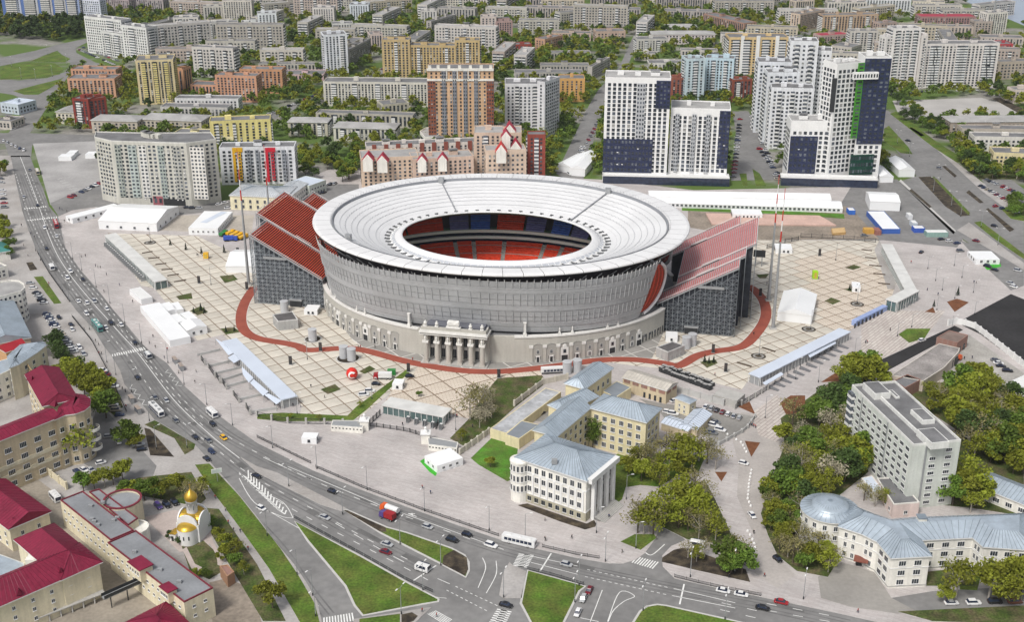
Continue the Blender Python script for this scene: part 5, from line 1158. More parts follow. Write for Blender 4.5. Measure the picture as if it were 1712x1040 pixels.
tentb('arched_tent', 'white peaked tent beside the right navy tower, the larger of the two', (1503, 285), (1530, 285), (1520, 266), 4.5, 2.4, ridge=1)
tentb('arched_tent', 'white peaked tent beside the right navy tower, the smaller one', (1472, 296), (1494, 296), (1488, 278), 3.8, 2.0, ridge=1)
tentb('arched_tent', 'white twin peaked tent between the flats and the navy tower behind the stadium', (928, 276), (954, 280), (960, 258), 4.0, 2.4, ridge=1)
tentb('arched_tent', 'white open fronted tent between the flats and the navy tower', (952, 282), (978, 284), (980, 256), 4.6, 2.4, ridge=1)
bld('white_cabin', 'white cabin with green trim by the right boulevard', rect3((1632, 434), (1672, 434), (1664, 420), 3.0), 3.0, TENT, cat='cabin', rm=TENT, ph=0.1, floors=1, sp=3, indiv=True)
for x, y, w_, lab in ((1432, 480, 14, 'white cabin near the planting bed on the right plaza'), (1311, 416, 28, 'long white and blue cabin by the fence of the right plaza'), (516, 732, 25, 'white kiosk outside the front fence'), (1123, 563, 20, 'white cabin at the foot of the right scaffold stand'), (519, 518, 22, 'white cabin at the foot of the left scaffold stand'), (664, 642, 17, 'white cabin beside the diagonal hedge near the portico'), (1250, 358, 50, 'white flat tent behind the right grandstand')):
    bld('white_cabin', lab, rect3((x - w_ / 2, y), (x + w_ / 2, y + 1), (x + w_ / 2, y - 8), 2.8), 2.8, TENT, cat='cabin', rm=TENT, ph=0.08, floors=1, sp=2.2, win=(1.0, 1.0), z0=1.0, indiv=True, fr=DARK)
bld('ticket_cabin', 'white flat cabin with green carpet on the paved forecourt', rect3((731, 780), (774, 766), (712, 762), 3.2), 3.2, TENT, cat='cabin', rm=TENT, ph=0.1, floors=1, sp=3, win=(1.2, 1.2), indiv=True)
lay('green_carpet', mat('green_carpet', (0.05, 0.36, 0.03), 0.9, 0.1), '702,772 712,766 733,788 728,797 718,790', None, 0.15)
lay('green_carpet', MATS['green_carpet'], '1644,444 1672,440 1674,446 1650,452', None, 0.18)
bld('white_canopy', 'long white canopy roof over the left plaza entrance lanes', rect3((234, 512), (284, 570), (264, 503), 3.4), 3.4, TENT, cat='canopy', rm=TENT, ph=0.1)
bld('white_canopy', 'short white canopy at the upper end of the left plaza entrance lanes', rect3((216, 484), (236, 501), (232, 478), 3.0), 3.0, TENT, cat='canopy', rm=WHITE, ph=0.1)
tentb('white_house', 'small white gabled house beside the left plaza entrance lanes', (313, 554), (346, 547), (303, 541), 3.4, 1.4, cat='house', floors=1, sp=3, win=(1.2, 1.2))
for x, y, w_, lab in ((276, 512, 16, 'lowest left'), (290, 532, 18, 'lowest right'), (292, 511, 12, 'upper left'), (309, 528, 18, 'upper right')):
    bld('white_cabin', lab + ' white cabin of the four beside the white canopy', rect3((x - w_ / 2, y - 4), (x + w_ / 2 - 3, y + 8), (x + w_ / 2, y - 6), 2.8), 2.8, TENT, cat='cabin', rm=TENT, ph=0.1)
BO = MB(); BO.lathe([(0.45, 0), (0.5, 0.35), (0.3, 0.75), (0.02, 0.85)], FRAMEW, 8); bom = BO.mesh('bollard')
for k, (s_, n_, w_) in enumerate((('1256,788 1252,812 1250,836 1256,850', 14, 'upper'), ('1250,890 1256,900 1262,914 1262,926', 9, 'lower'), ('1216,728 1240,742 1250,762', 9, 'curved top'))):
    for i, (p_, d_) in enumerate(along(W(pts(s_)), 2.6)[:n_ + 4]): o_ = link('bollard', bom, None, (p_.x, p_.y, 0.15)); tag(o_, '%s white bollard in the %s row along the paved lane' % (ORD[i], w_), 'bollard', 'white bollards along the lane')
# glass pavilions
def pavilion(label, A, B, C, h, fins=12, seamx=0, roofm=None, glass=True, group=None):
    q = rect3(A, B, C, h); c = sum(q, Vector((0, 0))) / 4; T = thing('entrance_pavilion', label, 'pavilion', (c.x, c.y, 0), 0, group)
    m_ = MB(); m_.prism(inset(q, 0.5), 0.1, h - 0.3, mat('pavilion_glass', (0.09, 0.14, 0.14), 0.15, 0.2, 0.4, spec=0.7) if glass else GREYM); m_.build('glass_wall', T, loc=-T.location)
    m_ = MB(); m_.prism(q, h - 0.3, h + 0.15, roofm or mat('pale_roof', (0.60, 0.60, 0.585), 0.7, 0.1, 0.2)); rf = m_.build('roof', T, loc=-T.location)
    s = MB(); u = (q[1] - q[0]); L0 = u.length; u = u.normalized(); v = q[3] - q[0]; L1 = v.length; v = v.normalized(); lng, sh, LL, LS = (u, v, L0, L1) if L0 > L1 else (v, u, L1, L0)
    o0 = q[0] - c
    for i in range(fins + 1): s.obox(o0 + lng * (LL * i / fins), lng, sh, -0.1, 0.1, 0, LS, h + 0.15, h + 0.24, GREYM)
    for b_ in (0.05, LS - 0.45): s.obox(o0, lng, sh, 0, LL, b_, b_ + 0.4, h + 0.15, h + 0.42, mat('roof_edge', (0.3, 0.31, 0.31), 0.6))
    s.build('roof_ribs', rf, kind='stuff')
    for a, b in edges(q):
        if facing(a, b):
            d = (b - a).normalized(); nr = Vector((d.y, -d.x)); n = max(2, int((b - a).length / 2.4))
            pm = MB(); pm.box(-0.1, 0.1, -0.1, 0.1, 0.1, h - 0.3, FRAMEW); pmm = pm.mesh('mullion')
            for i in range(n + 1): p = a + d * ((b - a).length * i / n) - nr * 0.42 - c; link('mullion', pmm, T, (p.x, p.y, 0))
    return T
TU = MB(); TU.box(-0.6, 0.6, -1.4, 1.4, 0, 0.15, GREYM); TU.box(-0.5, -0.3, -1.2, 1.2, 0.15, 2.3, GREYM); TU.box(0.3, 0.5, -1.2, 1.2, 0.15, 2.3, GREYM); TU.box(-0.6, 0.6, -0.25, 0.25, 2.3, 2.5, FRAMEW); TU.tube((0, 0, 0.2), (0, 0, 2.2), 0.08, 0.08, DARK, 5)
tum = TU.mesh('turnstile')
def turnstiles(a, b, n, lab):
    a, b = P(*a).xy, P(*b).xy; d = (b - a); ang = math.atan2(d.y, d.x)
    for i in range(n):
        p = a + d * (i / max(1, n - 1)); t = link('turnstile', tum, None, (p.x, p.y, 0.15), ang); tag(t, ORD[i] + ' turnstile from left ' + lab, 'turnstile', 'turnstiles ' + lab)
pavilion('long glass entrance pavilion with grey flat roof on the left plaza edge', (258, 472), (174, 393), (278, 466), 4.6, 16)
turnstiles((178, 412), (240, 470), 22, 'in the row before the long left pavilion')
pavilion('glass entrance pavilion with white roof inside the front gates', (637.6, 678), (741.5, 698), (753, 683), 4.0, 6)
turnstiles((683, 706), (738, 718), 5, 'before the glass pavilion inside the gates')
pavilion('long glass entrance pavilion on the right plaza running away from view', (1512, 484), (1473, 408), (1532, 483), 5.0, 9)
pavilion('short glass entrance pavilion set askew at the corner of the right plaza', (1500, 506), (1538, 486), (1481, 500), 5.6, 3)
turnstiles((1507, 516), (1530, 503), 5, 'before the askew pavilion on the right')
pavilion('blue roofed security pavilion with awnings on the left plaza', (371, 571), (470.7, 669.2), (496.8, 661.9), 4.4, 6, roofm=PAVR, glass=False)
pavilion('long blue roofed security pavilion on the right plaza', (1271, 632), (1422.7, 555), (1249.7, 625.4), 4.4, 8, roofm=PAVR, glass=False)
def awn(s, c, z, n0, lab):
    q = [P(a, b, z + (0.5 if i in (0, 1) else 0)) for i, (a, b) in enumerate(pts(s))]
    m_ = MB(); m_.hexa([p - Vector((0, 0, 0.12)) for p in q], q, PAVR)
    for p in q[2:]: m_.tube((p.x, p.y, 0.1), p, 0.1, 0.1, GREYM, 4)
    o_ = m_.build('awning'); tag(o_, lab, 'awning', 'awnings of the blue roofed pavilions')
for i, s in enumerate(('371,572 356,568 370,578 360,566'.replace('356,568 370,578', '391,590 382,594'), '392,591 402,601 391,607 381,598', '404,613 424,632 416,640 406,626', '424,634 449,655 440,662 418,640', '449,658 471,670 462,676 442,660')):
    awn(s, None, 3.4, 0, ('topmost', 'second', 'third', 'fourth', 'lowest')[i] + ' pale blue awning along the left security pavilion')
for i, s in enumerate(('1275,640 1306,622 1310,626 1280,644', '1350,592 1395,568 1398,574 1354,598')): awn(s, None, 3.2, 0, ('near', 'far')[i] + ' pale blue awning along the right security pavilion')
# queue walls with gates before the left pavilion; ramps before the right one
LWALL = mat('queue_wall', (0.46, 0.46, 0.45), 0.9, 0.1, 0.3)
for i, (a, b) in enumerate((((330, 596), (368, 587)), ((348, 615), (387, 606)), ((361, 627), (404, 616)), ((372, 638), (409, 626)), ((378, 649), (420, 638)), ((398, 671), (443, 661)), ((416, 692), (463, 685)))):
    m_ = MB(); ribbon(m_, [P(*a), P(*b)], 0.4, 0.1, 1.3, LWALL); o_ = m_.build('queue_wall'); tag(o_, 'low grey wall, number %s from the top, dividing the queue lanes left of the pavilion' % ('one', 'two', 'three', 'four', 'five', 'six', 'seven')[i], 'wall', 'queue lane walls')
def gate(a, b, lab, h=2.4):
    a, b = P(*a).xy, P(*b).xy; d = b - a; L = d.length; u = d / L; T = thing('gate', lab, 'gate', (a.x, a.y, 0.12), math.atan2(u.y, u.x), 'black steel gates')
    m_ = MB(); m_.box(0, L, -0.08, 0.08, 0.1, 0.25, DARK); m_.box(0, L, -0.08, 0.08, h - 0.15, h, DARK)
    for i in range(int(L / 0.5) + 1): m_.box(i * 0.5 - 0.03, i * 0.5 + 0.03, -0.03, 0.03, 0.25, h - 0.15, DARK)
    m_.build('gate_leaf', T); p = MB(); p.box(-0.35, 0.35, -0.35, 0.35, 0, h + 0.3, CONC); pm_ = p.mesh('post'); link('post', pm_, T, (0, 0, 0)); link('post', pm_, T, (L, 0, 0))
for i, (a, b) in enumerate((((337, 603), (343, 611)), ((349, 616), (360, 632)), ((362, 631), (368, 641)), ((372, 641), (379, 652)), ((391, 662), (400, 674)), ((412, 683), (419, 695)))):
    gate(a, b, ('first', 'second', 'third', 'fourth', 'fifth', 'sixth')[i] + ' black gate from the top at the left ends of the queue lanes')
RP = MB(); RP.hexa([(-0.9, 0, 0), (0.9, 0, 0), (0.9, 5, 0), (-0.9, 5, 0)], [(-0.9, 0, 0.05), (0.9, 0, 0.05), (0.9, 5, 0.9), (-0.9, 5, 0.9)], mat('ramp_grey', (0.17, 0.17, 0.18), 0.7)); RP.box(-0.1, 0.1, 4.9, 5.1, 0, 2.4, DARK); rpm = RP.mesh('barrier_ramp')
for i in range(12):
    p = P(1302 + i * 10.6, 654 - i * 6.4).xy; r_ = link('barrier_ramp', rpm, None, (p.x, p.y, 0.13), R_(50)); tag(r_, ORD[i] + ' dark sloping barrier from the left before the right security pavilion', 'barrier', 'barriers before the right pavilion')
m_ = MB(); ribbon(m_, [P(1427, 545), P(1479, 519)], 2.6, 0.1, 2.8, mat('blue_portal', (0.30, 0.38, 0.62), 0.5, 0.1)); o_ = m_.build('portal_row'); tag(o_, 'row of blue framed walk-through portals beside the right pavilion', 'portal')
for i in range(8):
    p = P(1429 + i * 6.4, 549 - i * 3.3).xy; d_ = MB(); d_.obox(p, (P(1479, 519).xy - P(1427, 545).xy).normalized(), Vector((0.6, -0.8)), -0.6, 0.6, -0.1, 0.12, 0.2, 2.4, DARK); d_.build('portal_opening', o_)
# front fence and ceremonial gates
def fence(line, lab, h=2.2, step=5.0, pm=None, bar=DARK, solidm=None, group=None, pw=0.4, name='fence'):
    l = [Vector(p[:2]) for p in line]; T = thing(name, lab, 'fence', (l[0].x, l[0].y, 0.1), 0, group); o = l[0]
    ps = along(l, step); p_ = MB(); p_.box(-pw, pw, -pw, pw, 0, h + 0.3, pm or CONC); pmesh = p_.mesh('post')
    for q, d in ps: link('post', pmesh, T, (q.x - o.x, q.y - o.y, 0), math.atan2(d.y, d.x))
    for (a, da), (b, db) in zip(ps, ps[1:]):
        d = (b - a); L = d.length; m_ = MB()
        if solidm: m_.box(0, L, -0.12, 0.12, 0, h, solidm)
        else:
            m_.box(0, L, -0.05, 0.05, h - 0.12, h, bar); m_.box(0, L, -0.05, 0.05, 0.1, 0.25, bar)
            k = max(0.35, L / 14)
            for i in range(int(L / k)): m_.box(i * k, i * k + 0.07, -0.03, 0.03, 0.25, h - 0.12, bar)
        m_.build('fence_panel', T, loc=(a.x - o.x, a.y - o.y, 0), rz=math.atan2(d.y, d.x))
    return T
fence(W(pts('0,705 170,750 600,760 700,790 740,800', 21)), 'dark railing with pale stone posts below the hedge at the plaza front', 2.4, 7.5)
fence(W(pts('750,770 800,775 900,790 1000,805 1110,840', 21)), 'curved row of low patterned gates between the two white gate lodges', 1.6, 2.9, pw=0.15, pm=DARK)
fence(W(pts('750,760 825,690', 21)), 'black railing from the left gate lodge to the glass pavilion', 2.4, 3.0, pw=0.15, pm=DARK)
fence(W(pts('1190,790 1225,720', 21)), 'black railing from the right gate lodge to the glass pavilion', 2.4, 3.0, pw=0.15, pm=DARK)
fence(W(pts('0,635 190,490 380,450', 22)), 'cream plastered wall with posts from the garage row up to the zinc roofed wing', 2.6, 6.0, pm=wallm('d8d2c4'), solidm=wallm('cfc9bb'), name='plaster_wall')
fence(W(pts('1350,960 1545,820', 21)), 'cream plastered wall between sparse lawn and bright lawn', 2.6, 4.0, pm=wallm('d8d2c4'), solidm=wallm('cfc9bb'), name='plaster_wall')
fence(W(pts('1080,540 1200,575 1465,655', 22)), 'grey panel wall above the row of parked cars in the courtyard', 2.8, 5.5, pm=LWALL, solidm=LWALL, name='panel_wall')
fence(W(pts('1465,655 1600,580 1712,510', 22)), 'black railing with stone posts along the right plaza corner', 2.2, 5.0)
fence(W(pts('1600,715 1540,800 1340,910', 22)), 'low pale wall round the corner of the parking yard', 1.6, 5.0, pm=LWALL, solidm=LWALL, name='panel_wall')
fence(W(pts('1585,545 1602,541 1630,550 1668,580 1712,615 1740,636')), 'long white panel fence beside the fresh black asphalt', 3.0, 5.0, pm=WHITE, solidm=WHITE, name='panel_fence')
fence(W(pts('0,845 390,1035', 21)) , 'black guard rail along the upper roadside at the bus lane', 1.1, 4.0, pw=0.06, pm=DARK, name='guard_rail')
fence(W(pts('390,10 700,145 1100,295 1640,480', 31)), 'black guard rail along the road below the paved forecourt', 1.1, 4.0, pw=0.06, pm=DARK, name='guard_rail')
fence(W(pts('185,540 400,590 640,630', 32)), 'black guard rail on the corner before the ivory building', 1.1, 4.0, pw=0.06, pm=DARK, name='guard_rail')
fence(W(pts('1065,740 1200,775 1400,820 1712,880', 32)), 'black guard rail along the lower right pavement', 1.1, 4.0, pw=0.06, pm=DARK, name='guard_rail')
fence(W(pts('85,690 250,730 480,800', 32)), 'black guard rail round the top of the central lawn island', 1.1, 4.0, pw=0.06, pm=DARK, name='guard_rail')
fence(W(pts('245,345 700,595 1000,765 1230,870', 31)), 'guard rail along the long grass wedge between the carriageways', 1.1, 4.0, pw=0.06, pm=GREYM, name='guard_rail')
fence(W(pts('250,650 330,790 470,985', 10)), 'black guard rail along the left pavement upper part', 1.1, 4.0, pw=0.06, pm=DARK, name='guard_rail')
fence(W(pts('480,40 610,200 700,370 850,690', 20)), 'black guard rail along the left pavement by the parked cars', 1.1, 4.0, pw=0.06, pm=DARK, name='guard_rail')
fence(W(pts('225,545 540,560 770,585', 13)), 'dark railing along the far edge of the right plaza', 2.4, 6.0, pw=0.12, pm=DARK)
fence(W(pts('0,620 120,585 215,565', 13)), 'dark railing left of the far edge of the right plaza', 2.4, 5.0, pw=0.12, pm=DARK)
fence(W(pts('250,0 470,175', 30)), 'pale wall between the office yard and the prison', 3.0, 6.0, pm=CREAM, solidm=CREAM, name='plaster_wall')
def lodge(s, top, lab):
    q = polyz(s, 2.6); T = bld('gate_lodge', lab, q, 2.6, IVORY, cat='gate lodge', rm=GREYM, ph=0.15); o = T.location.xy
    p = P(*top).xy - o; m_ = MB(); m_.box(p.x - 1.7, p.x + 1.7, p.y - 1.7, p.y + 1.7, 0, 4.2, IVORY); m_.box(p.x - 2.0, p.x + 2.0, p.y - 2.0, p.y + 2.0, 4.2, 4.6, FRAMEW); m_.lathe([(1.2, 4.6), (0.9, 5.4), (0.5, 5.8), (0.6, 6.6), (0.05, 7.2)], FRAMEW, 8, c=p); m_.build('pylon', T)
    mm = MB(); mm.box(-0.3, 0.3, -0.05, 0, 0, 0.5, DARK); mh = mm.mesh('grille')
    for a, b in edges(q):
        if facing(a, b) and (b - a).length > 8:
            d = (b - a).normalized()
            for i in range(9): x = a + d * ((b - a).length * (i + 0.5) / 9) - o; link('grille', mh, T, (x.x + d.y * 0.02, x.y - d.x * 0.02, 1.5), math.atan2(d.y, d.x))
lodge('556,703 612,704 606,716 553,712', (610, 718), 'white gate lodge with sculpture left of the patterned gates')
lodge('714,730 766,740 764,750 716,744', (712, 740), 'white gate lodge with sculpture right of the patterned gates')
# service blocks, silos, masts
GREYB = wallm('b7b7b5')
for s, hh, lab in (('455.6,527 489,521.4 498,535 464.6,538.6', 4.6, 'grey substation with dark sunken roof left of the old stadium wall'), ('1097,581.7 1124.7,571.8 1145,578.4 1117,590', 4.6, 'grey substation with dark sunken roof right of the old stadium wall')):
    bld('substation', lab, polyz(s, hh), hh, GREYB, cat='substation', rm=mat('dark_roof', (0.11, 0.105, 0.105), 0.9, 0.2, 0.2), par=wallm('d8d8d6'), ph=0.4, floors=1, z0=0.4, sp=3.2, win=(1.2, 2.2), fr=wallm('c8c8c6'), gl=wallm('a8a8a8'), indiv=True)
bld('concrete_kiosk', 'long grey concrete store at the corner of the right plaza', rect3((1192, 660), (1232, 671), (1236, 656), 3.4), 3.4, CONC, cat='kiosk', ph=0.1, rm=CONC)
SI = MB(); SI.lathe([(2.0, 0), (2.0, 5.4), (2.1, 5.4), (2.1, 5.7), (0.01, 5.8)], mat('silo_grey', (0.46, 0.47, 0.49), 0.5, 0.06, 0.3), 18); sim = SI.mesh('vent_shaft')
for x, y, lab in ((523, 569, 'on the dark round bed in the left plaza'), (575, 598, 'left one of the pair near the red path'), (588, 602, 'right one of the pair near the red path'), (1147, 582, 'nearer one of the pair beside the right substation'), (1157, 577, 'farther one of the pair beside the right substation'), (948, 624, 'left one of the pair behind the zinc roofs'), (965, 621, 'right one of the pair behind the zinc roofs'), (476, 521, 'beside the left substation and scaffold stand')):
    o_ = link('vent_shaft', sim, None, P(x, y, 0.2)); tag(o_, 'grey round vent shaft ' + lab, 'vent shaft', 'round vent shafts')
for x, y, r in ((523, 568, 4.2), (582, 600, 5.5)):
    m_ = MB(); c = P(x, y); m_.lathe([(r, 0.1), (r, 0.3), (r - 0.6, 0.3)], KERB, 24, c=(c.x, c.y)); m_.face([(c.x + (r - 0.6) * math.cos(2 * math.pi * j / 24), c.y + (r - 0.6) * math.sin(2 * math.pi * j / 24), 0.28) for j in range(24)], SOIL); struct('round_bed', m_)
for x, y in ((251, 406), (1352, 551), (1433, 509), (1268, 596)):
    m_ = MB(); c = P(x, y); r = 3.4
    m_.face([(c.x + r * math.cos(2 * math.pi * j / 24), c.y + r * math.sin(2 * math.pi * j / 24), 0.185) for j in range(24)], SOIL); m_.lathe([(r * 0.75, 0.18), (r * 0.75, 0.26), (r * 0.45, 0.26), (r * 0.45, 0.18)], SLABG, 24, c=(c.x, c.y)); struct('round_bed', m_)
def mast(b, top, lab):
    g = P(*b); hh = hgt(b[0], b[1], top); T = thing('lightning_mast', lab, 'mast', (g.x, g.y, 0.1), 0, 'tall steel masts round the stadium')
    m_ = MB(); m_.tube((0, 0, 0), (0, 0, hh * 0.63), 0.85, 0.4, GREYM, 12); m_.box(-1.6, 1.6, -1.6, 1.6, 0, 0.7, CONC); m_.build('shaft', T)
    RW = mat('mast_red', (0.5, 0.03, 0.02), 0.5, 0.05)
    for i in range(5):
        z0 = hh * (0.63 + 0.074 * i); s = MB(); s.tube((0, 0, z0), (0, 0, z0 + hh * 0.074), 0.36 - 0.05 * i, 0.32 - 0.05 * i, RW if i % 2 == 0 else FRAMEW, 10); s.build('painted_section', T)
mast((416, 477), 248, 'tall grey mast with red and white tip beside the left grandstand')
mast((455, 420), 242, 'tall mast with red and white tip rising behind the left grandstand')
mast((1284.7, 503), 292, 'farther of two tall red and white tipped masts right of the stadium')
mast((1292, 550), 315, 'nearer of two tall red and white tipped masts right of the stadium')
# ------------------------------------------------------------------ church
c0 = P(318, 905).xy + Vector((0.5, 3.0)); CH = thing('church', 'small white church with gold onion dome and gold roofs in a garden', 'church', (c0.x, c0.y, 0.15), R_(-14)); CH.scale = (0.8, 0.8, 0.92)
GOLD = mat('gold_leaf', (0.62, 0.40, 0.06), 0.28, 0.08, 0.6, metal=0.65); CHW = mat('church_white', (0.75, 0.75, 0.745), 0.8, 0.05, 0.3, streak=0.04)
m_ = MB(); m_.box(-5.2, 5.2, -4.2, 6.4, 0, 7.2, CHW)
for k in range(12):
    a0_, a1_ = R_(k * 15), R_(k * 15 + 15)
    for s_ in (-1, 1):
        y_ = 1.1 + s_ * 5.0; m_.hexa([(4.6 * math.cos(t), y, 7.1) for t in (a0_, a1_) for y in (y_ - 0.35,)] + [(4.6 * math.cos(t), y_ + 0.35, 7.1) for t in (a1_, a0_)], [(4.6 * math.cos(t), y_ - 0.35, 7.2 + 3.6 * math.sin(t)) for t in (a0_, a1_)] + [(4.6 * math.cos(t), y_ + 0.35, 7.2 + 3.6 * math.sin(t)) for t in (a1_, a0_)], CHW)
        x_ = s_ * 4.9; m_.hexa([(x_ - 0.3, 1.1 + 4.3 * math.cos(t), 7.1) for t in (a0_, a1_)] + [(x_ + 0.3, 1.1 + 4.3 * math.cos(t), 7.1) for t in (a1_, a0_)], [(x_ - 0.3, 1.1 + 4.3 * math.cos(t), 7.2 + 3.4 * math.sin(t)) for t in (a0_, a1_)] + [(x_ + 0.3, 1.1 + 4.3 * math.cos(t), 7.2 + 3.4 * math.sin(t)) for t in (a1_, a0_)], CHW)
m_.build('wall', CH)
m_ = MB()
for k in range(12):
    a0_, a1_ = R_(k * 15), R_(k * 15 + 15); p = [(4.0 * math.cos(t), 7.25 + 2.9 * math.sin(t)) for t in (a0_, a1_)]
    m_.face([(p[0][0], -3.4, p[0][1]), (p[1][0], -3.4, p[1][1]), (p[1][0], 6.0, p[1][1]), (p[0][0], 6.0, p[0][1])], GOLD)
    p = [(1.1 + 3.8 * math.cos(t), 7.25 + 2.8 * math.sin(t)) for t in (a0_, a1_)]
    m_.face([(-4.8, p[0][0], p[0][1]), (-4.8, p[1][0], p[1][1]), (4.8, p[1][0], p[1][1]), (4.8, p[0][0], p[0][1])], GOLD)
m_.box(-4.9, 4.9, -3.9, 6.1, 7.2, 7.4, GOLD); m_.build('vaulted_roof', CH)
m_ = MB(); m_.lathe([(4.3, 0), (4.3, 6.2)], CHW, 20, c=(0, -4.2), ang=math.pi, a0=math.pi); m_.build('apse', CH, True)
m_ = MB(); m_.lathe([(4.4, 6.2), (3.9, 6.9), (2.8, 7.5), (1.4, 7.9), (0.01, 8.0)], GOLD, 20, c=(0, -4.25), ang=math.pi, a0=math.pi); m_.build('apse_roof', CH, True)
m_ = MB(); m_.lathe([(2.3, 9.6), (2.3, 14.6), (2.5, 14.6), (2.5, 15.0)], CHW, 20, c=(0, 1.1)); m_.build('drum', CH, True)
for k in range(8): a = R_(k * 45 - 90); link('window', winmesh(0.5, 2.2, CHW, 1, sill=False), CH, (2.32 * math.cos(a), 1.1 + 2.32 * math.sin(a), 11.4), a + math.pi / 2)
m_ = MB(); m_.lathe([(2.35, 15.0), (2.5, 15.2), (2.75, 16.0), (2.6, 17.0), (1.8, 18.0), (0.8, 18.8), (0.25, 19.6), (0.1, 20.2)], GOLD, 20, c=(0, 1.1)); d_ = m_.build('onion_dome', CH, True)
m_ = MB(); m_.box(-0.06, 0.06, 1.04, 1.16, 20.1, 22.0, GOLD); m_.box(-0.55, 0.55, 1.04, 1.16, 21.2, 21.35, GOLD); m_.build('cross', CH)
for x, y, r in ((-1.9, -8.05, -0.45), (0.2, -8.5, 0.05), (2.2, -7.85, 0.55)): link('window', winmesh(0.8, 1.8, CHW, 1, sill=False), CH, (x, y, 2.4), r)
for y in (-2, 1.1, 4.2): link('window', winmesh(0.8, 2.4, CHW, 1, sill=False), CH, (-5.22, y, 3.2), -math.pi / 2)
m_ = MB(); m_.box(-8.0, -5.2, -6.0, -2.6, 0, 3.0, CHW); m_.hexa([(-8.2, -6.2, 3.0), (-5.0, -6.2, 3.0), (-5.0, -2.4, 3.0), (-8.2, -2.4, 3.0)], [(-6.7, -6.2, 3.9), (-6.5, -6.2, 3.9), (-6.5, -2.4, 3.9), (-6.7, -2.4, 3.9)], GOLD); m_.box(-7.1, -6.1, -6.08, -5.9, 0, 2.1, DARK); m_.build('porch', CH)
sheet('garden_path', pts('305,920 312,916 326,944 338,950 332,956 320,952'), PINK, 0.2)
sheet('garden_path', pts('350,908 356,905 374,940 370,948 364,946 362,930'), PINK, 0.2)
# small brick chapel ruin and rubble by the prison corner
o_ = bld('brick_kiosk', 'small square brick hut with open top beside the rubble yard', polyz('367,948 381,946 392,958 380,966', 4), 4, wallm('b58a6c'), cat='hut', rm=BRICK, ph=0.4)
# ------------------------------------------------------------------ mid-distance and far city: front roof edge A-B, roof depth in px, base row
FOOT = []      # footprints, so that trees keep clear
def city(A, B, dp, by, wall, floors, lab, sp=3.1, win=(1.4, 1.4), roof='flat', rm=None, bal=(), balm=None, name='apartment_block', cat='apartment block', clutter=2, skew=0, rise=2.2, top=0.8, group=None, dmin=11, balw=3.0, par=None, gl=None, z0=1.6):
    mx = (A[0] + B[0]) / 2; my = (A[1] + B[1]) / 2; h = hgt(mx, by, my)
    q = rect3(A, B, (B[0] + skew, B[1] - dp), h)
    if (q[2] - q[1]).length < dmin and (q[1] - q[0]).length < dmin: pass
    far = P(mx, by).y > 1150
    kw = {}
    if roof != 'flat': kw = dict(rise=rise, over=0.6)
    T = bld(name, lab, q, h, wall, cat=cat, roof=roof, rm=rm or (ROOFG if roof == 'flat' else ROOFL), floors=floors, sp=sp, win=win, hidden=False, bal=bal, balm=balm, clutter=clutter, z0=z0, group=group, top=top, balw=balw, par=par, gl=gl, **kw)
    T['_h'] = h; FOOT.append(q); return T
def strip(T, A, B, z0, z1, m, nm, out=0.25, cells=None):      # coloured upright panel on the front given by two pixels on the roof line
    h = T['_h']; a, b = P(*A, h).xy, P(*B, h).xy; u = (b - a).normalized(); nr = Vector((u.y, -u.x)); o = T.location.xy; m_ = MB()
    m_.obox(a - o, u, nr, 0, (b - a).length, 0.0, out, z0, z1, m)
    if cells:
        nx, nz = cells; L = (b - a).length
        for i in range(nx):
            for j in range(nz):
                x = L * (i + 0.22) / nx; zz_ = z0 + (z1 - z0) * (j + 0.25) / nz
                m_.obox(a - o, u, nr, x, x + L * 0.56 / nx, out, out + 0.06, zz_, zz_ + (z1 - z0) * 0.5 / nz, GLASS if RNG.random() < 0.7 else GL2)
    return m_.build(nm, T)
NAVY = mat('navy_panel', (0.022, 0.03, 0.075), 0.35, 0.15, 0.2, spec=0.5); GREENP = mat('green_panel', (0.07, 0.28, 0.03), 0.5, 0.1)
TW = wallm('f3f3f2', 0.03, 0.04); OR = wallm('d9a27c'); ORB = wallm('c8875f'); TAN = wallm('cdb489'); YEL = wallm('efe08f'); YLT = wallm('e3cc9a'); LB = wallm('d2e4ec'); GY = wallm('bdbab2'); GY2 = wallm('aaa8a3'); BG = wallm('cdc3b3'); PKG = wallm('c9b4ae'); RB_ = wallm('9c4a3c'); MARR = mat('red_gable', (0.36, 0.02, 0.05), 0.5, 0.12, 0.3)
LW_ = wallm('e6e4df')
# --- the grey U-shaped block on the left
h = hgt(320, 344, 239); q = polyz('158,230 186,236.5 311,240 361,233.5 352,222 250,223 160,221', h)
T = bld('apartment_block', 'grey green fourteen storey apartment block with curved left end left of the stadium', q, h, wallm('cfcdc3'), cat='apartment block', floors=14, sp=2.9, win=(1.6, 1.35), hidden=False, clutter=4, z0=4.5, par=wallm('dcdbd5')); T['_h'] = h; FOOT.append(q)
for x0, x1, col in ((190, 200, 'a9b0a8'), (212, 226, 'bcc7c2'), (230, 243, 'e2e1dc'), (262, 272, 'aeb9b2'), (288, 300, 'b9b9b2'), (316, 340, 'e9e6df')): strip(T, (x0, 236.5 + (x0 - 186) * 0.028), (x1, 236.5 + (x1 - 186) * 0.028), 5, h - 2.0, wallm(col), 'facade_panel', 0.3, (max(2, int((x1 - x0) / 5)), 14))
strip(T, (222, 237), (262, 238.5), 0.2, 6, wallm('a8616a'), 'shop_front', 0.4, (5, 1)); strip(T, (263, 238.5), (300, 239.5), 0.2, 4.5, DARK, 'shop_front', 0.35)
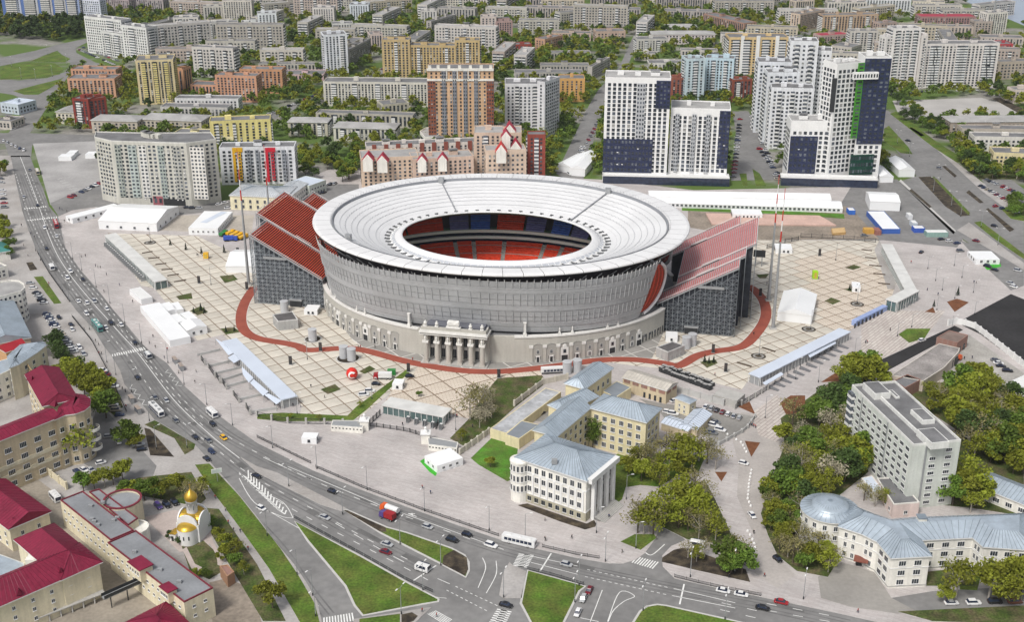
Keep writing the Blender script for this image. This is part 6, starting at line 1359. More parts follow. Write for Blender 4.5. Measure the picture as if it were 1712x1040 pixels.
# --- white block with yellow and red risers
T = city((366, 248), (492, 246), 9, 308, wallm('eceef2'), 9, 'white nine storey block with one yellow and one red riser', sp=3.6, win=(1.8, 1.5), clutter=3)
hh = T['_h']; YR = mat('yellow_riser', (0.75, 0.42, 0.02), 0.6, 0.08); RR = mat('red_riser', (0.55, 0.02, 0.04), 0.6, 0.08)
for x, m, in ((388, YR), (443, RR)):
    strip(T, (x, 247.6), (x + 4.5, 247.6), 2, hh + 0.4, m, 'riser_frame', 0.4); strip(T, (x + 4.5, 247.6), (x + 17, 247.4), hh - 2.5, hh + 0.4, m, 'riser_frame', 0.42)
    t_ = strip(T, (x + 9, 247.5), (x + 14, 247.5), 3, hh - 3, m, 'riser_loggias', 0.5, (1, 9))
for x in (372, 412, 426, 470): strip(T, (x, 247.6), (x + 6, 247.5), 2.5, hh - 1, wallm('9ea3ab'), 'loggia_column', 0.35, (1, 9))
T = city((350, 204), (452, 200), 8, 250, YEL, 9, 'yellow hotel block behind the white block with coloured risers', sp=4.2, win=(1.6, 1.5), bal=(0.12, 0.4), balw=2.4)
T = city((285, 226), (390, 230), 12, 250, wallm('efe3ae'), 4, 'low yellow wing in front of the yellow hotel block', sp=4)
bld('yellow_villa', 'pale yellow two storey house with grey hip roof beside the left grandstand', rect3((384, 327), (476, 331), (480, 312), 9), 9, wallm('efe6c2'), cat='house', roof='hip', rm=mat('pale_zinc', (0.5, 0.52, 0.54), 0.5, 0.12, 0.2, streak=0.1), seam=BLUES, rise=2.6, floors=2, sp=4.2, win=(1.5, 2.0), indiv=True, z0=1.4, fr=GREYM); FOOT.append(rect3((384, 327), (476, 331), (480, 312), 9))
bld('white_office', 'white two storey office with pale roof behind the yellow villa', rect3((487, 327), (514, 307), (474, 311), 8), 8, IVORY, roof='gable', rm=MATS['pale_zinc'], seam=BLUES, rise=1.4, floors=2, sp=3, win=(1.2, 1.6), indiv=True, z0=1.2)
bld('blue_roof_office', 'two storey office with pale blue flat roof by the car park behind the left stand', rect3((517, 311), (545, 301), (508, 295), 7.5), 7.5, wallm('cfd6cc'), rm=PAVR, floors=2, sp=2.6, win=(1.6, 1.5), indiv=True, z0=1.0, ph=0.2)
# --- pink flats with red gables behind the stadium roof
T = city((603, 266), (700, 262), 14, 312, wallm('e2c9b0'), 7, 'pink and beige flats with small red gables behind the stadium roof, left part', sp=3.2, clutter=0, rm=ROOFL); hh = T['_h']
T2 = city((690, 268), (792, 262), 12, 312, wallm('dcc0ac'), 7, 'pink and beige flats with small red gables behind the stadium roof, right part', sp=3.2, clutter=2, rm=ROOFL)
def gable(T, x, y, w_, hh2, m=MARR):
    p = P(x, y, T['_h']).xy - T.location.xy; s = w_ / 2; z = T['_h']; m_ = MB(); m_.hexa([(p.x - s, p.y - s, z), (p.x + s, p.y - s, z), (p.x + s, p.y + s, z), (p.x - s, p.y + s, z)], [(p.x - 0.1, p.y - s * 0.6, z + hh2), (p.x + 0.1, p.y - s * 0.6, z + hh2), (p.x + 0.1, p.y + s, z + hh2), (p.x - 0.1, p.y + s, z + hh2)], m); m_.build('red_gable', T)
    m_ = MB(); m_.box(p.x - s * 0.8, p.x + s * 0.8, p.y - s - 0.6, p.y - s + 0.4, z - 7, z + 0.4, IVORY); m_.face([(p.x - s * 0.9, p.y - s - 0.62, z + 0.4), (p.x + s * 0.9, p.y - s - 0.62, z + 0.4), (p.x, p.y - s - 0.62, z + hh2 * 0.9)], IVORY); m_.build('gable_front', T)
for x, y in ((616, 266), (640, 268)): gable(T, x, y, 8, 5)
for x, y in ((706, 268), (740, 266)): gable(T2, x, y, 7, 4.5)
T3 = city((612, 246), (800, 238), 8, 285, wallm('e8e0d8'), 8, 'white upper terrace of flats with brick red piers behind the gabled flats', sp=3.0, clutter=5)
for i in range(9): x = 622 + i * 20; strip(T3, (x, 246 - (x - 612) * 0.042), (x + 7, 246 - (x + 7 - 612) * 0.042), T3['_h'] - 5, T3['_h'] + 1.6, wallm('9c5648'), 'brick_pier', 0.5)
T = city((792, 223), (872, 223), 12, 300, wallm('dcc3ae'), 13, 'beige flats with red gables right of the orange tower', sp=3.0, clutter=2, bal=(0.25, 0.75), rm=ROOFL); gable(T, 852, 218, 9, 6); gable(T, 846, 228, 7, 5)
T = city((812, 253), (880, 251), 10, 312, wallm('e0c8b2'), 7, 'lower beige flats with red gable just above the stadium roof', sp=3.0, clutter=1, rm=ROOFL); gable(T, 862, 246, 8, 6); gable(T, 838, 252, 8, 6, mat('bright_red_gable', (0.5, 0.02, 0.02), 0.5))
T = city((882, 226), (912, 226), 6, 300, RB_, 11, 'narrow brick red block at the right end of the beige flats', sp=2.6, bal=(0.5,), clutter=0)
bld('rotunda_pavilion', 'white glazed rotunda pavilion at the foot of the orange tower', polyz('702,220 712,214 726,213 736,217 738,224 728,230 710,230', 9), 9, IVORY, floors=2, sp=2, win=(1.4, 2.4), hidden=False, rm=ROOFL)
# --- orange tower
T = city((714, 116), (825, 116), 9, 246, wallm('dcb48c'), 20, 'tall orange tower with white attic and grey glazed bays behind the stadium', sp=3.3, win=(1.3, 1.5), clutter=0, z0=4)
hh = T['_h']; strip(T, (713.5, 116), (825.5, 116), hh - 8, hh - 6.6, IVORY, 'attic_band', 0.6); strip(T, (713.5, 116), (825.5, 116), hh - 0.8, hh + 1.0, IVORY, 'attic_band', 0.7)
for x0, x1 in ((714, 727), (813, 825)): strip(T, (x0, 116), (x1, 116), 0, hh - 8, wallm('9a5a40'), 'brown_corner', 0.35, (3, 19))
for x0 in (738, 756, 774, 792): strip(T, (x0, 116), (x0 + 7, 116), 3, hh - 1, wallm('8f9299'), 'glazed_bay', 0.55, (2, 20)); strip(T, (x0 + 8, 116), (x0 + 9.5, 116), hh - 7, hh - 0.9, IVORY, 'attic_pier', 0.6)
for x0 in (716, 730, 748, 766, 784, 802, 818): strip(T, (x0, 116), (x0 + 5, 116), hh + 1.0, hh + 3.2, IVORY if x0 % 3 else wallm('8a3b2e'), 'attic_block', 0.4)
# --- white curved block, orange block
T = city((844, 141), (912, 141), 10, 226, wallm('ebebee'), 15, 'white tower with wavy front right of the orange tower, left half', sp=2.9, bal=(0.3, 0.75), clutter=2)
T = city((911, 138), (936, 129), 6, 226, wallm('e2e2e6'), 16, 'white tower with wavy front right of the orange tower, narrow right half', sp=2.6, clutter=1)
T = city((935, 132), (978, 132), 7, 170, wallm('dba860'), 8, 'ochre block beside the street behind the white wavy tower', sp=3.4, clutter=1)
# --- the white and navy towers
def navytower(label, parts, panels, by):
    T = None
    for (A, B, dp) in parts:
        if T is None: T = city(A, B, dp, by, TW, 22, label, sp=3.15, win=(1.95, 2.05), clutter=3, z0=7, gl=None, rm=ROOFL, top=2.5); hh = T['_h']
        else:
            mx = (A[0] + B[0]) / 2; h2 = hgt(mx, by, (A[1] + B[1]) / 2); q = rect3(A, B, (B[0], B[1] - dp), h2); nf = max(2, int((h2 - 9.5) / ((hh - 9.5) / 22)))
            bld('', '', q, h2, TW, floors=nf, sp=3.15, win=(1.95, 2.05), z0=7, dz=(hh - 9.5) / 22, hidden=False, clutter=2, root=T, rm=ROOFL); FOOT.append(q)
    return T
T = navytower('white tower with navy panels on the left behind the stadium', [((1012, 130), (1122, 132), 12), ((1122, 181), (1222, 184), 13)], [], 304); hh = T['_h']
hlow = hgt(1170, 304, 182.5)
strip(T, (1098, 131.6), (1122, 132), hlow + 1, hh - 1.0, NAVY, 'navy_panel', 0.4, (4, 7))
strip(T, (1012, 130), (1096, 131.5), 6.5, 29, NAVY, 'navy_panel', 0.4, (14, 6))
T['_h'] = hlow; strip(T, (1204, 183.3), (1222, 184), 10, hlow - 0.5, NAVY, 'navy_panel', 0.4, (3, 13))
for x in (1130, 1158, 1182): strip(T, (x, 181.5 + (x - 1122) * 0.03), (x + 7, 181.5 + (x + 7 - 1122) * 0.03), 7, hlow - 3, wallm('b9bcc0'), 'loggia_column', 0.3, (2, 15))
T['_h'] = hh; strip(T, (1066, 131), (1080, 131.3), 29.5, hh - 3, wallm('b9bcc0'), 'loggia_column', 0.3, (3, 13))
bld('shop_podium', 'dark glazed shop podium along the foot of the left navy tower', rect3((1008, 294), (1220, 299), (1220, 292), 5.2), 5.2, GLASSB, cat='podium', par=WHITE, rm=WHITE, ph=0.8)
T = navytower('white and navy tower with green stripe on the right behind the stadium', [((1400, 108), (1447, 104), 9), ((1323, 203), (1400, 204), 11), ((1446, 96), (1491, 96), 8)], [], 304); hh = T['_h']
hN = hgt(1468, 304, 96); T['_h'] = hN; strip(T, (1447, 96), (1491, 96), 26, hN - 0.5, NAVY, 'navy_panel', 0.5, (5, 20)); strip(T, (1436, 97), (1447, 96), 30, hN - 3, GREENP, 'green_stripe', 0.45, (1, 22)); strip(T, (1440, 97), (1480, 96), 5.5, 19, mat('dark_green_panel', (0.01, 0.05, 0.035), 0.35, 0.1), 'dark_green_panel', 0.6, (9, 3))
strip(T, (1428, 97), (1470, 96), 69, 73.5, TW, 'projecting_bar', 2.2, (9, 1))
T['_h'] = hgt(1361, 304, 203.5); strip(T, (1324, 203), (1370, 203.6), 6, 31, NAVY, 'navy_panel', 0.45, (6, 7)); T['_h'] = hh
strip(T, (1394, 108), (1402, 108), 48, 70, DARK, 'dark_recess', 0.3)
bld('shop_podium', 'dark glazed shop podium along the foot of the right navy tower', rect3((1306, 297), (1468, 302), (1468, 296), 5.2), 5.2, GLASSB, cat='podium', par=WHITE, rm=WHITE, ph=0.8)
# --- everything else: A, B, roof depth px, base row, wall, floors, label, extras
X = [
 ((1268, 104), (1325, 105), 8, 222, 'e6eaf0', 18, 'white tower left of the white cluster beside the right navy tower', {'bal': (.3, .7)}),
 ((1322, 69), (1369, 70), 7, 215, 'eceef2', 20, 'tallest white tower in the cluster behind the right navy tower', {'bal': (.25, .75)}),
 ((1342, 84), (1391, 86), 7, 212, 'eff0f3', 18, 'white tower standing before the tallest one in the cluster', {'bal': (.5,)}),
 ((1360, 107), (1394, 109), 6, 206, 'f0f0f2', 15, 'narrow white tower touching the right navy tower', {}),
 ((1284, 122), (1337, 122), 7, 240, 'e9edf2', 17, 'white tower in the middle of the white cluster', {'bal': (.3, .7)}),
 ((1290, 147), (1362, 149), 8, 250, 'eef0f4', 15, 'front white tower of the cluster beside the parked cars', {'bal': (.2, .5, .8)}),
 ((1148, 99), (1180, 98), 6, 172, 'cfe2ea', 15, 'pale blue tower with narrow left wing behind the left navy tower', {'bal': (.5,)}),
 ((1180, 97), (1228, 99), 6, 166, 'c8e0ec', 14, 'pale blue tower, wide right wing behind the left navy tower', {'bal': (.3, .7)}),
 ((1219, 63), (1319, 63), 7, 134, 'e2c48c', 15, 'yellow and white banded tower behind the pale blue tower', {'bal': (.12, .3, .62, .9), 'balw': 6}),
 ((1122, 131), (1147, 131), 5, 170, '9c5a46', 9, 'brick red block squeezed between navy tower and pale blue tower', {}),
 ((1225, 134), (1258, 133), 5, 170, '96503e', 9, 'brick red block right of the pale blue tower', {'bal': (.3,)}),
 ((1495, 48), (1541, 47), 5, 148, 'ece8e6', 20, 'stepped white tower at the left end of the long white block', {'bal': (.2, .5, .8)}),
 ((1482, 62), (1496, 61), 4, 148, 'e6e2e0', 18, 'lower shoulder of the stepped white tower', {}),
 ((1541, 60), (1552, 60), 4, 148, 'dcd6d2', 18, 'beige shoulder right of the stepped white tower', {}),
 ((1548, 74), (1672, 73), 6, 147, 'e4deda', 16, 'long white apartment block with three balcony bays at the upper right', {'bal': (.12, .16, .48, .52, .85, .89), 'balw': 7}),
 ((226, 102), (289, 100), 9, 174, 'e2d0a0', 19, 'cream tower with yellow balconies at the upper left', {'bal': (.2, .5, .8), 'balm': 'ead98a'}),
 ((289, 116), (306, 117), 6, 156, 'd39f78', 11, 'orange block right behind the cream tower', {}),
 ((112, 132), (191, 132), 8, 163, 'd9a687', 7, 'orange brick institute at the upper left, front wing', {}),
 ((118, 116), (193, 117), 6, 150, 'd3a080', 9, 'orange brick institute at the upper left, rear wing', {}),
 ((318, 142), (397, 144), 7, 166, 'd8a283', 6, 'orange brick building with steps right of the cream tower, low wing', {}),
 ((359, 126), (428, 128), 6, 170, 'd59e7e', 9, 'orange brick building right of the cream tower, high wing', {}),
 ((400, 116), (471, 117), 6, 156, 'd09a72', 9, 'orange brick building right of the cream tower, rear wing', {}),
 ((120, 165), (147, 167), 9, 214, '8f3a30', 10, 'dark brick tower with white balconies at the upper left', {'bal': (.4,), 'balw': 4}),
 ((147, 167), (177, 163), 6, 212, '96402f', 10, 'dark brick tower at the upper left, right flank', {}),
 ((152, 201), (229, 203), 10, 223, 'cabfb0', 3, 'beige school with pale hip roof left of the other hip roofed school', {'roof': 'hip'}),
 ((235, 199), (336, 203), 11, 221, 'c8bfae', 3, 'beige school with pale hip roof right of the other hip roofed school', {'roof': 'hip'}),
 ((93, 187), (123, 188), 8, 207, 'ddd6c6', 3, 'small pale house left of the dark brick tower', {'roof': 'gable'}),
 ((268, 179), (380, 181), 7, 196, 'cfcbc9', 3, 'long low grey clinic behind the schools, front wing', {}),
 ((292, 165), (398, 166), 6, 188, 'dcdcdc', 4, 'long low grey clinic behind the schools, rear wing', {}),
 ((481, 204), (547, 205), 8, 228, 'c9c3b2', 5, 'grey five storey house with hip roof, left of the similar wider one', {'roof': 'hip', 'bal': (.2, .5, .8)}),
 ((557, 213), (660, 216), 10, 237, 'd3d0c2', 5, 'grey five storey house with pale hip roof before the white slab', {'roof': 'hip', 'bal': (.15, .4, .7)}),
 ((528, 189), (690, 194), 6, 212, 'bdb8aa', 5, 'long grey five storey block between the hip roofed houses and the white slab', {'bal': (.2, .5, .8)}),
 ((640, 176), (684, 172), 8, 196, 'c8c2b0', 5, 'short grey block set across the long grey block', {}),
 ((540, 137), (716, 139), 8, 178, 'dcd8cc', 9, 'long white nine storey slab left of the orange tower', {'bal': (.1, .3, .52, .77), 'balw': 4}),
 ((541, 59), (580, 57), 6, 126, 'e9edf3', 17, 'white tower with blue stripe in the upper middle', {'bal': (.75,)}),
 ((638, 67), (685, 67), 5, 134, 'd2b884', 15, 'left tower of the wide tan apartment complex', {'bal': (.5,)}),
 ((684, 76), (762, 77), 5, 134, 'cdb27c', 13, 'middle slab of the wide tan apartment complex', {'bal': (.2, .8)}),
 ((760, 68), (802, 68), 5, 134, 'd0b680', 15, 'right tower of the wide tan apartment complex', {'bal': (.5,)}),
 ((473, 125), (541, 125), 8, 135, 'd9b9bb', 2, 'pink and red low shopping hall right of the orange buildings', {}),
 ((432, 107), (546, 108), 4, 120, 'b9b4ac', 4, 'long grey row behind the shopping hall', {}),
 ((430, 23), (462, 22), 4, 74, 'e6ebee', 14, 'white tower with pale blue left edge in the upper left middle', {}),
 ((404, 38), (432, 37), 4, 74, 'dfe0de', 10, 'white block touching the tower with pale blue edge', {}),
 ((522, 13), (558, 13), 4, 44, 'ded8d2', 9, 'white gridded tower near the top left of middle', {}),
 ((584, 8), (616, 8), 4, 33, 'dfe6ee', 8, 'small white and blue tower near the top', {}),
 ((555, 40), (590, 39), 4, 60, 'd9d9d4', 6, 'pale block behind the blue striped tower', {}),
 ((584, 83), (620, 64), 4, 106, 'aaa6a0', 9, 'receding grey slab right of the blue striped tower', {}),
 ((619, 58), (640, 57), 5, 84, 'd8c6be', 8, 'pale gable end beside the tan complex', {}),
 ((703, 18), (730, 18), 3, 42, 'd6d3ce', 8, 'pale block in the upper middle, left of the receding slabs', {}),
 ((721, 36), (763, 24), 3, 55, 'b5b0aa', 7, 'receding grey slab in the upper middle, front one', {}),
 ((731, 13), (794, 15), 3, 36, 'b6b2ac', 7, 'grey slab in the upper middle behind the receding slab', {}),
 ((754, 52), (802, 41), 4, 70, 'c0bbb4', 7, 'receding pale slab behind the tan complex', {}),
 ((803, 28), (830, 28), 4, 62, 'd5c8c0', 9, 'pale pink tower behind the tan complex, left one', {}),
 ((829, 36), (857, 35), 4, 62, 'b99a94', 7, 'dusky pink tower behind the tan complex, right one', {}),
 ((140, 27), (202, 34), 5, 92, 'e4e4e2', 13, 'white stepped office block by the interchange, tall left part', {'bal': (.7,), 'balw': 9}),
 ((168, 52), (206, 58), 6, 96, 'dcdcda', 9, 'white stepped office block by the interchange, low middle part', {'bal': (.3, .7), 'balw': 6}),
 ((203, 42), (244, 47), 6, 102, 'e2e2e0', 12, 'white stepped office block by the interchange, right part', {'bal': (.4,), 'balw': 7}),
 ((0, -16), (31, -16), 3, 37, 'c3cbe0', 15, 'blue edged tower in the top left corner, first from the left', {'bal': (.5,), 'balm': 'e4e2dc', 'balw': 12}),
 ((32, -15), (60, -15), 3, 37, 'cdd0d6', 15, 'blue edged tower in the top left corner, second from the left', {'bal': (.5,), 'balm': 'e4e2dc', 'balw': 12}),
 ((61, -14), (84, -14), 3, 37, 'c9c6c6', 15, 'blue edged tower in the top left corner, third from the left', {'bal': (.5,), 'balm': 'e4e2dc', 'balw': 10}),
 ((85, -13), (107, -13), 3, 37, 'c4c4c4', 15, 'blue edged tower in the top left corner, fourth from the left', {'bal': (.5,), 'balm': 'e4e2dc', 'balw': 10}),
 ((108, -12), (130, -12), 3, 38, '9fb2da', 15, 'blue edged tower in the top left corner, fifth from the left', {'bal': (.4,), 'balm': 'e4e2dc', 'balw': 10}),
 ((133, -2), (166, 0), 3, 38, 'dde3f0', 10, 'white and blue block behind the stepped office block', {}),
 ((166, -4), (215, 0), 3, 20, 'b7a7a8', 7, 'dusky row of flats at the top edge, left one', {}),
 ((216, -3), (272, 0), 3, 18, 'b2a6a6', 7, 'dusky row of flats at the top edge, right one', {}),
 ((244, 44), (330, 22), 4, 56, 'b7b3ac', 5, 'long receding grey slab behind the stepped office block', {}),
 ((289, 30), (331, 29), 4, 71, 'e0dcd4', 12, 'white tower between the grey slab and the trees, upper left', {'bal': (.3, .7)}),
 ((339, 11), (371, 10), 3, 36, 'd0ccc4', 8, 'pale tower at the top, left of the taller twin', {}),
 ((371, 1), (420, 1), 3, 38, 'd6d0c6', 11, 'pale taller tower at the top beside its twin', {}),
 ((340, 39), (398, 37), 4, 72, 'd3d1cb', 10, 'white gridded tower with dark loggias upper left', {'bal': (.2, .5, .8)}),
 ((876, 12), (961, 14), 4, 31, 'bfb5ae', 8, 'grey pink slab at the top middle, left one', {}),
 ((987, 15), (1071, 16), 4, 31, 'b9b1aa', 8, 'grey pink slab at the top middle, centre one', {}),
 ((1110, 18), (1191, 20), 4, 34, 'b5ada7', 8, 'grey pink slab at the top middle, right one', {}),
 ((880, -6), (955, -5), 3, 14, 'b3aaa4', 8, 'grey slab on the top edge behind the left grey pink slab', {}),
 ((987, -3), (1066, -2), 3, 16, 'aea69f', 8, 'grey slab on the top edge behind the centre grey pink slab', {}),
 ((1097, -3), (1188, -1), 3, 17, 'aca49e', 8, 'grey slab on the top edge behind the right grey pink slab', {}),
 ((1244, 39), (1265, 37), 22, 57, 'b08a78', 7, 'reddish slab seen end on at the top right of middle', {}),
 ((1065, 66), (1117, 65), 5, 87, 'cbc8c2', 5, 'grey five storey block beside the straight street', {'bal': (.3, .7)}),
 ((1090, 57), (1196, 57), 5, 74, 'e0d4d4', 4, 'long white and pink school in the upper middle', {'roof': 'hip'}),
 ((1112, 45), (1166, 45), 4, 55, 'dfdbd4', 3, 'white wing behind the long white and pink school', {'roof': 'hip'}),
 ((922, 55), (988, 56), 4, 68, 'c8b3a2', 4, 'beige row left of the straight street, upper one', {}),
 ((997, 53), (1046, 52), 5, 73, 'c3a997', 4, 'brown pink block left of the straight street', {}),
 ((911, 66), (941, 59), 6, 82, 'cda084', 4, 'orange block set askew left of the straight street', {}),
 ((860, 75), (889, 74), 4, 91, 'a6483c', 4, 'small brick red block left of the straight street', {}),
 ((920, 89), (988, 88), 4, 101, 'b7b3a8', 4, 'grey row among trees left of the straight street, upper one', {}),
 ((903, 110), (985, 110), 5, 124, 'b2aea4', 4, 'grey row among trees left of the straight street, lower one', {}),
 ((990, 112), (1020, 96), 4, 124, 'c2bdb6', 4, 'grey block set along the straight street', {}),
 ((860, 122), (975, 122), 6, 134, 'b4b0aa', 4, 'long grey row behind the ochre block', {}),
 ((1085, 106), (1148, 106), 6, 122, 'dad7d0', 4, 'white row right of the straight street, lower one', {}),
 ((1062, 90), (1100, 90), 4, 101, 'cfcac2', 3, 'pale row right of the straight street, upper one', {}),
 ((1138, 84), (1200, 85), 4, 97, 'c9c4bc', 3, 'pale row with flat roof behind the pale blue tower', {}),
 ((1338, 24), (1379, 16), 5, 49, 'd8c2ae', 9, 'large beige courtyard block upper right, left flank', {}),
 ((1377, 26), (1469, 24), 4, 55, 'c6a98c', 9, 'large beige courtyard block upper right, long front', {'bal': (.2, .5, .8)}),
 ((1330, 2), (1362, 0), 3, 22, 'dccdbc', 8, 'beige block at the top edge above the courtyard block', {}),
 ((1384, 4), (1450, 4), 3, 22, 'd6cfc8', 7, 'pale row at the top edge right of the beige block', {}),
 ((1448, -2), (1524, 0), 3, 18, 'd9dcdf', 6, 'white towers at the top edge near the pond, left one', {}),
 ((1526, 2), (1580, 4), 3, 20, 'dcd3c2', 6, 'cream towers at the top edge near the pond, right one', {}),
 ((1472, 39), (1500, 37), 4, 62, 'b9a298', 6, 'brown pink block above the stepped white tower', {}),
 ((1540, 28), (1632, 28), 5, 48, 'a88480', 5, 'maroon roofed row near the pond', {'rm': 'm'}),
 ((1577, 44), (1628, 45), 4, 66, 'c3b4a8', 6, 'beige row behind the long white block', {}),
 ((1630, 36), (1660, 36), 4, 62, 'b8aaa0', 6, 'brownish block left of the white tower with a spire', {}),
 ((1652, 22), (1686, 20), 4, 60, 'e8e2da', 12, 'white tower with thin spire near the pond', {}),
 ((1422, 52), (1469, 52), 4, 90, 'cfcac2', 9, 'white slab with dark loggias left of the stepped white tower', {'bal': (.3, .7)}),
 ((1373, 60), (1420, 57), 5, 76, 'bfa8a0', 4, 'low block with maroon roof left of the white slab', {'rm': 'm'}),
 ((1390, 76), (1424, 80), 8, 98, 'c9c2ba', 4, 'pale low block before the white slab with loggias', {}),
 ((1640, 62), (1712, 64), 5, 78, 'c8bdb4', 4, 'long pale row at the right edge below the spire tower', {}),
 ((1672, 74), (1694, 74), 6, 86, 'c0404a', 3, 'pink red annex at the right end of the long white block', {}),
 ((1672, 104), (1730, 102), 5, 132, 'bfb2a2', 5, 'brownish block at the right edge behind the dusty lot', {}),
 ((1697, 151), (1730, 150), 6, 172, 'dccfc4', 4, 'pale block at the right edge beside the dusty lot', {}),
 ((1590, 204), (1730, 203), 10, 226, 'b3a698', 3, 'long brownish house with low hip roof at the right edge', {'roof': 'hip'}),
 ((1609, 216), (1730, 217), 7, 238, 'c2b8ac', 3, 'grey house behind the white house at the right edge', {}),
 ((1629, 229), (1740, 231), 8, 254, 'e3dfd8', 3, 'white three storey house at the right edge', {}),
 ((1662, 256), (1740, 259), 10, 288, 'e6d7a8', 4, 'yellow house at the right edge among trees', {}),
 ((0, 172), (30, 176), 12, 190, 'c5d0dc', 2, 'pale blue roofed depot at the left edge by the junction', {'rm': 'b'}),
 ((-10, 202), (18, 204), 10, 216, 'ccc4bc', 2, 'low pale shed at the left edge by the junction', {}),
]
for A, B, dp, by, wc, fl, lab, ex in X:
    ex = dict(ex)
    if 'balm' in ex: ex['balm'] = wallm(ex['balm'])
    if ex.get('rm') == 'm': ex['rm'] = MARR
    elif ex.get('rm') == 'b': ex['rm'] = PAVR
    else: ex.pop('rm', None)
    s = random.Random(lab).uniform(2.7, 3.4)
    T = city(A, B, dp, by, wallm(wc), fl, lab, sp=s, win=(s * 0.5, 1.5), clutter=2 if fl > 6 else 1, name='apartment_block' if fl > 3 else 'low_building', cat='apartment block' if fl > 3 else 'building', **ex)
    if 'blue stripe' in lab: strip(T, (545, 58.6), (552, 58.2), 2, T['_h'], mat('blue_stripe', (0.05, 0.16, 0.5), 0.4), 'blue_stripe', 0.3, (1, 17))
    if 'thin spire' in lab: m_ = MB(); m_.tube((0, 0, T['_h']), (0, 0, T['_h'] + 30), 0.8, 0.2, GREYM, 6); m_.build('spire', T)
    if lab.startswith('blue edged'): 
        a = A; strip(T, (A[0], A[1]), (A[0] + 5, A[1]), 0, T['_h'], wallm('5f7fc0'), 'blue_edge', 0.5)
    if 'yellow and white banded' in lab:
        for k in (0.2, 0.46, 0.78): strip(T, (1219 + 100 * k, 63), (1219 + 100 * k + 6, 63), 0, T['_h'] + 2, TW, 'white_riser', 0.9)
# low halls and kiosks on the worn parking lot
for x, y, w_, lab in ((108, 262, 22, 'white flat kiosk on the worn lot, upper right one'), (150, 258, 16, 'white flat kiosk on the worn lot, near the curved grey block'), (118, 256, 14, 'small white kiosk on the worn lot, upper one')):
    bld('white_kiosk', lab, rect3((x - w_ / 2, y), (x + w_ / 2, y), (x + w_ / 2, y - 5), 3), 3, TENT, cat='kiosk', rm=TENT, ph=0.1)
# construction clutter behind the right plaza
for s, hh, m, lab in (('1180,356 1370,360 1398,376 1190,374', 0.9, wallm('d9b5a6'), 'low pink brick foundation behind the right grandstand'), ):
    m_ = MB(); m_.prism(polyz(s, 0.9), 0.1, hh, m); o_ = m_.build('foundation'); tag(o_, lab, 'foundation')
bld('timber_stack', 'pile of yellow timber on the work yard', polyz('1390,382 1412,380 1414,388 1392,390', 1.6), 1.6, wallm('cfa76a'), cat='timber', rm=wallm('d8b47c'), ph=0.05)
cr_ = MB(); cr_.box(-0.95, 0.95, -0.9, 0.9, 0, 2.0, DARK); cr_.box(-0.8, 0.8, -0.7, 0.7, 2.0, 2.25, ROOFL); crm = cr_.mesh('crate')
for k, (a, b) in enumerate((((1106, 622), (1186, 652)), ((1110, 617), (1190, 646)))):
    for i in range(19):
        p = P(*a).lerp(P(*b), i / 18); o_ = link('crate', crm, None, (p.x, p.y, 0.2), R_(-48) + RNG.uniform(-.25, .25), scale=(1, 1, RNG.uniform(0.75, 1.15))); tag(o_, ORD[i] + ' black crate from the left in the %s row along the right plaza edge' % ('near', 'far')[k], 'crate', 'black crates along the right plaza')
# further low rows among the far treetops
NOT = [pts(s) for s in ('-40,240 170,236 172,345 420,352 600,335 600,300 1000,300 1520,290 1720,480 1720,1100 -40,1100', '-20,60 100,70 145,62 130,90 230,118 228,130 130,112 100,160 60,222 175,222 175,240 -20,240', '1478,180 1600,160 1712,180 1712,200 1600,196 1560,214 1640,320 1712,380 1712,480 1500,330 1470,215', '436,196 640,110 644,121 446,206', '924,300 985,170 1036,108 1062,46 1074,46 1054,110 1022,160 1004,200 980,300', '1224,184 1256,184 1306,304 1216,304', '1318,38 1330,36 1376,62 1360,66', '1555,-30 1640,14 1720,46 1720,-30', '500,300 610,300 610,345 480,345', '130,72 150,66 205,105 190,116 130,100')]
rf_ = random.Random(17); extra = []; tries = 0
while len(extra) < 66 and tries < 5000:
    tries += 1; x, y = rf_.uniform(160, 1690), rf_.uniform(-4, 132)
    if any(inside(p, x, y) for p in NOT) or (x < 300 and y < 136): continue
    c = P(x, y).xy; a = R_(rf_.choice((-12, -10, 30, 78, 75, 0))); u = Vector((math.cos(a), math.sin(a))); v = Vector((-u.y, u.x)); l_ = rf_.uniform(20, 38)
    q = [c - u * l_ - v * 6, c + u * l_ - v * 6, c + u * l_ + v * 6, c - u * l_ + v * 6]
    sp_ = [c + u * (l_ * k / 3) + v * s for k in (-3, -2, -1, 0, 1, 2, 3) for s in (-6, 6)]; big = [c - u * (l_ + 8) - v * 16, c + u * (l_ + 8) - v * 16, c + u * (l_ + 8) + v * 16, c - u * (l_ + 8) + v * 16]
    if any((f_[0] - c).length < 190 and (any(inside(inset(f_, -9), *p) for p in sp_) or any(inside(big, *p) for p in f_)) for f_ in FOOT): continue
    FOOT.append(q); extra.append((x, q))
extra.sort(key=lambda e: e[0])
for i, (x, q) in enumerate(extra):
    five = rf_.random() < 0.75; h = 15.5 if five else 27
    bld('apartment_block', 'plain %s storey row among the far treetops, %s from the left' % ('five' if five else 'nine', ORD[i]), q, h, wallm(rf_.choice(('c2beb4', 'b8b2a8', 'cfc9be', 'd2cdc8', 'bfb0a6', 'c8beaa'))), cat='apartment block', floors=5 if five else 9, sp=3.2, win=(1.6, 1.5), hidden=False, clutter=1, rm=ROOFL if rf_.random() < 0.5 else ROOFG, group='far rows among treetops', bal=(.2, .5, .8))
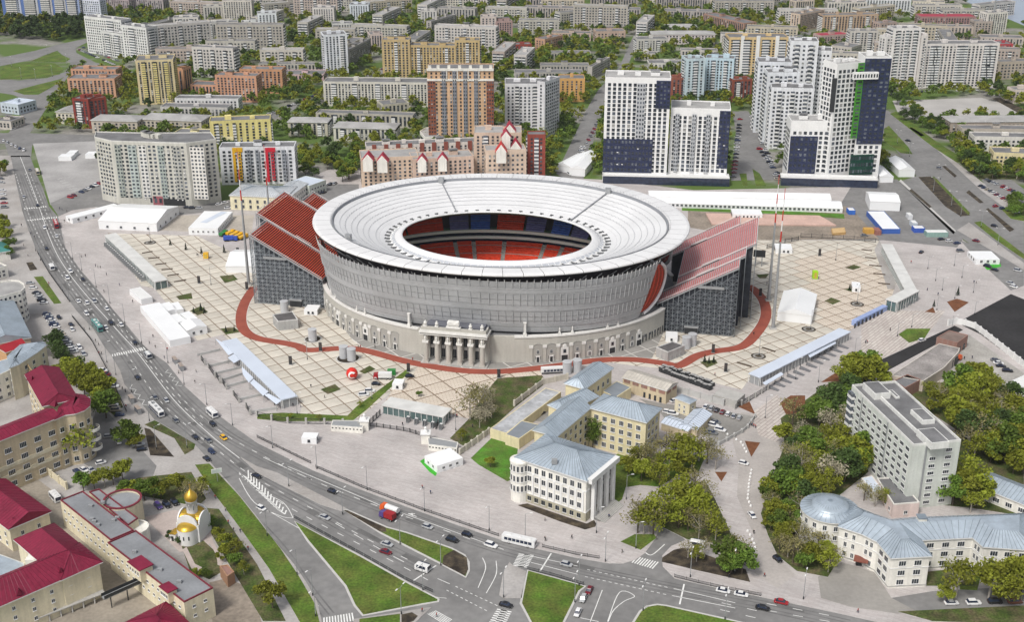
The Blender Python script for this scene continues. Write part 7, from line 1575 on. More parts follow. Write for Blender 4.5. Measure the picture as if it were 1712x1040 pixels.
# ------------------------------------------------------------------ trees
BARK = mat('bark', (0.10, 0.08, 0.062), 0.95, 0.25, 1.0); BIRCH = mat('pale_bark', (0.36, 0.33, 0.29), 0.9, 0.25, 1.0)
LEAF = {'y': mat('leaf_yellow', (0.225, 0.25, 0.024), 0.7, 0.35, 0.5, rnd=0.3, trans=0.22, hrnd=0.008), 'g': mat('leaf_green', (0.12, 0.19, 0.026), 0.7, 0.35, 0.5, rnd=0.3, trans=0.22, hrnd=0.008),
        'd': mat('leaf_dark', (0.06, 0.10, 0.024), 0.75, 0.35, 0.5, rnd=0.25, trans=0.2), 'b': mat('leaf_bud', (0.24, 0.22, 0.09), 0.8, 0.3, 0.5, rnd=0.2, trans=0.25),
        'w': mat('leaf_blossom', (0.34, 0.31, 0.22), 0.8, 0.3, 0.5, rnd=0.2, trans=0.2), 'c': mat('needles', (0.016, 0.03, 0.016), 0.8, 0.3, 0.6, rnd=0.2)}
def leafquad(mb, p, s, r, m):
    n = Vector((r.gauss(0, 1), r.gauss(0, 1), r.gauss(0, 1) + 0.7)).normalized(); a = n.orthogonal().normalized(); a = Matrix.Rotation(r.uniform(0, 6.28), 3, n) @ a; b = n.cross(a)
    k = s * r.uniform(0.6, 1.25); mb.face([p + a * k, p + b * k * 0.75, p - a * k, p - b * k * 0.75], m)
def tree_meshes(kind, seed, n, leaf, H=10.0, spread=0.36, sparse=False, lim=7):
    r = random.Random(seed); tr = MB(); cr = MB(); m = LEAF[kind]; bk = BIRCH if sparse and r.random() < 0.5 else BARK
    tr.tube((0, 0, 0), (0, 0, H * 0.38), H * 0.022, H * 0.016, bk, 7); tr.tube((0, 0, H * 0.38), (r.uniform(-.2, .2), r.uniform(-.2, .2), H * 0.9), H * 0.015, H * 0.004, bk, 5)
    lobes = []
    for i in range(lim):
        a = 6.283 * i / lim + r.uniform(-.4, .4); z0 = H * r.uniform(0.26, 0.55); L = H * spread * r.uniform(0.55, 1.0); e = Vector((math.cos(a) * L, math.sin(a) * L, z0 + L * r.uniform(0.45, 0.9)))
        tr.tube((0, 0, z0), e, H * 0.009, H * 0.004, bk, 4, False); lobes.append((e, H * r.uniform(0.12, 0.2)))
        for k in range(3 if sparse else 1):
            b = e + Vector((r.uniform(-1, 1), r.uniform(-1, 1), r.uniform(0.2, 1.3))) * H * 0.12; tr.tube(e.lerp(Vector((0, 0, z0)), r.uniform(0.1, 0.5)), b, H * 0.004, H * 0.0015, bk, 3, False)
    for i in range(4): lobes.append((Vector((r.uniform(-.13, .13) * H, r.uniform(-.13, .13) * H, H * r.uniform(0.62, 0.9))), H * r.uniform(0.12, 0.19)))
    for i in range(n):
        c, R = lobes[r.randrange(len(lobes))]; d = Vector((r.gauss(0, 1), r.gauss(0, 1), r.gauss(0, 1))).normalized()
        leafquad(cr, c + Vector((d.x, d.y, d.z * 0.8)) * (R * (r.random() ** 0.45) * 1.15), leaf, r, m)
    return tr.mesh('trunk'), cr.mesh('crown')
def conifer_meshes(seed, n=420, H=10.0, wd=0.2, leaf=0.4):
    r = random.Random(seed); tr = MB(); cr = MB(); tr.tube((0, 0, 0), (0, 0, H * 0.95), H * 0.018, H * 0.003, BARK, 6)
    for i in range(n):
        f = r.random() ** 0.75; z = H * (0.08 + 0.9 * (1 - f)); a = r.uniform(0, 6.283); rr = H * wd * f * r.uniform(0.35, 1.0); leafquad(cr, Vector((math.cos(a) * rr, math.sin(a) * rr, z - rr * 0.3)), leaf, r, LEAF['c'])
    return tr.mesh('trunk'), cr.mesh('crown')
TV = {'y': [tree_meshes('y', 10 + i, 1700, 0.42) for i in range(3)], 'g': [tree_meshes('g', 20 + i, 1800, 0.42) for i in range(3)], 'd': [tree_meshes('d', 30 + i, 1700, 0.42) for i in range(2)],
      'b': [tree_meshes('b', 40 + i, 420, 0.26, sparse=True, lim=10) for i in range(3)], 'w': [tree_meshes('w', 50, 700, 0.28, sparse=True, lim=9)],
      'yb': [tree_meshes('y', 60 + i, 950, 0.34, sparse=True, lim=9) for i in range(3)], 'c': [conifer_meshes(70 + i) for i in range(2)],
      's': [tree_meshes('y', 80, 900, 0.3, spread=0.14), tree_meshes('g', 81, 900, 0.3, spread=0.14)]}
FV = {'y': [tree_meshes('y', 110 + i, 230, 0.85, lim=5) for i in range(3)], 'g': [tree_meshes('g', 120 + i, 230, 0.85, lim=5) for i in range(3)], 'd': [tree_meshes('d', 130 + i, 230, 0.85, lim=5) for i in range(2)], 'yb': [tree_meshes('y', 160 + i, 150, 0.8, lim=6) for i in range(2)]}
KN = {'y': 'yellow-green tree', 'g': 'green tree', 'd': 'dark tree', 'b': 'bare budding tree', 'w': 'blossoming tree', 'yb': 'thin-leaved tree', 'c': 'small conifer', 's': 'slender green tree'}
TR = random.Random(5)
def put_tree(pos, H, kind, label, group, far=False):
    V = (FV if far else TV)[kind]; tm_, cm_ = V[TR.randrange(len(V))]; T = thing('conifer_tree' if kind == 'c' else 'deciduous_tree', label, 'tree', (pos[0], pos[1], 0.1), TR.uniform(0, 6.28), group)
    s = H / 10 * TR.uniform(1.0, 1.2); T.scale = (s * TR.uniform(0.92, 1.12), s * TR.uniform(0.92, 1.12), s)
    link('trunk', tm_, T); link('crown', cm_, T)
def grove(where, lst):   # lst of (x, y, height, kind); ordinal counted from the left
    lst = sorted(lst); one = len(lst) == 1
    for i, (x, y, H, k) in enumerate(lst):
        lab = KN[k] + ' ' + where if one else KN[k] + ', %s from left, %s' % (ORD[i], where)
        if len(lab.split()) > 16: lab = KN[k] + ', %s, %s' % (ORD[i], where)
        put_tree(P(x, y), H, k, lab, 'trees ' + where)
def scat(poly, n, hs, kinds, seed, mind=3.2):
    r = random.Random(seed); p = pts(poly); xs = [a for a, b in p]; ys = [b for a, b in p]; o = []; t = 0
    while len(o) < n and t < 4000:
        t += 1; x, y = r.uniform(min(xs), max(xs)), r.uniform(min(ys), max(ys))
        if not inside(p, x, y): continue
        g = P(x, y)
        if any((P(a, b) - g).length < mind for a, b, _, _ in o): continue
        o.append((x, y, r.uniform(*hs), r.choice(kinds)))
    return o
grove('in the lime row beside the round cornered office', [(112, 640, 12, 'y'), (128, 648, 13, 'yb'), (120, 632, 11, 'g'), (142, 660, 13, 'y'), (152, 652, 12, 'y'), (160, 676, 13, 'y'), (172, 668, 12, 'y'), (178, 700, 12, 'g'), (170, 690, 11, 'yb')])
grove('on the small car park below the bus stop', [(217, 746, 11, 'g'), (228, 752, 7, 'y')])
grove('before the rounded office corner', [(135, 772, 16, 'yb'), (128, 768, 10, 'g')])
grove('beside the entrance of the cream office', [(90, 788, 5.5, 'c'), (110, 782, 5.5, 'c')])
grove('along the dark fence above the prison', [(140, 822, 7.5, 'g'), (158, 818, 7, 'y'), (176, 815, 8, 'yb'), (190, 812, 7, 'y'), (206, 806, 8, 'y')])
grove('in the garden behind the church', [(212, 840, 8, 'g'), (226, 836, 9, 'y'), (242, 838, 10, 'g'), (258, 838, 9, 'g'), (270, 836, 8, 'y'), (300, 826, 8, 'y'), (318, 838, 9, 'b'), (332, 846, 9, 'b'), (338, 832, 8, 'yb')])
grove('in the strip right of the church', [(352, 884, 5, 'g'), (366, 902, 5, 'y'), (380, 922, 6, 'y'), (396, 930, 6, 'yb'), (372, 938, 5, 'y'), (392, 948, 5, 'g'), (346, 968, 4, 'g'), (330, 966, 3.5, 'y'), (408, 962, 5, 'yb'), (300, 912, 3, 'd'), (284, 902, 3, 'd')])
grove('beside the lower sidewalk left of the ramp', [(456, 1018, 9, 'y')])
grove('at the left edge beside the upper road', [(2, 294, 9, 'y'), (8, 288, 8, 'g'), (4, 398, 10, 'y'), (12, 410, 10, 'y'), (16, 420, 9, 'g'), (6, 382, 9, 'y'), (14, 432, 7, 'g')])
grove('by the low wall next to the parked cars on the left', [(94, 586, 8, 'd'), (99, 598, 8, 'd'), (104, 610, 8, 'd'), (97, 575, 7, 'd')])
grove('on the sparse lawn below the portico', [(786, 702, 15, 'b'), (798, 694, 13, 'b'), (810, 686, 11, 'w'), (802, 716, 9, 'w'), (812, 704, 8, 'w'), (772, 738, 5, 'yb'), (822, 700, 7, 'b')])
grove('on the bright lawn beside the turret', [(820, 782, 5, 'y')])
grove('climbing the inner corner of the cream wing', [(991, 752, 13, 's')])
grove('between the cream wing and the ivory portico', [(1050, 796, 8, 'y'), (1064, 792, 10, 'yb'), (1078, 796, 13, 'b'), (1088, 786, 12, 'b'), (1072, 806, 9, 'y')])
grove('on the lawn right of the cream wing', [(1112, 772, 12, 'b'), (1126, 768, 11, 'b'), (1142, 776, 13, 'yb'), (1156, 784, 13, 'yb'), (1168, 772, 13, 'b'), (1182, 776, 12, 'b'), (1118, 798, 11, 'yb'), (1138, 802, 11, 'y'), (1102, 816, 10, 'yb'), (1196, 786, 11, 'b')])
grove('in the row before the ivory portico', [(1066, 892, 12, 'b'), (1076, 894, 12, 'yb'), (1085, 890, 13, 'b'), (1092, 894, 12, 'yb')])
grove('on the triangular lawn', [(1112, 868, 12, 'yb'), (1128, 862, 12, 'y'), (1144, 852, 13, 'yb'), (1158, 866, 12, 'y'), (1172, 880, 11, 'yb'), (1150, 888, 9, 'b'), (1134, 884, 10, 'yb'), (1186, 896, 10, 'b'), (1168, 902, 9, 'b'), (1174, 848, 11, 'b'), (1196, 904, 9, 'yb'), (1160, 832, 11, 'b')])
grove('on the dark bed by the lower road', [(1150, 934, 6, 'b'), (1164, 940, 6, 'yb'), (1178, 932, 7, 'b'), (1216, 952, 11, 'g'), (1230, 948, 12, 'b'), (1240, 960, 11, 'g'), (1222, 960, 8, 'g')])
grove('around the big crown above the grey slab block', [(1412, 646, 11, 'yb'), (1424, 650, 13, 'y'), (1440, 650, 15, 'y'), (1456, 648, 13, 'y'), (1446, 636, 13, 'g'), (1430, 636, 12, 'y'), (1470, 652, 10, 'y')])
grove('in the wood left of the grey slab block', scat('1330,690 1400,660 1420,665 1422,700 1440,770 1446,795 1400,830 1350,850 1300,880 1282,860 1296,800 1316,745', 50, (8, 14), ['g', 'g', 'y', 'y', 'yb', 'yb', 'w', 'b', 'd'], 3, 2.6))
grove('in the thicket left of the domed rotunda', scat('1284,880 1300,862 1345,868 1366,915 1396,940 1386,962 1336,954 1300,925', 26, (6, 10), ['g', 'y', 'yb', 'y', 'b', 'b'], 4))
grove('in the wood behind the slab block', scat('1606,770 1590,690 1600,660 1640,650 1712,700 1740,760 1712,800 1640,775', 50, (10, 15), ['g', 'y', 'y', 'yb', 'yb', 'd', 'b', 'yb'], 6, 2.6))
grove('between the grey slab block and the blue roofed pavilion', [(1604, 838, 14, 'y'), (1616, 826, 15, 'yb'), (1630, 846, 11, 'y'), (1592, 846, 12, 'g'), (1622, 858, 8, 'yb'), (1640, 838, 9, 'y')])
grove('below the garages on the rough ground', [(1552, 664, 7, 'yb'), (1568, 672, 8, 'b'), (1584, 668, 8, 'yb'), (1612, 640, 9, 'y'), (1624, 650, 9, 'yb'), (1640, 658, 8, 'b'), (1600, 686, 10, 'yb'), (1664, 668, 8, 'b'), (1680, 684, 8, 'b'), (1560, 690, 9, 'y')])
grove('before the pink annex', [(1444, 838, 9, 'b'), (1462, 848, 8, 'b'), (1478, 846, 7, 'yb')])
grove('along the lower right street', [(1598, 1000, 13, 'yb'), (1652, 1004, 13, 'yb'), (1668, 1008, 14, 'y'), (1690, 1002, 13, 'yb'), (1706, 996, 13, 'y'), (1580, 1010, 6, 'y')])
grove('in the planting beds of the left plaza', [(324, 524, 3.2, 'c'), (336, 520, 4.2, 'c'), (342, 524, 3.4, 'c'), (378, 556, 3, 'c'), (392, 554, 3, 'c'), (285, 410, 4, 'c'), (311, 418, 4, 'c'), (337, 424, 4, 'c'), (375, 423, 5, 'c')])
grove('in the planting beds of the right plaza', [(1178, 606, 3.6, 'c'), (1185, 608, 3, 'c'), (1193, 607, 3.6, 'c'), (1420, 486, 4, 'c'), (1432, 485, 3, 'c'), (1601, 494, 4.5, 'c'), (1561, 513, 3.5, 'c')])
grove('in the strip by the long hedge near the fence', [(486, 700, 2.6, 'y'), (534, 704, 2.6, 'yb'), (602, 682, 3, 'yb'), (700, 664, 3, 'g')])
grove('behind the left stand beside the car park', scat('500,262 600,252 604,290 580,306 545,296 505,290', 20, (7, 11), ['y', 'g', 'y', 'd'], 8, 5))
grove('between the boulevard and the right edge', scat('1600,264 1650,262 1712,276 1712,310 1690,300 1640,302 1612,286', 22, (8, 12), ['g', 'y', 'd', 'yb'], 9, 5))
grove('at the right edge beyond the boulevard car park', scat('1680,342 1712,336 1712,366 1696,364', 6, (7, 9), ['g', 'yb'], 12, 5))
grove('left of the boulevard by the dusty lot', scat('1492,172 1520,180 1570,215 1600,232 1590,240 1560,232 1500,196', 16, (7, 11), ['g', 'y', 'd'], 13, 5))
# far greenery between the blocks
def blocked(x, y, gx, gy):
    if any(inside(p, x, y) for p in NOT): return True
    for q in FOOT:
        c = q[0]
        if abs(c.x - gx) < 160 and abs(c.y - gy) < 160 and inside(inset(q, -3.0), gx, gy): return True
    return False
fr_ = random.Random(21); spots = []
Y = 770.0
while Y < 1760:
    st = 7.6 + (Y - 770) * 0.003
    wx = 0.50 * Y
    X0 = -wx
    while X0 < wx:
        gx, gy = X0 + fr_.uniform(-4, 4), Y + fr_.uniform(-4, 4); X0 += st
        x, y = Q((gx, gy, 0))
        if not (-20 < x < 1732 and -12 < y < 300): continue
        dens = 0.62 + 0.3 * math.sin(gx * 0.021 + 1.3) * math.sin(gy * 0.017) 
        forest = inside(pts('-20,40 140,40 146,58 100,72 -20,100'), x, y)
        if inside(pts('1400,0 1712,0 1712,150 1480,150 1380,60'), x, y): dens *= 0.35
        if forest: dens = 1.0
        if fr_.random() > dens or blocked(x, y, gx, gy): continue
        k = 'd' if forest and fr_.random() < 0.85 else fr_.choice(['g', 'g', 'y', 'y', 'yb', 'd'])
        spots.append((gy, gx, x, y, fr_.uniform(7, 12) * (1.25 if forest else 1), k))
    Y += st
spots.sort()
zones = (('dark wood beside the interchange at the upper left', lambda x, y: x < 150 and y < 100), ('belt round the upper left schools', lambda x, y: x < 345), ('belt left of the orange tower', lambda x, y: x < 720), ('belt along the straight street', lambda x, y: x < 1100), ('belt round the white towers', lambda x, y: True))
near_ = spots[:16]; cnt = {}
for gy, gx, x, y, H, k in sorted(near_, key=lambda s: s[2]):
    z = next(n for n, f in zones if f(x, y)); cnt[z] = cnt.get(z, 0) + 1; put_tree((gx, gy), H, k, KN[k] + ', %s from left, in the %s' % (ORD[cnt[z] - 1], z), 'trees in the ' + z, True)
import numpy as _np
def bulk(items, name):
    vs = []; fs = []; mi = []; mats_ = [LEAF['y'], LEAF['g'], LEAF['d'], BARK]; base = 0; cache = {}
    for gy, gx, x, y, H, k in items:
        V = FV[k]; j = TR.randrange(len(V)); key = (k, j)
        if key not in cache:
            me = V[j][1]; co = _np.empty(len(me.vertices) * 3); me.vertices.foreach_get('co', co); co = co.reshape(-1, 3); step = 2 if len(me.polygons) > 200 else 1
            idx = _np.arange(len(me.polygons)); cache[key] = co.reshape(-1, 4, 3)
        c = cache[key]; sub = c[:: (2 if gy > 1150 else 1)]; sc_ = H / 10.0; mid = sub.mean(axis=1, keepdims=True); big = mid + (sub - mid) * (1.5 if gy > 1150 else 1.0)
        a = TR.uniform(0, 6.28); ca, sa = math.cos(a), math.sin(a); w_ = big.reshape(-1, 3) * sc_; o = _np.empty_like(w_)
        o[:, 0] = w_[:, 0] * ca - w_[:, 1] * sa + gx; o[:, 1] = w_[:, 0] * sa + w_[:, 1] * ca + gy; o[:, 2] = w_[:, 2]
        vs.append(o); n = len(o) // 4; mi.append(_np.full(n, {'y': 0, 'g': 1, 'd': 2, 'yb': 0}[k]))
    co = _np.concatenate(vs); mi = _np.concatenate(mi); n = len(mi); me = bpy.data.meshes.new(name)
    me.vertices.add(len(co)); me.vertices.foreach_set('co', co.ravel()); me.loops.add(n * 4); me.loops.foreach_set('vertex_index', _np.arange(n * 4)); me.polygons.add(n); me.polygons.foreach_set('loop_start', _np.arange(n) * 4); me.polygons.foreach_set('loop_total', _np.full(n, 4)); me.polygons.foreach_set('material_index', mi)
    for m in mats_[:3]: me.materials.append(m)
    me.update(); me.validate(); o = link(name, me); o['kind'] = 'stuff'; return o
o_ = bulk([s for s in spots[16:] if not (s[2] < 150 and s[3] < 100)], 'far_tree_cover'); tag(o_, 'mass of green treetops between the far city blocks', 'trees')
o_ = bulk([s for s in spots[16:] if s[2] < 150 and s[3] < 100], 'dark_wood'); tag(o_, 'dark wood beside the interchange at the upper left', 'wood')
print('trees', len(spots))
# ------------------------------------------------------------------ vehicles
TYRE = mat('tyre', (0.018, 0.018, 0.018), 0.9, 0.1); RIM = mat('rim', (0.35, 0.35, 0.36), 0.35, metal=0.5); HL = mat('headlight', (0.7, 0.7, 0.68), 0.2); TLT = mat('taillight', (0.35, 0.01, 0.01), 0.3)
PAINT = {'white': (0.72, 0.72, 0.72), 'silver': (0.42, 0.43, 0.44), 'grey': (0.16, 0.165, 0.17), 'black': (0.015, 0.015, 0.017), 'dark blue': (0.02, 0.035, 0.09), 'red': (0.32, 0.015, 0.02), 'dark red': (0.16, 0.012, 0.02), 'beige': (0.42, 0.37, 0.29), 'violet': (0.09, 0.06, 0.22), 'yellow': (0.75, 0.42, 0.01), 'teal': (0.10, 0.27, 0.25), 'orange': (0.68, 0.11, 0.02), 'brown': (0.13, 0.05, 0.03), 'green': (0.03, 0.22, 0.05), 'blue': (0.03, 0.08, 0.42)}
def paint(c): return mat('car_paint_' + c.replace(' ', '_'), PAINT[c], 0.28, 0.03, 0.5, spec=0.55)
def loft(mb, rings, m, cap=True):    # rings of equal length
    i = len(mb.v); n = len(rings[0]); k = mb.mi(m)
    for r in rings: mb.v += [tuple(p) for p in r]
    for a in range(len(rings) - 1):
        for j in range(n): mb.f.append((i + a * n + j, i + a * n + (j + 1) % n, i + (a + 1) * n + (j + 1) % n, i + (a + 1) * n + j)); mb.m.append(k)
    if cap: mb.f.append(tuple(i + j for j in range(n))[::-1]); mb.m.append(k); o = i + (len(rings) - 1) * n; mb.f.append(tuple(o + j for j in range(n))); mb.m.append(k)
def ringx(x, w, z0, z1, tw): return [(x, -w, z0), (x, w, z0), (x, w * 1.02, (z0 + z1) / 2), (x, w * tw, z1), (x, -w * tw, z1), (x, -w * 1.02, (z0 + z1) / 2)]
WH = MB(); WH.tube((0, -0.11, 0), (0, 0.11, 0), 0.33, 0.33, TYRE, 12); WH.tube((0, -0.12, 0), (0, 0.125, 0), 0.2, 0.2, RIM, 8); whm = WH.mesh('wheel')
SH = {'sedan': (4.5, 0.88, 0.78, 1.42, (-1.75, -0.95, 0.55, 1.25)), 'hatchback': (4.0, 0.86, 0.82, 1.5, (-1.85, -1.45, 0.5, 1.15)), 'suv': (4.7, 0.94, 0.95, 1.75, (-2.1, -1.7, 0.6, 1.25))}
CB = {}
def car_parts(shape, col):
    k = (shape, col)
    if k in CB: return CB[k]
    L, w_, zb, zt, (a, b, c, d) = SH[shape]; h = L / 2; pm = paint(col); B_ = MB()
    loft(B_, [ringx(-h, w_ * 0.86, 0.42, zb - 0.12, 0.92), ringx(-h + 0.25, w_, 0.28, zb + 0.03, 0.93), ringx(-h * 0.5, w_, 0.24, zb + 0.05, 0.93), ringx(h * 0.45, w_, 0.24, zb + 0.03, 0.93), ringx(h - 0.3, w_ * 0.97, 0.28, zb - 0.1, 0.92), ringx(h, w_ * 0.82, 0.4, zb - 0.22, 0.9)], pm)
    loft(B_, [[(b - 0.02, -w_ * 0.74, zt - 0.06), (b - 0.02, w_ * 0.74, zt - 0.06), (b, w_ * 0.7, zt), (b, -w_ * 0.7, zt)], [(c + 0.02, -w_ * 0.74, zt - 0.06), (c + 0.02, w_ * 0.74, zt - 0.06), (c - 0.05, w_ * 0.7, zt + 0.01), (c - 0.05, -w_ * 0.7, zt + 0.01)]], pm)
    Gm = MB(); g = lambda x0, z0, ww: None
    rz0 = zb + 0.02; lo = [(a, -w_ * 0.9, rz0), (d, -w_ * 0.9, rz0), (d, w_ * 0.9, rz0), (a, w_ * 0.9, rz0)]; hi = [(b, -w_ * 0.73, zt - 0.05), (c, -w_ * 0.73, zt - 0.05), (c, w_ * 0.73, zt - 0.05), (b, w_ * 0.73, zt - 0.05)]
    Gm.hexa(lo, hi, GLASSB)
    Hm = MB(); Hm.box(h - 0.12, h + 0.01, -0.17, 0.17, zb - 0.34, zb - 0.2, HL); Tm = MB(); Tm.box(-h - 0.01, -h + 0.1, -0.15, 0.15, zb - 0.26, zb - 0.12, TLT)
    One = MB(); One.v = list(B_.v); One.f = list(B_.f); One.m = list(B_.m); One.mats = list(B_.mats); One.hexa(lo, hi, GLASSB)
    for x in (-h * 0.6, h * 0.6):
        for y in (-w_ * 0.93, w_ * 0.93): One.tube((x, y - 0.1, 0.33), (x, y + 0.1, 0.33), 0.33, 0.33, TYRE, 8)
    CB[k] = (B_.mesh('body'), Gm.mesh('glasshouse'), Hm.mesh('headlight'), Tm.mesh('taillight'), One.mesh('parked_car'), L, w_, zb); return CB[k]
CR = random.Random(33)
def car(px_, col, head, label, shape=None, group=None, z=0.0, far=None):
    shape = shape or CR.choice(['sedan', 'sedan', 'hatchback', 'suv']); bm, gm, hm, tm_, om, L, w_, zb = car_parts(shape, col); g = P(*px_)
    if far is None: far = px_[1] < 400
    if far: o = link('car', om, None, (g.x, g.y, z), head); tag(o, label, 'car', group); return o
    T = thing('car', label, 'car', (g.x, g.y, z), head, group); link('body', bm, T); link('glasshouse', gm, T); h = L / 2
    for x in (-h * 0.6, h * 0.6):
        for y in (-w_ * 0.93, w_ * 0.93): link('wheel', whm, T, (x, y, 0.33))
    for y in (-w_ * 0.6, w_ * 0.6): link('headlight', hm, T, (0, y, 0)); link('taillight', tm_, T, (0, y, 0))
    return T
CL = W(pts('34,262 60,330 86,405 112,452 150,500 196,552 230,590 290,668 350,726 400,766 520,820 680,880 842,930 960,958 1128,992 1282,1022 1440,1055 1600,1090'))
def heading(px_, line=CL):
    g = P(*px_).xy; best = None
    for a, b in zip(line, line[1:]):
        a, b = a.xy, b.xy; d = b - a; t = max(0, min(1, (g - a).dot(d) / d.length_squared)); r = (a + d * t - g).length
        if best is None or r < best[0]: best = (r, math.atan2(d.y, d.x))
    return best[1]
RD = [((50, 285), 'grey', 'on the road by the worn lot'), ((40, 330), 'silver', 'on the left lane above the first crossing'), ((63, 345), 'black', 'waiting at the upper zebra crossing'), ((75, 382), 'white', 'just below the double zebra crossing'), ((95, 396), 'white', 'on the right lane below the red bus'), ((78, 417), 'black', 'left lane beside the teal roofed house'), ((118, 455), 'white', 'above another white car near the long glass pavilion'), ((113, 466), 'white', 'behind the white car near the long glass pavilion'), ((139, 469), 'black', 'right lane beside the glass pavilion forecourt'), ((131, 505), 'white', 'left one of three abreast on the curve'), ((146, 508), 'white', 'middle one of three abreast on the curve'), ((158, 505), 'silver', 'right one of three abreast on the curve'), ((179, 518), 'white', 'alone on the right lane above the teal bus'), ((145, 526), 'white', 'just above the teal bus'), ((177, 549), 'white', 'right beside the teal bus'), ((186, 542), 'black', 'ahead of the white car beside the teal bus'), ((203, 545), 'white', 'on the outer lane right of the teal bus'), ((226, 575), 'black', 'right above the zebra crossing on the curve'), ((230, 633), 'black', 'below the zebra crossing on the curve'), ((259, 666), 'grey', 'level with the bus shelters'), ((278, 671), 'silver', 'right of the grey car by the bus shelters'), ((294, 705), 'grey', 'ahead of the trolleybus'), ((356, 711), 'black', 'below the white minibus'), ((327, 733), 'black', 'first of the dark cars entering the wide bend'), ((348, 738), 'grey', 'second of the dark cars entering the wide bend'), ((354, 757), 'dark blue', 'third of the dark cars entering the wide bend'), ((346, 769), 'black', 'last of the dark cars entering the wide bend'), ((374, 734), 'yellow', 'alone on the outer lane of the wide bend'), ((429, 798), 'black', 'beside the start of the median strip'), ((437, 852), 'white', 'on the exit ramp beside the chevrons'), ((556, 824), 'black', 'alone on the upper carriageway'), ((543, 867), 'silver', 'on the lower carriageway beside the grass wedge'), ((715, 883), 'silver', 'behind the tanker trucks'), ((781, 896), 'black', 'upper of two before the white city bus'), ((756, 905), 'black', 'lower of two before the white city bus'), ((821, 914), 'white', 'just left of the white city bus'), ((647, 912), 'silver', 'above the dark red car'), ((645, 925), 'dark red', 'below the silver car beside the grass wedge'), ((846, 1014), 'black', 'at the lower zebra crossing'), ((947, 946), 'silver', 'passing the ivory building corner'), ((1209, 990), 'white', 'left one of two by the lower right guard rail'), ((1239, 996), 'white', 'right one of two by the lower right guard rail'), ((1275, 1019), 'black', 'in the lower right lane'), ((1306, 1009), 'red', 'in the upper right lane')]
for p, c, lab in RD: car(p, c, heading(p), c + ' car ' + lab, z=0.01)
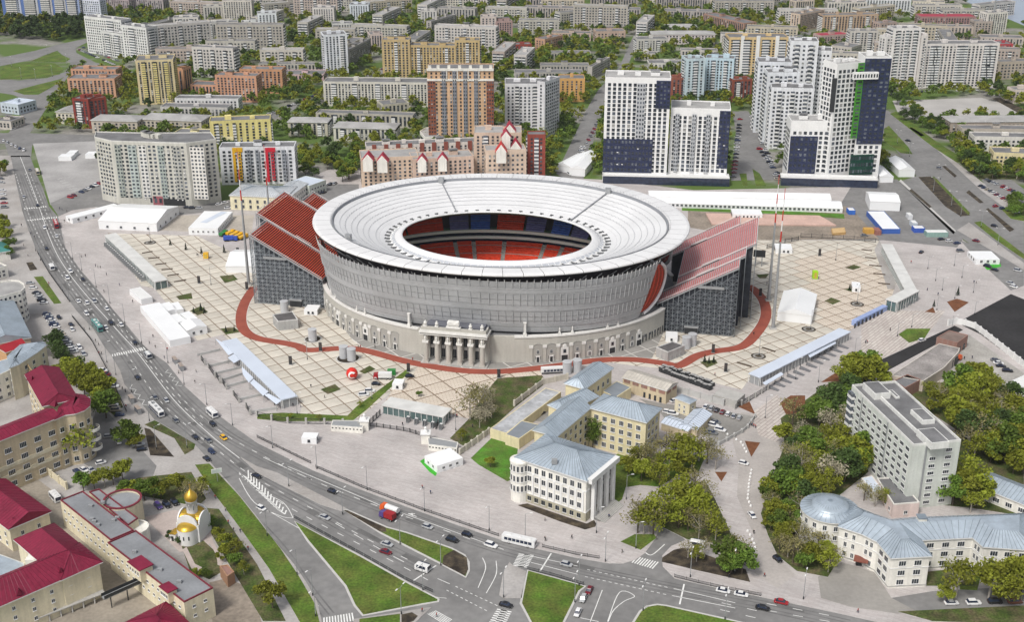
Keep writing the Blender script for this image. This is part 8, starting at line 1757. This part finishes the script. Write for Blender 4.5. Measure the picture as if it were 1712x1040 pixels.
for p, c, hd, lab in (((985, 990), 'dark red', -1.9, 'front one of three beside the central lawn island'), ((975, 1004), 'silver', -1.9, 'second of three beside the central lawn island'), ((966, 1027), 'white', -1.9, 'last of three beside the central lawn island'), ((1257, 864), 'white', -1.3, 'parked on the lane right of the triangular lawn'), ((1253, 946), 'silver', -0.6, 'half hidden by trees at the dark bed'), ((1243, 777), 'white', -0.5, 'parked above the striped walk lane'), ((1300, 938), 'black', -1.1, 'parked beside the thicket near the rotunda'), ((1298, 812), 'black', 0.8, 'parked under the wood on the lane'), ((1590, 1011), 'white', 0.05, 'first from the left on the lower right street'), ((1627, 1011), 'white', 0.05, 'second from the left on the lower right street'), ((1663, 1009), 'black', 0.05, 'third from the left on the lower right street'), ((1696, 1009), 'brown', 0.05, 'fourth from the left on the lower right street'), ((905.6, 693), 'black', 0.9, 'parked by the yellow garage row, nearer one'), ((917, 683), 'dark red', 0.9, 'parked by the yellow garage row, farther one'), ((1115.6, 691), 'white', -0.3, 'left one behind the cream wing'), ((1125, 694), 'white', -0.3, 'right one behind the cream wing'), ((1127, 672), 'white', 0.6, 'beside the small gatehouse'), ((1195.7, 708), 'grey', -0.5, 'uppermost by the blue roofed shed'), ((1192, 713), 'white', -0.5, 'second by the blue roofed shed'), ((1204, 721), 'white', -0.5, 'third by the blue roofed shed'), ((1190, 726), 'grey', -0.5, 'lowest by the blue roofed shed'), ((1122, 748), 'white', 0.7, 'under the bare trees right of the cream wing'), ((1664, 604), 'grey', -0.2, 'first of four on the gravel yard'), ((1669, 609), 'white', -0.2, 'second of four on the gravel yard'), ((1673, 614), 'black', -0.2, 'third of four on the gravel yard'), ((1684, 622), 'black', -0.2, 'last of four on the gravel yard'), ((1541, 571), 'white', 0.5, 'beside the small lawn on the right promenade'), ((1540, 423), 'black', 0.9, 'alone on the right promenade'), ((1605, 421), 'grey', 0.1, 'at the top edge of the right promenade'), ((1651, 447), 'black', -0.8, 'first along the cabin with green trim'), ((1663, 453), 'black', -0.8, 'second along the cabin with green trim'), ((1689, 475), 'silver', -0.8, 'upper of two at the promenade corner'), ((1695, 481), 'white', -0.8, 'lower of two at the promenade corner'), ((1701, 454), 'silver', -0.8, 'at the right edge below the boulevard'), ((629, 644), 'black', 0.0, 'beside the orange truck on the plaza'), ((618, 656), 'white', 0.1, 'upper of two by the diagonal hedge'), ((608, 662), 'white', 0.1, 'lower of two by the diagonal hedge'), ((685, 631), 'black', 0.0, 'near the red path before the portico'), ((265, 849), 'violet', -0.9, 'left of three behind the church'), ((279, 847), 'black', -0.9, 'middle of three behind the church'), ((292, 843), 'black', -0.9, 'right of three behind the church'), ((198, 741), 'white', -1.0, 'in the small car park below the bus stop'), ((232, 746), 'silver', 0.3, 'at the white wall of the small car park, upper'), ((237, 754), 'black', 0.3, 'at the white wall of the small car park, lower'), ((169, 776), 'white', 0.5, 'by the office with rounded corner, nearest the road'), ((152, 788), 'silver', -0.7, 'by the office yard, second'), ((140, 788), 'white', -0.7, 'by the office yard, third'), ((129, 791), 'dark blue', -0.8, 'by the office yard, fourth'), ((182, 732), 'silver', 0.2, 'beside the rounded office balconies'), ((99, 533), 'black', -1.0, 'inside the long car park, upper one'), ((119, 545), 'black', -1.0, 'inside the long car park, second one'), ((121, 553), 'white', -1.0, 'inside the long car park, third one'), ((133, 583), 'white', -1.0, 'inside the long car park, fourth one'), ((140, 594), 'silver', -1.0, 'inside the long car park, lowest one'), ((1570, 282), 'grey', -0.75, 'on the far boulevard carriageway, upper one'), ((1662, 379), 'black', -0.75, 'on the far boulevard carriageway, lower one'), ((1632, 404), 'dark red', -0.75, 'on the near boulevard carriageway'), ((1518, 236), 'black', -0.75, 'high up on the far boulevard carriageway'), ((313, 348), 'black', 0.2, 'left of three before the curved grey block'), ((322, 349), 'black', 0.2, 'middle of three before the curved grey block'), ((333, 349), 'silver', 0.2, 'right of three before the curved grey block'), ((366, 343), 'white', 0.5, 'at the right corner of the curved grey block'), ((376, 340), 'white', 0.5, 'upper at the right corner of the curved grey block'), ((381, 349), 'white', 0.4, 'beside the yellow villa'), ((1445, 395), 'grey', 0.1, 'on the track behind the right plaza')):
    car(p, c, hd, c + ' car ' + lab, z=0.16)
CC = ['white', 'white', 'silver', 'silver', 'grey', 'black', 'black', 'dark blue', 'red', 'beige', 'dark red', 'white']
def row(a, b, n, hd, where, z=0.16, far=None, jit=0.6):
    pa, pb = P(*a), P(*b)
    for i in range(n):
        if CR.random() < 0.08: continue
        p = pa.lerp(pb, i / max(1, n - 1)); c = CR.choice(CC); x, y = Q(p)
        car((x, y), c, hd + CR.uniform(-.06, .06), '%s car, %s in row %s' % (c, ORD[i], where), group='cars ' + where, z=z, far=far)
row((50, 475), (73, 508), 9, 0.15, 'behind the round ended office')
row((78, 527), (123, 590), 18, 0.15, 'along the left side of the long car park')
row((172, 622), (190, 648), 5, 0.1, 'under the lime trees by the road')
row((186, 676), (200, 696), 6, 0.1, 'beside the bus stop lawn')
row((118, 331), (166, 308), 9, -0.5, 'on the side street before the curved grey block', 0.15)
row((2, 300), (8, 348), 8, 0.1, 'at the left edge by the upper road')
row((1180, 682), (1236, 701), 7, 1.1, 'under the grey panel wall of the courtyard')
row((1640, 312), (1700, 345), 12, 0.4, 'in the boulevard car park, lower row'); row((1650, 302), (1706, 326), 11, 0.4, 'in the boulevard car park, upper row')
row((1237, 200), (1226, 296), 18, 0.1, 'left of the lane between the navy towers'); row((1258, 196), (1300, 300), 20, 0.1, 'right of the lane between the navy towers'); row((1270, 250), (1304, 296), 9, 0.1, 'at the foot of the white cluster')
row((503, 319), (560, 308), 9, 1.2, 'in the car park behind the left stand, upper row'); row((498, 330), (548, 322), 9, 1.2, 'in the car park behind the left stand, lower row')
row((1000, 205), (962, 275), 12, -1.2, 'along the straight street behind the stadium'); row((972, 248), (952, 292), 8, -1.2, 'beside the white peaked tents')
row((450, 192), (535, 157), 14, 0.6, 'along the diagonal street at the upper left'); row((600, 130), (640, 116), 6, 0.6, 'beside the tan complex')
row((134, 84), (190, 108), 16, -0.4, 'before the stepped office block, front row'); row((140, 80), (196, 102), 14, -0.4, 'before the stepped office block, rear row')
row((1490, 158), (1560, 152), 12, 1.4, 'before the long white block'); row((1600, 152), (1700, 150), 10, 1.4, 'right of the long white block')
row((22, 216), (42, 196), 7, 1.0, 'waiting at the left junction, upper queue', 0.02); row((6, 236), (40, 252), 6, -1.3, 'waiting at the left junction, lower queue', 0.02)
row((1664, 346), (1710, 360), 5, 0.4, 'under the trees at the right edge'); row((1560, 398), (1600, 408), 4, 0.3, 'beside the pale green containers')
# buses and trucks
def bus(px_, hd, L, label, col, strip_c=None, roofm=None, name='bus', Hh=3.0):
    g = P(*px_); T = thing(name, label, 'bus', (g.x, g.y, 0.02), hd, 'buses on the road'); h = L / 2; w_ = 1.25; pm = paint(col); m_ = MB()
    loft(m_, [ringx(-h, w_ * 0.95, 0.5, Hh - 0.1, 0.94), ringx(-h + 0.3, w_, 0.35, Hh, 0.95), ringx(h - 0.35, w_, 0.35, Hh, 0.95), ringx(h, w_ * 0.93, 0.5, Hh - 0.25, 0.92)], pm); m_.build('body', T)
    n = int(L / 1.6)
    wm = MB(); wm.box(-0.62, 0.62, -0.03, 0.03, 0, 1.05, GLASSB); wmm = wm.mesh('window')
    for s in (-1, 1):
        for i in range(n): link('window', wmm, T, (-h + 0.9 + (L - 1.8) * (i + 0.5) / n, s * w_ * 1.012, 1.35))
    ws = MB(); ws.box(h - 0.05, h + 0.02, -1.0, 1.0, 1.2, 2.5, GLASSB); ws.build('windscreen', T)
    hatch = MB(); hatch.box(-0.8, 0.8, -0.5, 0.5, 0, 0.18, roofm or WHITE); hm_ = hatch.mesh('roof_hatch')
    for x in (-L * 0.3, 0, L * 0.3): link('roof_hatch', hm_, T, (x, 0, Hh))
    if strip_c: sb = MB(); sb.box(-h + 0.1, h - 0.1, -w_ * 1.03, w_ * 1.03, 0.45, 1.1, paint(strip_c)); sb.build('skirt_band', T)
    for x in (-h * 0.55, h * 0.6):
        for y in (-w_ * 0.95, w_ * 0.95): link('wheel', whm, T, (x, y, 0.45), 0, scale=(1.35, 1.2, 1.35))
    return T
bus((868, 910), heading((868, 908)), 12, 'white city bus passing below the paved forecourt', 'white')
bus((163, 549), heading((163, 548)), 12, 'teal bus on the curving road near the upper zebra', 'teal')
t_ = bus((262, 690), heading((262, 688)), 12, 'white trolleybus with grey roof boxes at the bus stop', 'white', 'dark blue', GREYM, 'trolleybus'); m_ = MB(); m_.tube((-2, -0.4, 3.2), (-8, -0.5, 4.6), 0.06, 0.05, DARK, 4); m_.tube((-2, 0.4, 3.2), (-8, 0.5, 4.6), 0.06, 0.05, DARK, 4); m_.build('trolley_poles', t_)
bus((94, 378), heading((94, 378)), 11, 'white roofed red bus below the upper zebra crossings', 'red', None, WHITE)
bus((355, 695), heading((355, 695)), 7.2, 'white minibus on the outer lane near the fence', 'white', Hh=2.7)
bus((87, 450), heading((87, 450)), 6.4, 'white minivan on the left lane of the curve', 'white', Hh=2.4)
bus((707, 954), heading((707, 954)), 5.0, 'white delivery van at the stop line', 'white', Hh=2.1)
bus((63, 290), heading((63, 290)), 9, 'cream bus at the stop by the worn lot', 'beige', Hh=2.8)
bus((248, 598), heading((248, 597)), 5.4, 'grey van just past the zebra on the curve', 'silver', Hh=2.3)
bus((927, 624), R_(8), 12, 'white and black tour bus parked behind the zinc roofs', 'white', 'black')
bus((1166, 915), R_(-20), 5.2, 'white van half hidden by bare trees near the dark bed', 'white', Hh=2.2)
bus((93, 836), R_(-50), 6.5, 'white truck in the prison yard gate', 'white', Hh=2.6)
def truck(px_, hd, label, cab, load, kind, z=0.02, L=7.5):
    g = P(*px_); T = thing('truck', label, 'truck', (g.x, g.y, z), hd, 'trucks'); c_ = MB(); loft(c_, [ringx(L / 2 - 2.0, 1.2, 0.6, 2.7, 0.95), ringx(L / 2 - 0.3, 1.2, 0.6, 2.6, 0.93), ringx(L / 2, 1.15, 0.6, 1.7, 0.93)], paint(cab)); c_.build('cab', T)
    w_ = MB(); w_.box(L / 2 - 0.35, L / 2 - 0.08, -1.0, 1.0, 1.7, 2.5, GLASSB); w_.build('windscreen', T); f_ = MB(); f_.box(-L / 2, L / 2 - 1.9, -0.9, 0.9, 0.6, 0.95, DARK); f_.build('chassis', T)
    b_ = MB(); x0, x1 = -L / 2, L / 2 - 2.2
    if kind == 'tank': 
        rr = [[(x, 1.15 * math.cos(t), 2.0 + 1.0 * math.sin(t)) for t in [2 * math.pi * j / 14 for j in range(14)]] for x in (x0, x0 + 0.25, x1 - 0.25, x1)]; loft(b_, rr, paint(load))
    elif kind == 'box': b_.box(x0, x1, -1.22, 1.22, 0.95, 3.0, paint(load))
    else: b_.hexa([(x0, -1.0, 0.95), (x1, -1.0, 0.95), (x1, 1.0, 0.95), (x0, 1.0, 0.95)], [(x0 - 0.2, -1.25, 2.2), (x1 + 0.1, -1.25, 2.2), (x1 + 0.1, 1.25, 2.2), (x0 - 0.2, 1.25, 2.2)], paint(load))
    b_.build('load_body', T)
    for x in (-L * 0.38, -L * 0.2, L * 0.33):
        for y in (-1.05, 1.05): link('wheel', whm, T, (x, y, 0.5), 0, scale=(1.5, 1.8, 1.5))
hw = heading((650, 858))
truck((652, 857), hw + math.pi, 'orange sprinkler truck with white tank on the upper carriageway', 'orange', 'white', 'tank'); truck((648, 868), hw + math.pi, 'small truck with pink red box body beside the sprinkler truck', 'violet', 'red', 'box', L=6)
truck((1597, 605), R_(40), 'bright orange tanker parked by the vehicle garage', 'orange', 'orange', 'tank', 0.16); truck((640, 634), R_(180), 'flatbed truck with red cab and white load near the hedge', 'red', 'white', 'box', 0.2, 8)
for i in range(4): truck((386 + i * 7, 393 + i * 2.2), R_(60), 'yellow dump truck, %s from the left in the row behind the left stand' % ORD[i], 'yellow', 'yellow', 'tip', 0.2, 6.5)
truck((386, 403), R_(5), 'blue box truck before the yellow dump trucks', 'blue', 'blue', 'box', 0.2, 8); truck((374, 394), R_(70), 'green truck left of the yellow dump trucks', 'green', 'green', 'tip', 0.2, 6.5)
m_ = MB(); m_.box(-1.8, 1.8, -1.0, 1.0, 0, 2.4, paint('green')); o_ = m_.build('green_container', loc=P(655, 626, 0.2)); tag(o_, 'bright green bin container beside the orange truck near the path', 'container')
# ------------------------------------------------------------------ street lamps, signs, small things
def lampmesh(H, double=False):
    m_ = MB(); m_.tube((0, 0, 0), (0, 0, H), 0.14, 0.08, GREYM, 7); m_.tube((0, 0, 0), (0, 0, 1.1), 0.2, 0.2, DARK, 7); h_ = MB()
    for s in ((1, -1) if double else (1,)):
        m_.tube((0, 0, H - 0.2), (1.9 * s, 0, H + 0.25), 0.06, 0.05, GREYM, 5); h_.box(1.5 * s if s > 0 else -2.5, 2.5 * s if s > 0 else -1.5, -0.18, 0.18, H + 0.18, H + 0.32, FRAMEW)
    return m_.mesh('pole'), h_.mesh('lamp_head')
L1, L2, L3 = lampmesh(10), lampmesh(10, True), lampmesh(7)
def lamps(where, ps, me=L1, ang=0.0):
    for i, (x, y) in enumerate(ps):
        g = P(x, y); T = thing('street_lamp', 'street lamp, %s of those %s' % (ORD[i], where), 'street lamp', (g.x, g.y, 0.12), ang + (heading((x, y)) if me is not L3 else 0), 'street lamps ' + where); link('pole', me[0], T); link('lamp_head', me[1], T)
lamps('along the stadium side of the road from the top', [(110, 420), (122, 434), (137, 453), (161, 481), (184, 508), (209, 541), (237, 574), (281, 608), (308, 644), (346, 678), (389, 712), (456, 750), (530, 785), (614, 820), (710, 856), (818, 888)], L1, -1.57)
lamps('along the left kerb from the top', [(60, 420), (68, 436), (105, 488), (116, 505), (150, 552), (179, 607), (194, 628), (220, 656), (250, 705), (262, 752), (313, 750)], L1, 1.57)
lamps('on the median and islands from left to right', [(483, 814), (573, 861), (669, 911), (737, 946)], L2, 1.57)
lamps('beside the exit ramp from the top', [(447, 897), (497, 962), (523, 997), (528, 1032)], L1, -1.57)
lamps('round the lower junction from left to right', [(671, 1028), (707, 988), (842, 1000), (961, 1008), (968, 980), (1012, 940), (1075, 1022), (1154, 966), (1212, 1037), (1228, 960), (1343, 1003)], L2, 1.57)
lamps('round the ivory building from left to right', [(878, 902), (997, 892), (1047, 836), (1063, 918)], L1, 0.5)
lamps('on the right promenade from left to right', [(1500, 563), (1524, 548), (1551, 450), (1564, 470), (1566, 519), (1575, 486), (1591, 551), (1595, 445), (1596, 500), (1608, 465), (1627, 490), (1629, 527)], L3, 0.0)
lamps('on the left plaza from left to right', [(252, 405), (353, 477), (514, 602), (497, 693), (622, 668), (762, 720)], L1, 0.6)
lamps('on the right plaza from left to right', [(1269, 595), (1355, 551), (1397, 436), (1433, 508), (1279, 700), (1330, 635), (1368, 640), (1428, 600)], L1, 0.6)
lamps('in the boulevard median from the top', [(1560, 322), (1572, 300), (1590, 346), (1606, 362), (1640, 380), (1668, 410), (1520, 262), (1500, 240)], L2, 0.0)
lamps('round the big interchange at the upper left', [(20, 112), (36, 132), (60, 134), (88, 128), (112, 108), (80, 92)], L2, 0.0)
TOT = MB(); TOT.box(-0.7, 0.7, -0.25, 0.25, 0, 4.2, DARK); TOT.box(-0.8, 0.8, -0.35, 0.35, 0, 0.3, GREYM); TOT.box(-0.55, 0.55, -0.28, -0.2, 2.0, 3.9, mat('totem_face', (0.06, 0.05, 0.05), 0.4)); totm = TOT.mesh('info_totem')
for i, (x, y, w_) in enumerate(((486, 610, 'on the left plaza below the red path'), (333, 474, 'in the middle of the left plaza'), (398, 426, 'beside the white tent by the left stand'), (1213, 622, 'on the right plaza before the security pavilion'), (1271, 495, 'right of the scaffold stand near the masts'), (536, 587, 'on the red path left of the vent shafts'), (1192, 590, 'on the red path right of the stadium'), (683, 622, 'by the diagonal hedge end'), (834, 632, 'at the corner of the sparse lawn'), (413, 484, 'at the foot of the left mast'), (1370, 428, 'near the far railing of the right plaza'))):
    o_ = link('info_totem', totm, None, P(x, y, 0.2), R_(-10)); tag(o_, 'black upright information totem ' + w_, 'totem', 'black totems on the plazas')
# red ball advert, yellow and green cubes, stop shelters, road sign, screen
bx_ = P(589, 634); T = thing('red_ball', 'big red ball with white ring emblem on the left plaza', 'ball', (bx_.x, bx_.y, 0.2)); m_ = MB(); m_.lathe([(0.01, 0), (1.2, 0.25), (2.2, 1.2), (2.6, 2.6), (2.2, 4.0), (1.2, 4.95), (0.01, 5.2)], mat('ball_red', (0.62, 0.03, 0.02), 0.35, 0.03), 20); m_.build('ball', T, True)
m_ = MB()
for j in range(18):
    a0_, a1_ = R_(40 + j * 15), R_(40 + j * 15 + 15)
    f = lambda a, r: (0.3 + r * math.cos(a), -math.sqrt(max(0.05, 2.62 ** 2 - (0.3 + r * math.cos(a)) ** 2 - (r * math.sin(a)) ** 2)) - 0.03, 2.6 + r * math.sin(a)); m_.face([f(a0_, 1.0), f(a1_, 1.0), f(a1_, 1.7), f(a0_, 1.7)], FRAMEW)
m_.build('ring_emblem', T)
for x, y, c, hh, lab in ((345, 432, 'yellow', 3.4, 'yellow cube kiosk on the left plaza'), (1362, 466, None, 4.4, 'lime green box stand on the right plaza')):
    m_ = MB(); mm = paint('yellow') if c else mat('lime_box', (0.35, 0.62, 0.02), 0.6, 0.05); m_.box(-1.3, 1.3, -1.3, 1.3, 0.3, hh, mm); m_.box(-1.5, 1.5, -1.5, 1.5, 0, 0.3, CONC); m_.box(-0.7, 0.7, -1.36, -1.25, 0.8, hh - 0.6, mat('stand_panel', (0.55, 0.4, 0.08), 0.6)); o_ = m_.build('advert_stand', loc=P(x, y, 0.2)); tag(o_, lab, 'advert stand')
SHL = MB(); SHL.box(-2.2, 2.2, -0.8, 0.8, 2.4, 2.55, mat('shelter_roof', (0.34, 0.28, 0.24), 0.6)); SHL.box(-2.1, 2.1, 0.65, 0.72, 0.3, 2.4, GL2); SHL.box(-2.15, -2.05, -0.7, 0.7, 0, 2.4, GREYM); SHL.box(2.05, 2.15, -0.7, 0.7, 0, 2.4, GREYM); SHL.box(-1.6, 1.6, 0.1, 0.5, 0.45, 0.52, DARK); shm = SHL.mesh('bus_shelter')
for x, y, w_ in ((220, 672, 'upper one beside the trolleybus'), (231, 690, 'lower one beside the trolleybus'), (293, 607, 'left one across the road by the zebra'), (303, 618, 'right one across the road by the zebra')):
    o_ = link('bus_shelter', shm, None, P(x, y, 0.15), heading((x, y)) + math.pi); tag(o_, 'brown roofed bus shelter, ' + w_, 'bus shelter', 'bus shelters')
g = P(364, 806); T = thing('road_sign', 'white direction sign on a post beside the exit ramp', 'road sign', (g.x, g.y, 0.15), R_(20)); m_ = MB(); m_.tube((0, 0, 0), (0, 0, 5.4), 0.12, 0.1, GREYM, 6); m_.build('post', T); m_ = MB(); m_.box(-1.9, 1.9, -0.08, 0.08, 3.6, 5.4, WHITE); m_.box(-1.7, 1.7, -0.1, -0.07, 3.8, 5.2, wallm('cdd9d2')); m_.build('sign_plate', T)
g = P(1268, 445); T = thing('big_screen', 'black video screen on posts right of the pale red stand', 'screen', (g.x, g.y, 0.15), R_(-12)); m_ = MB(); m_.box(-3.2, 3.2, -0.4, 0.4, 5.2, 9.0, DARK); m_.build('screen_panel', T); ps = MB(); ps.box(-0.25, 0.25, -0.25, 0.25, 0, 5.2, GREYM); pm_ = ps.mesh('post'); link('post', pm_, T, (-1.6, 0, 0)); link('post', pm_, T, (1.6, 0, 0))
# prison footbridge
a, b = P(250, 965, 5).xy, P(172, 1000, 5).xy; T = thing('footbridge', 'dark steel footbridge between the cell block and the long prison block', 'footbridge', (a.x, a.y, 0)); m_ = MB(); ribbon(m_, [Vector((0, 0)), b - a], 2.0, 4.6, 4.9, GREYM); ribbon(m_, [Vector((0, 0)), b - a], 0.1, 4.9, 6.0, DARK, 1.0); ribbon(m_, [Vector((0, 0)), b - a], 0.1, 4.9, 6.0, DARK, -1.0); m_.build('deck', T)
for t in (0.15, 0.5, 0.85): p = (b - a) * t; m_ = MB(); m_.tube((p.x, p.y, 0), (p.x, p.y, 4.6), 0.2, 0.2, DARK, 6); m_.build('pier', T)
# ------------------------------------------------------------------ people
def person_mesh(seed, walk):
    r = random.Random(seed); s = 0.22 if walk else 0.06
    V = [(0, 0, 0.95), (0, 0, 1.18), (0, 0.01, 1.42), (0, 0, 1.52), (0, -0.02, 1.66), (0.09, 0, 0.9), (0.1, -s, 0.5), (0.1, -s * 0.6, 0.08), (0.1, -s * 0.6 - 0.14, 0.04), (-0.09, 0, 0.9), (-0.1, s * 0.4, 0.5), (-0.1, s, 0.08), (-0.1, s - 0.14, 0.04), (0.2, 0, 1.4), (0.26, s * 0.4, 1.13), (0.27, -0.05 + s * 0.2, 0.88), (-0.2, 0, 1.4), (-0.26, -s * 0.4, 1.13), (-0.27, -0.08 - s * 0.5, 0.9)]
    E_ = [(0, 1), (1, 2), (2, 3), (3, 4), (0, 5), (5, 6), (6, 7), (7, 8), (0, 9), (9, 10), (10, 11), (11, 12), (2, 13), (13, 14), (14, 15), (2, 16), (16, 17), (17, 18)]
    Rr = [0.16, 0.15, 0.16, 0.06, 0.105, 0.1, 0.075, 0.05, 0.045, 0.1, 0.075, 0.05, 0.045, 0.08, 0.055, 0.04, 0.08, 0.055, 0.04]
    me = bpy.data.meshes.new('p'); me.from_pydata(V, E_, []); o = bpy.data.objects.new('p', me); COL.objects.link(o)
    md = o.modifiers.new('s', 'SKIN'); me.skin_vertices[0].data[0].use_root = True
    for i, v in enumerate(me.skin_vertices[0].data): v.radius = (Rr[i], Rr[i] * 0.8)
    dg = bpy.context.evaluated_depsgraph_get(); dg.update(); ev = o.evaluated_get(dg); out = bpy.data.meshes.new_from_object(ev); bpy.data.objects.remove(o); return out
SKIN = mat('skin', (0.45, 0.27, 0.19), 0.6); HAIR = mat('hair', (0.03, 0.022, 0.018), 0.7)
PM = []
for i, (jc, tc2, jn) in enumerate((((0.02, 0.02, 0.025), (0.02, 0.022, 0.03), 'black jacket'), ((0.05, 0.06, 0.12), (0.03, 0.03, 0.035), 'dark blue jacket'), ((0.35, 0.06, 0.05), (0.03, 0.035, 0.06), 'red jacket'), ((0.4, 0.38, 0.34), (0.06, 0.06, 0.07), 'light jacket'), ((0.10, 0.10, 0.10), (0.16, 0.15, 0.13), 'grey jacket'))):
    me = person_mesh(i, i % 2 == 0)
    for m in (mat('jacket_%d' % i, jc, 0.8), mat('trousers_%d' % i, tc2, 0.8), SKIN, HAIR): me.materials.append(m)
    for p_ in me.polygons: z = p_.center.z; p_.material_index = 1 if z < 0.92 else (0 if z < 1.5 else (3 if z > 1.68 or p_.center.y > 0.04 else 2))
    PM.append((me, jn))
PR = random.Random(3)
def people(where, ps):
    for i, (x, y) in enumerate(ps):
        me, jn = PM[PR.randrange(5)]; o = link('person', me, None, P(x, y, 0.17), PR.uniform(0, 6.28)); tag(o, 'person in %s, %s %s' % (jn, ORD[i], where), 'person', 'people ' + where)
people('on the pavement left of the plaza from the top', [(100, 350), (104, 352), (112, 355), (108, 371), (143, 429), (136, 430), (160, 446), (164, 448), (168, 449), (178, 460), (200, 478), (174, 489), (222, 506), (256, 564), (260, 582), (250, 575), (280, 586), (299, 625), (328, 623), (326, 641), (275, 600)])
people('on the left sidewalk from the top', [(36, 378), (40, 412), (47, 428), (82, 476), (141, 552), (160, 572), (165, 578), (166, 593), (170, 593), (205, 652), (210, 656), (211, 682), (58, 398), (52, 392)])
people('inside the plaza front from the left', [(329, 427), (331, 428), (459, 678), (490, 680), (488, 679), (503, 681), (520, 648), (543, 666), (599, 581), (603, 582), (690, 603), (627, 582), (673, 712), (759, 697), (762, 698), (764, 698), (790, 715)])
people('round the ivory building from the left', [(706, 817), (720, 826), (911, 872), (911, 904), (912, 905), (956, 901), (1040, 925), (1018, 866), (1057, 842), (1097, 903)])
people('on the lower sidewalks from the left', [(360, 834), (377, 855), (382, 876), (391, 889), (402, 891), (415, 920), (706, 1024), (730, 1032), (1219, 967), (1260, 893), (1278, 965), (1434, 1025)])
people('on the right side from the left', [(1195, 628), (1257, 713), (1260, 714), (1263, 716), (1256, 712), (1260, 560), (1282, 476), (1447, 574), (1450, 574), (1448, 573), (1488, 553), (1523, 440), (1568, 494), (1550, 486), (1628, 473), (1632, 474), (1612, 601), (1625, 600), (1150, 655)])
# ------------------------------------------------------------------ air
hz = bpy.data.materials.new('air'); hz.use_nodes = True; n = hz.node_tree; n.nodes.clear()
vo = n.nodes.new('ShaderNodeVolumePrincipled'); vo.inputs['Density'].default_value = 0.00004; vo.inputs['Color'].default_value = (0.86, 0.9, 0.97, 1); vo.inputs['Anisotropy'].default_value = 0.2
ou = n.nodes.new('ShaderNodeOutputMaterial'); n.links.new(vo.outputs[0], ou.inputs['Volume'])
m_ = MB(); m_.box(-3600, 3600, -60, 5300, -1.2, 262, hz); o_ = m_.build('haze'); o_['kind'] = 'stuff'; o_['label'] = 'thin pale haze over the city'
